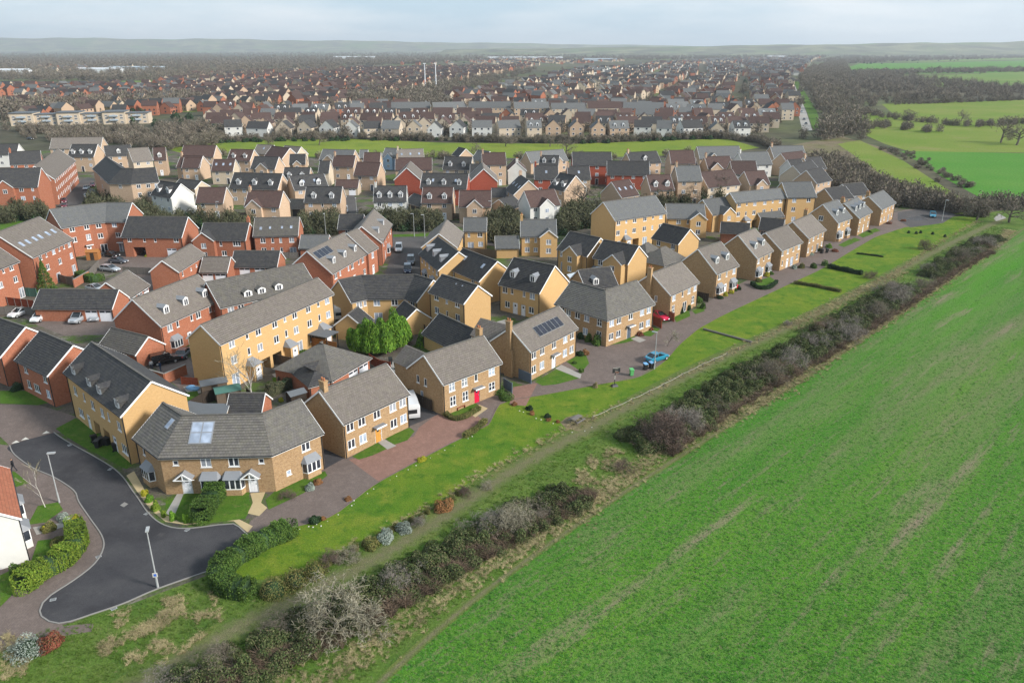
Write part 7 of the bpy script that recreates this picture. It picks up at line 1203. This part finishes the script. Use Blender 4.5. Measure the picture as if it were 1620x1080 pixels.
def flat_ext(label, pts, h, wallm, roofm, lantern=None):
    W = [P2(x, y, h) for x, y in pts]; c = sum(W, Vector((0, 0))) / len(W); root = thing('extension', label, 'extension', (c.x, c.y, 0)); L_ = [p - c for p in W]; q = MB([wallm])
    for i in range(len(L_)): a, b_ = L_[i], L_[(i + 1) % len(L_)]; q.face([(a.x, a.y, 0), (b_.x, b_.y, 0), (b_.x, b_.y, h), (a.x, a.y, h)])
    q.build('wall', root); q = MB([roofm, 'pvc_white']); q.face([(p.x * 1.04, p.y * 1.04, h + .16) for p in L_])
    for i in range(len(L_)): a, b_ = L_[i] * 1.04, L_[(i + 1) % len(L_)] * 1.04; q.face([(a.x, a.y, h), (b_.x, b_.y, h), (b_.x, b_.y, h + .155), (a.x, a.y, h + .155)], 1)
    q.build('roof', root)
    if lantern: q = MB(['glass_sky', 'pvc_white']); w2, d2 = lantern; q.box(-w2, w2, -d2, d2, h + .17, h + .3, 1); q.face([(-w2, -d2, h + .31), (w2, -d2, h + .31), (w2 * .6, 0, h + .8), (-w2 * .6, 0, h + .8)]); q.face([(w2, d2, h + .31), (-w2, d2, h + .31), (-w2 * .6, 0, h + .8), (w2 * .6, 0, h + .8)]); q.face([(w2, -d2, h + .31), (w2, d2, h + .31), (w2 * .6, 0, h + .8)]); q.face([(-w2, d2, h + .31), (-w2, -d2, h + .31), (-w2 * .6, 0, h + .8)]); q.build('lantern', root)
flat_ext('grey flat-roofed extension behind the ridge of the angled semi', [(262, 660), (300, 636), (322, 640), (362, 640), (355, 662), (300, 668)], 3.0, 'brick_brown', 'felt_grey'); flat_ext('flat-roofed extension with a blue glass lantern', [(930, 432), (958, 436), (968, 424), (940, 420)], 2.8, 'brick_yellow', 'felt_grey', (1.3, .7))
# ---------------------------------------------------------------- small things
def wheelie(label, px, py, mat, rz=0, lid=None, group=None):
    c = P2(px, py); root = thing('wheelie_bin', label, 'bin', (c.x, c.y, .02), rz, group); q = MB([mat]); loft(q, [[(-.22, -.24, 0.06), (.22, -.24, .06), (.22, .24, .06), (-.22, .24, .06)], [(-.28, -.33, 1.0), (.28, -.33, 1.0), (.28, .36, 1.0), (-.28, .36, 1.0)]]); q.build('body', root)
    q = MB([lid or mat]); q.face([(-.3, -.36, 1.02), (.3, -.36, 1.02), (.3, .4, 1.1), (-.3, .4, 1.1)]); q.box(-.3, .3, -.37, .4, .985, 1.015); q.build('lid', root)
    for s_ in (-1, 1): q = MB(['rubber']); q.tube((s_ * .24, .28, .1), (s_ * .3, .28, .1), .1, .1, 10); q.build('wheel', root)
wheelie('black wheelie bin with blue lid, left of the pair by the lamp post', 1021, 585, 'plastic_black', .3, 'tarp_blue'); wheelie('black wheelie bin with blue lid, right of the pair by the lamp post', 1030, 583, 'plastic_black', .5, 'tarp_blue'); wheelie('green wheelie bin standing alone at the lane edge', 999, 594, 'plastic_green', .2)
for i, (x, y) in enumerate([(155, 708), (161, 704), (170, 704), (184, 713), (150, 700)]): wheelie('black wheelie bin outside the yellow townhouse block', x, y, 'plastic_black', i * .6, group='bins outside the townhouse block')
for i, (x, y) in enumerate([(1308, 400), (1300, 401)]): wheelie('dark garden bin before the mossy chimney house', x, y, 'plastic_black', i * .6, group='bins before the chimney house')
wheelie('red-lidded bin between two dormered houses', 1164, 458, 'plastic_red', .3); wheelie('black bin on the patio by the leafy trees', 618, 576, 'plastic_black', .3); wheelie('second black bin on the patio by the leafy trees', 628, 584, 'plastic_black', .9)
c = P2(972, 611); root = thing('basketball_hoop', 'portable basketball hoop with dark backboard at the lawn edge', 'hoop', (c.x, c.y, .02), R(20)); q = MB(['plastic_black']); loft(q, [[(-.5, -.35, 0), (.5, -.35, 0), (.5, .35, 0), (-.5, .35, 0)], [(-.35, -.2, .3), (.35, -.2, .3), (.35, .2, .3), (-.35, .2, .3)]]); q.build('base', root)
q = MB(['plastic_black', 'stone_white']); q.tube((0, 0, .3), (0, 0, 1.1), .05, .05, 8); q.tube((0, 0, 1.1), (0, 0, 1.7), .052, .052, 8, 1); q.tube((0, 0, 1.7), (0, -.3, 2.75), .05, .05, 8); q.build('pole', root); q = MB(['plastic_black', 'stone_white']); q.box(-.62, .62, -.36, -.32, 2.3, 3.1); q.box(-.6, .6, -.365, -.361, 3.02, 3.07, 1); q.box(-.25, .25, -.365, -.361, 2.5, 2.53, 1); q.box(-.25, .25, -.365, -.361, 2.82, 2.85, 1); q.build('backboard', root)
q = MB(['terracotta'])
for i in range(10): a, b_ = i * .628, (i + 1) * .628; q.tube((math.cos(a) * .23, -.6 + math.sin(a) * .23, 2.45), (math.cos(b_) * .23, -.6 + math.sin(b_) * .23, 2.45), .02, .02, 5)
q.build('ring', root)
# picnic table on its gravel bed
c = P2(912, 668); v_ = []; bed = sheet('gravel_bed', [(886, 668), (896, 660), (915, 655), (938, 664), (934, 676), (915, 682), (895, 677)], 'heath', .02)
root = thing('picnic_table', 'weathered timber picnic table on a gravel bed at the lawn edge', 'table', (c.x, c.y, .02), R(52))
for i in range(5): q = MB(['timber_grey']); q.box(-.9, .9, -.36 + i * .145, -.23 + i * .145, .72, .76); q.build('top_plank', root)
for s_ in (-1, 1):
    q = MB(['timber_grey']); q.box(-.9, .9, s_ * .72 - .13, s_ * .72 + .13, .42, .46); q.build('bench_plank', root)
for x in (-.65, .65):
    q = MB(['timber_grey']); q.beam((x, -.6, 0), (x, -.2, .72), .05, .1); q.beam((x, .6, 0), (x, .2, .72), .05, .1); q.beam((x, -.8, .4), (x, .8, .4), .05, .1); q.build('trestle', root)
c = P2(729, 647); root = thing('garden_bench', 'red timber bench below the red-door house window', 'bench', (c.x, c.y, 0), R(44))
for z, y0, y1 in ((.45, -.2, .2),): q = MB(['timber_red']); q.box(-.7, .7, y0, y1, z - .04, z); q.build('seat', root)
q = MB(['timber_red']); q.box(-.7, .7, .2, .24, .5, .9); q.build('backrest', root)
for x in (-.65, .65): q = MB(['timber_red']); q.box(x - .03, x + .03, -.18, .22, 0, .41); q.build('leg', root)
# rope fence along the lawn
W = smooth_path([P2(*p) for p in [(938, 664), (1000, 636), (1050, 612), (1080, 596), (1112, 580), (1150, 563), (1200, 540)]], 3.0); root = thing('rope_fence', 'low white rope fence on short posts along the lawn edge', 'fence', (W[0].x, W[0].y, 0))
for i, p in enumerate(W):
    a = p - W[0]; q = MB(['timber_grey']); q.tube((a.x, a.y, 0), (a.x, a.y, .62), .05, .04, 6); q.build('post', root)
    if i < 8:
        b_ = W[i + 1] - W[0]; q = MB(['stone_white']); prev = None
        for k in range(7): t_ = k / 6; pt = Vector((a.x + (b_.x - a.x) * t_, a.y + (b_.y - a.y) * t_, .55 - .5 * t_ * (1 - t_))); (q.tube(prev, pt, .018, .018, 5, 0, False) if prev else None); prev = pt
        q.build('rope', root)
q = MB(['timber_grey']); a, b_ = P(1113, 520, .18), P(1190, 541, .18); a2 = P2(1113, 520); 
for k in range(5): p0, p1 = a.lerp(b_, k / 5), a.lerp(b_, (k + .97) / 5); q.tube(p0 - Vector((a.x, a.y, 0)), p1 - Vector((a.x, a.y, 0)), .19 + .02 * (k % 2), .17, 9)
o = q.build('log_edging'); o.location = (a.x, a.y, 0); tag(o, 'line of weathered grey logs lying across the lawn', 'log')
# edging stones
rk = []
for sd_ in range(3):
    q = MB(['stone_white']); g = random.Random(sd_); n = 7
    ring = lambda r, z: [(math.cos(i * 6.283 / n) * r * g.uniform(.8, 1.2), math.sin(i * 6.283 / n) * r * g.uniform(.8, 1.2), z) for i in range(n)]
    loft(q, [ring(.16, 0), ring(.18, .08), ring(.1, .16)]); rk.append(q.mesh('stone'))
for i in range(22):
    t_ = i / 21; x, y = np.interp(t_, [0, .5, 1], [440, 590, 770]), 0; xs = [430, 470, 520, 552, 590, 640, 700, 752]; ys = [841, 836, 822, 801, 772, 744, 712, 686]; x = 430 + 320 * t_ + random.uniform(-9, 9); y = np.interp(x, xs, ys) + 2; c = P2(x, y); tag(link('edging_stone', rk[i % 3], None, (c.x, c.y, .01), random.uniform(0, 6), [random.uniform(.2, .5)] * 3), 'pale rounded edging stone along the lawn beside the lane', 'stone', 'edging stones beside the lane')
for i, (x, y) in enumerate([(822, 650), (828, 652), (848, 662), (856, 664), (875, 670), (893, 680), (905, 684), (925, 682), (936, 676), (552, 786), (560, 792), (505, 818), (495, 834), (508, 832)]): c = P2(x, y); tag(link('edging_stone', rk[i % 3], None, (c.x, c.y, .01), i, [.5] * 3), 'pale stone around the planted beds on the lawn', 'stone', 'stones round the lawn beds')
for g in ([(290, 612), (318, 606), (330, 618), (300, 626)], [(470, 641), (500, 632), (506, 646), (480, 653)], [(606, 580), (640, 562), (652, 588), (622, 602)], [(430, 592), (470, 579), (476, 587), (440, 602)], [(775, 512), (800, 505), (800, 520), (780, 524)]): sheet('patio', g, 'flagstone', .022)
for i, (x, y) in enumerate([(302, 614), (309, 616)]):
    c = P2(x, y); q = MB(['tarp_blue']); g = random.Random(i + 3)
    def mound(r, z): return [(math.cos(k * .785) * r * g.uniform(.7, 1.2), math.sin(k * .785) * r * g.uniform(.7, 1.2), z + g.uniform(0, .06)) for k in range(8)]
    loft(q, [mound(.7, 0), mound(.6, .22), mound(.25, .38)]); o = q.build('tarpaulin'); o.location = (c.x, c.y, .02); tag(o, ['crumpled blue tarpaulin on the patio by the red timber fence', 'smaller blue tarpaulin heaped beside the first on the patio'][i], 'tarpaulin')
for (x, y) in ((110, 704), (174, 742), (232, 812), (296, 838), (156, 880), (84, 948), (180, 962), (340, 900)):
    c = P2(x, y); q = MB(['metal_grey', 'rubber']); q.frame(c, random.uniform(0, 3)); q.box(-.25, .25, -.2, .2, .0, .024)
    for k in range(4): q.box(-.2, .2, -.15 + k * .09, -.11 + k * .09, .0245, .027, 1)
    o = q.build('drain_grate'); o['kind'] = 'structure'
# puddled pale tarmac at the turning circle and distant footpath
m_, t, b = newmat('wet_tarmac', .15, .5); b.inputs['Base Color'].default_value = (.10, .10, .105, 1)
sheet('puddle', [(1432, 346), (1450, 342), (1462, 344), (1468, 348), (1448, 349)], 'wet_tarmac', .024); sheet('footpath', [(1572, 346), (1580, 338), (1586, 341), (1592, 345), (1576, 350)], 'flagstone', .020)
sheet('manhole_cover', [(190, 799), (197, 794), (203, 797), (196, 802)], 'kerbstone', .022)
# ---------------------------------------------------------------- people (one skinned body each)
def person(label, px, py, face, shirt, trousers, pose=.25):
    c = P2(px, py); root = thing('person', label, 'person', (c.x, c.y, .02), face)
    J = {'pel': (0, 0, .95), 'chest': (.02, 0, 1.32), 'neck': (.03, 0, 1.48), 'head': (.05, 0, 1.60), 'top': (.05, 0, 1.72)}
    for s_, n in ((1, 'l'), (-1, 'r')):
        k = pose * s_
        J.update({n + 'hip': (0, s_ * .1, .9), n + 'kn': (k * .5 + .05, s_ * .11, .5), n + 'an': (k * 1.0 - .03, s_ * .11, .07), n + 'to': (k * 1.0 + .15, s_ * .12, .04), n + 'sh': (.02, s_ * .19, 1.42), n + 'el': (-k * .35, s_ * .25, 1.14), n + 'wr': (-k * .6 + .08, s_ * .25, .9), n + 'ha': (-k * .7 + .12, s_ * .25, .8)})
    names = list(J); E_ = [('pel', 'chest'), ('chest', 'neck'), ('neck', 'head'), ('head', 'top')]
    for n in 'lr': E_ += [('pel', n + 'hip'), (n + 'hip', n + 'kn'), (n + 'kn', n + 'an'), (n + 'an', n + 'to'), ('chest', n + 'sh'), (n + 'sh', n + 'el'), (n + 'el', n + 'wr'), (n + 'wr', n + 'ha')]
    RAD = {'pel': .15, 'chest': .16, 'neck': .06, 'head': .105, 'top': .085, 'hip': .1, 'kn': .065, 'an': .045, 'to': .04, 'sh': .07, 'el': .05, 'wr': .035, 'ha': .04}
    me = bpy.data.meshes.new('body'); me.from_pydata([J[k] for k in names], [(names.index(a), names.index(b_)) for a, b_ in E_], []); o = link('body', me, root); sk = o.modifiers.new('skin', 'SKIN'); lay = me.skin_vertices[0] if me.skin_vertices else None
    if lay is None:
        bpy.context.view_layer.objects.active = o; bpy.context.view_layer.update(); lay = me.skin_vertices[0] if me.skin_vertices else None
    if lay is not None:
        for i, k in enumerate(names): r = RAD[k if k in RAD else k[1:]]; lay.data[i].radius = (r, r)
        lay.data[0].use_root = True
    o.modifiers.new('smooth', 'SUBSURF').levels = 1
    mt, t, b = newmat('clothes_' + str(len(MAT)), .9, .1); tc_ = N(t, 'ShaderNodeTexCoord'); sx = N(t, 'ShaderNodeSeparateXYZ'); t.links.new(tc_.outputs['Object'], sx.inputs[0]); rp = N(t, 'ShaderNodeValToRGB'); rp.color_ramp.interpolation = 'CONSTANT'; e = rp.color_ramp.elements
    e[0].position = 0; e[0].color = (.02, .02, .02, 1); e[1].position = .05; e[1].color = c4(trousers); q = e.new(.5); q.color = c4(shirt); q = e.new(.755); q.color = (.42, .26, .18, 1); q = e.new(.83); q.color = (.05, .035, .025, 1)
    dv = mathn(t, 'DIVIDE', sx.outputs[2], 2.0); t.links.new(dv, rp.inputs[0]); t.links.new(rp.outputs[0], b.inputs['Base Color']); me.materials.append(mt); return root
person('person in dark clothes walking on the paved footway', 23, 746, R(200), (.02, .02, .024), (.03, .03, .035)); person('person in a pale top beside the black off-roader', 241, 586, R(-60), (.4, .4, .42), (.04, .05, .08), .05); person('person in a dark blue top beside the black off-roader', 255, 588, R(-120), (.03, .05, .10), (.06, .08, .12), .05)
# ---------------------------------------------------------------- the air
mh = bpy.data.materials.new('haze'); mh.use_nodes = True; t = mh.node_tree; t.nodes.clear(); pv = N(t, 'ShaderNodeVolumePrincipled'); pv.inputs['Color'].default_value = (.84, .90, .96, 1); pv.inputs['Density'].default_value = 0.95e-4; pv.inputs['Anisotropy'].default_value = .2; ou = N(t, 'ShaderNodeOutputMaterial'); t.links.new(pv.outputs[0], ou.inputs['Volume'])
MAT['haze'] = mh; q = MB(['haze']); q.box(-15900, 15900, -290, 15900, -6, 260); o = q.build('haze'); o['kind'] = 'stuff'; o['label'] = 'thin pale winter haze over the whole landscape'; o['category'] = 'haze'
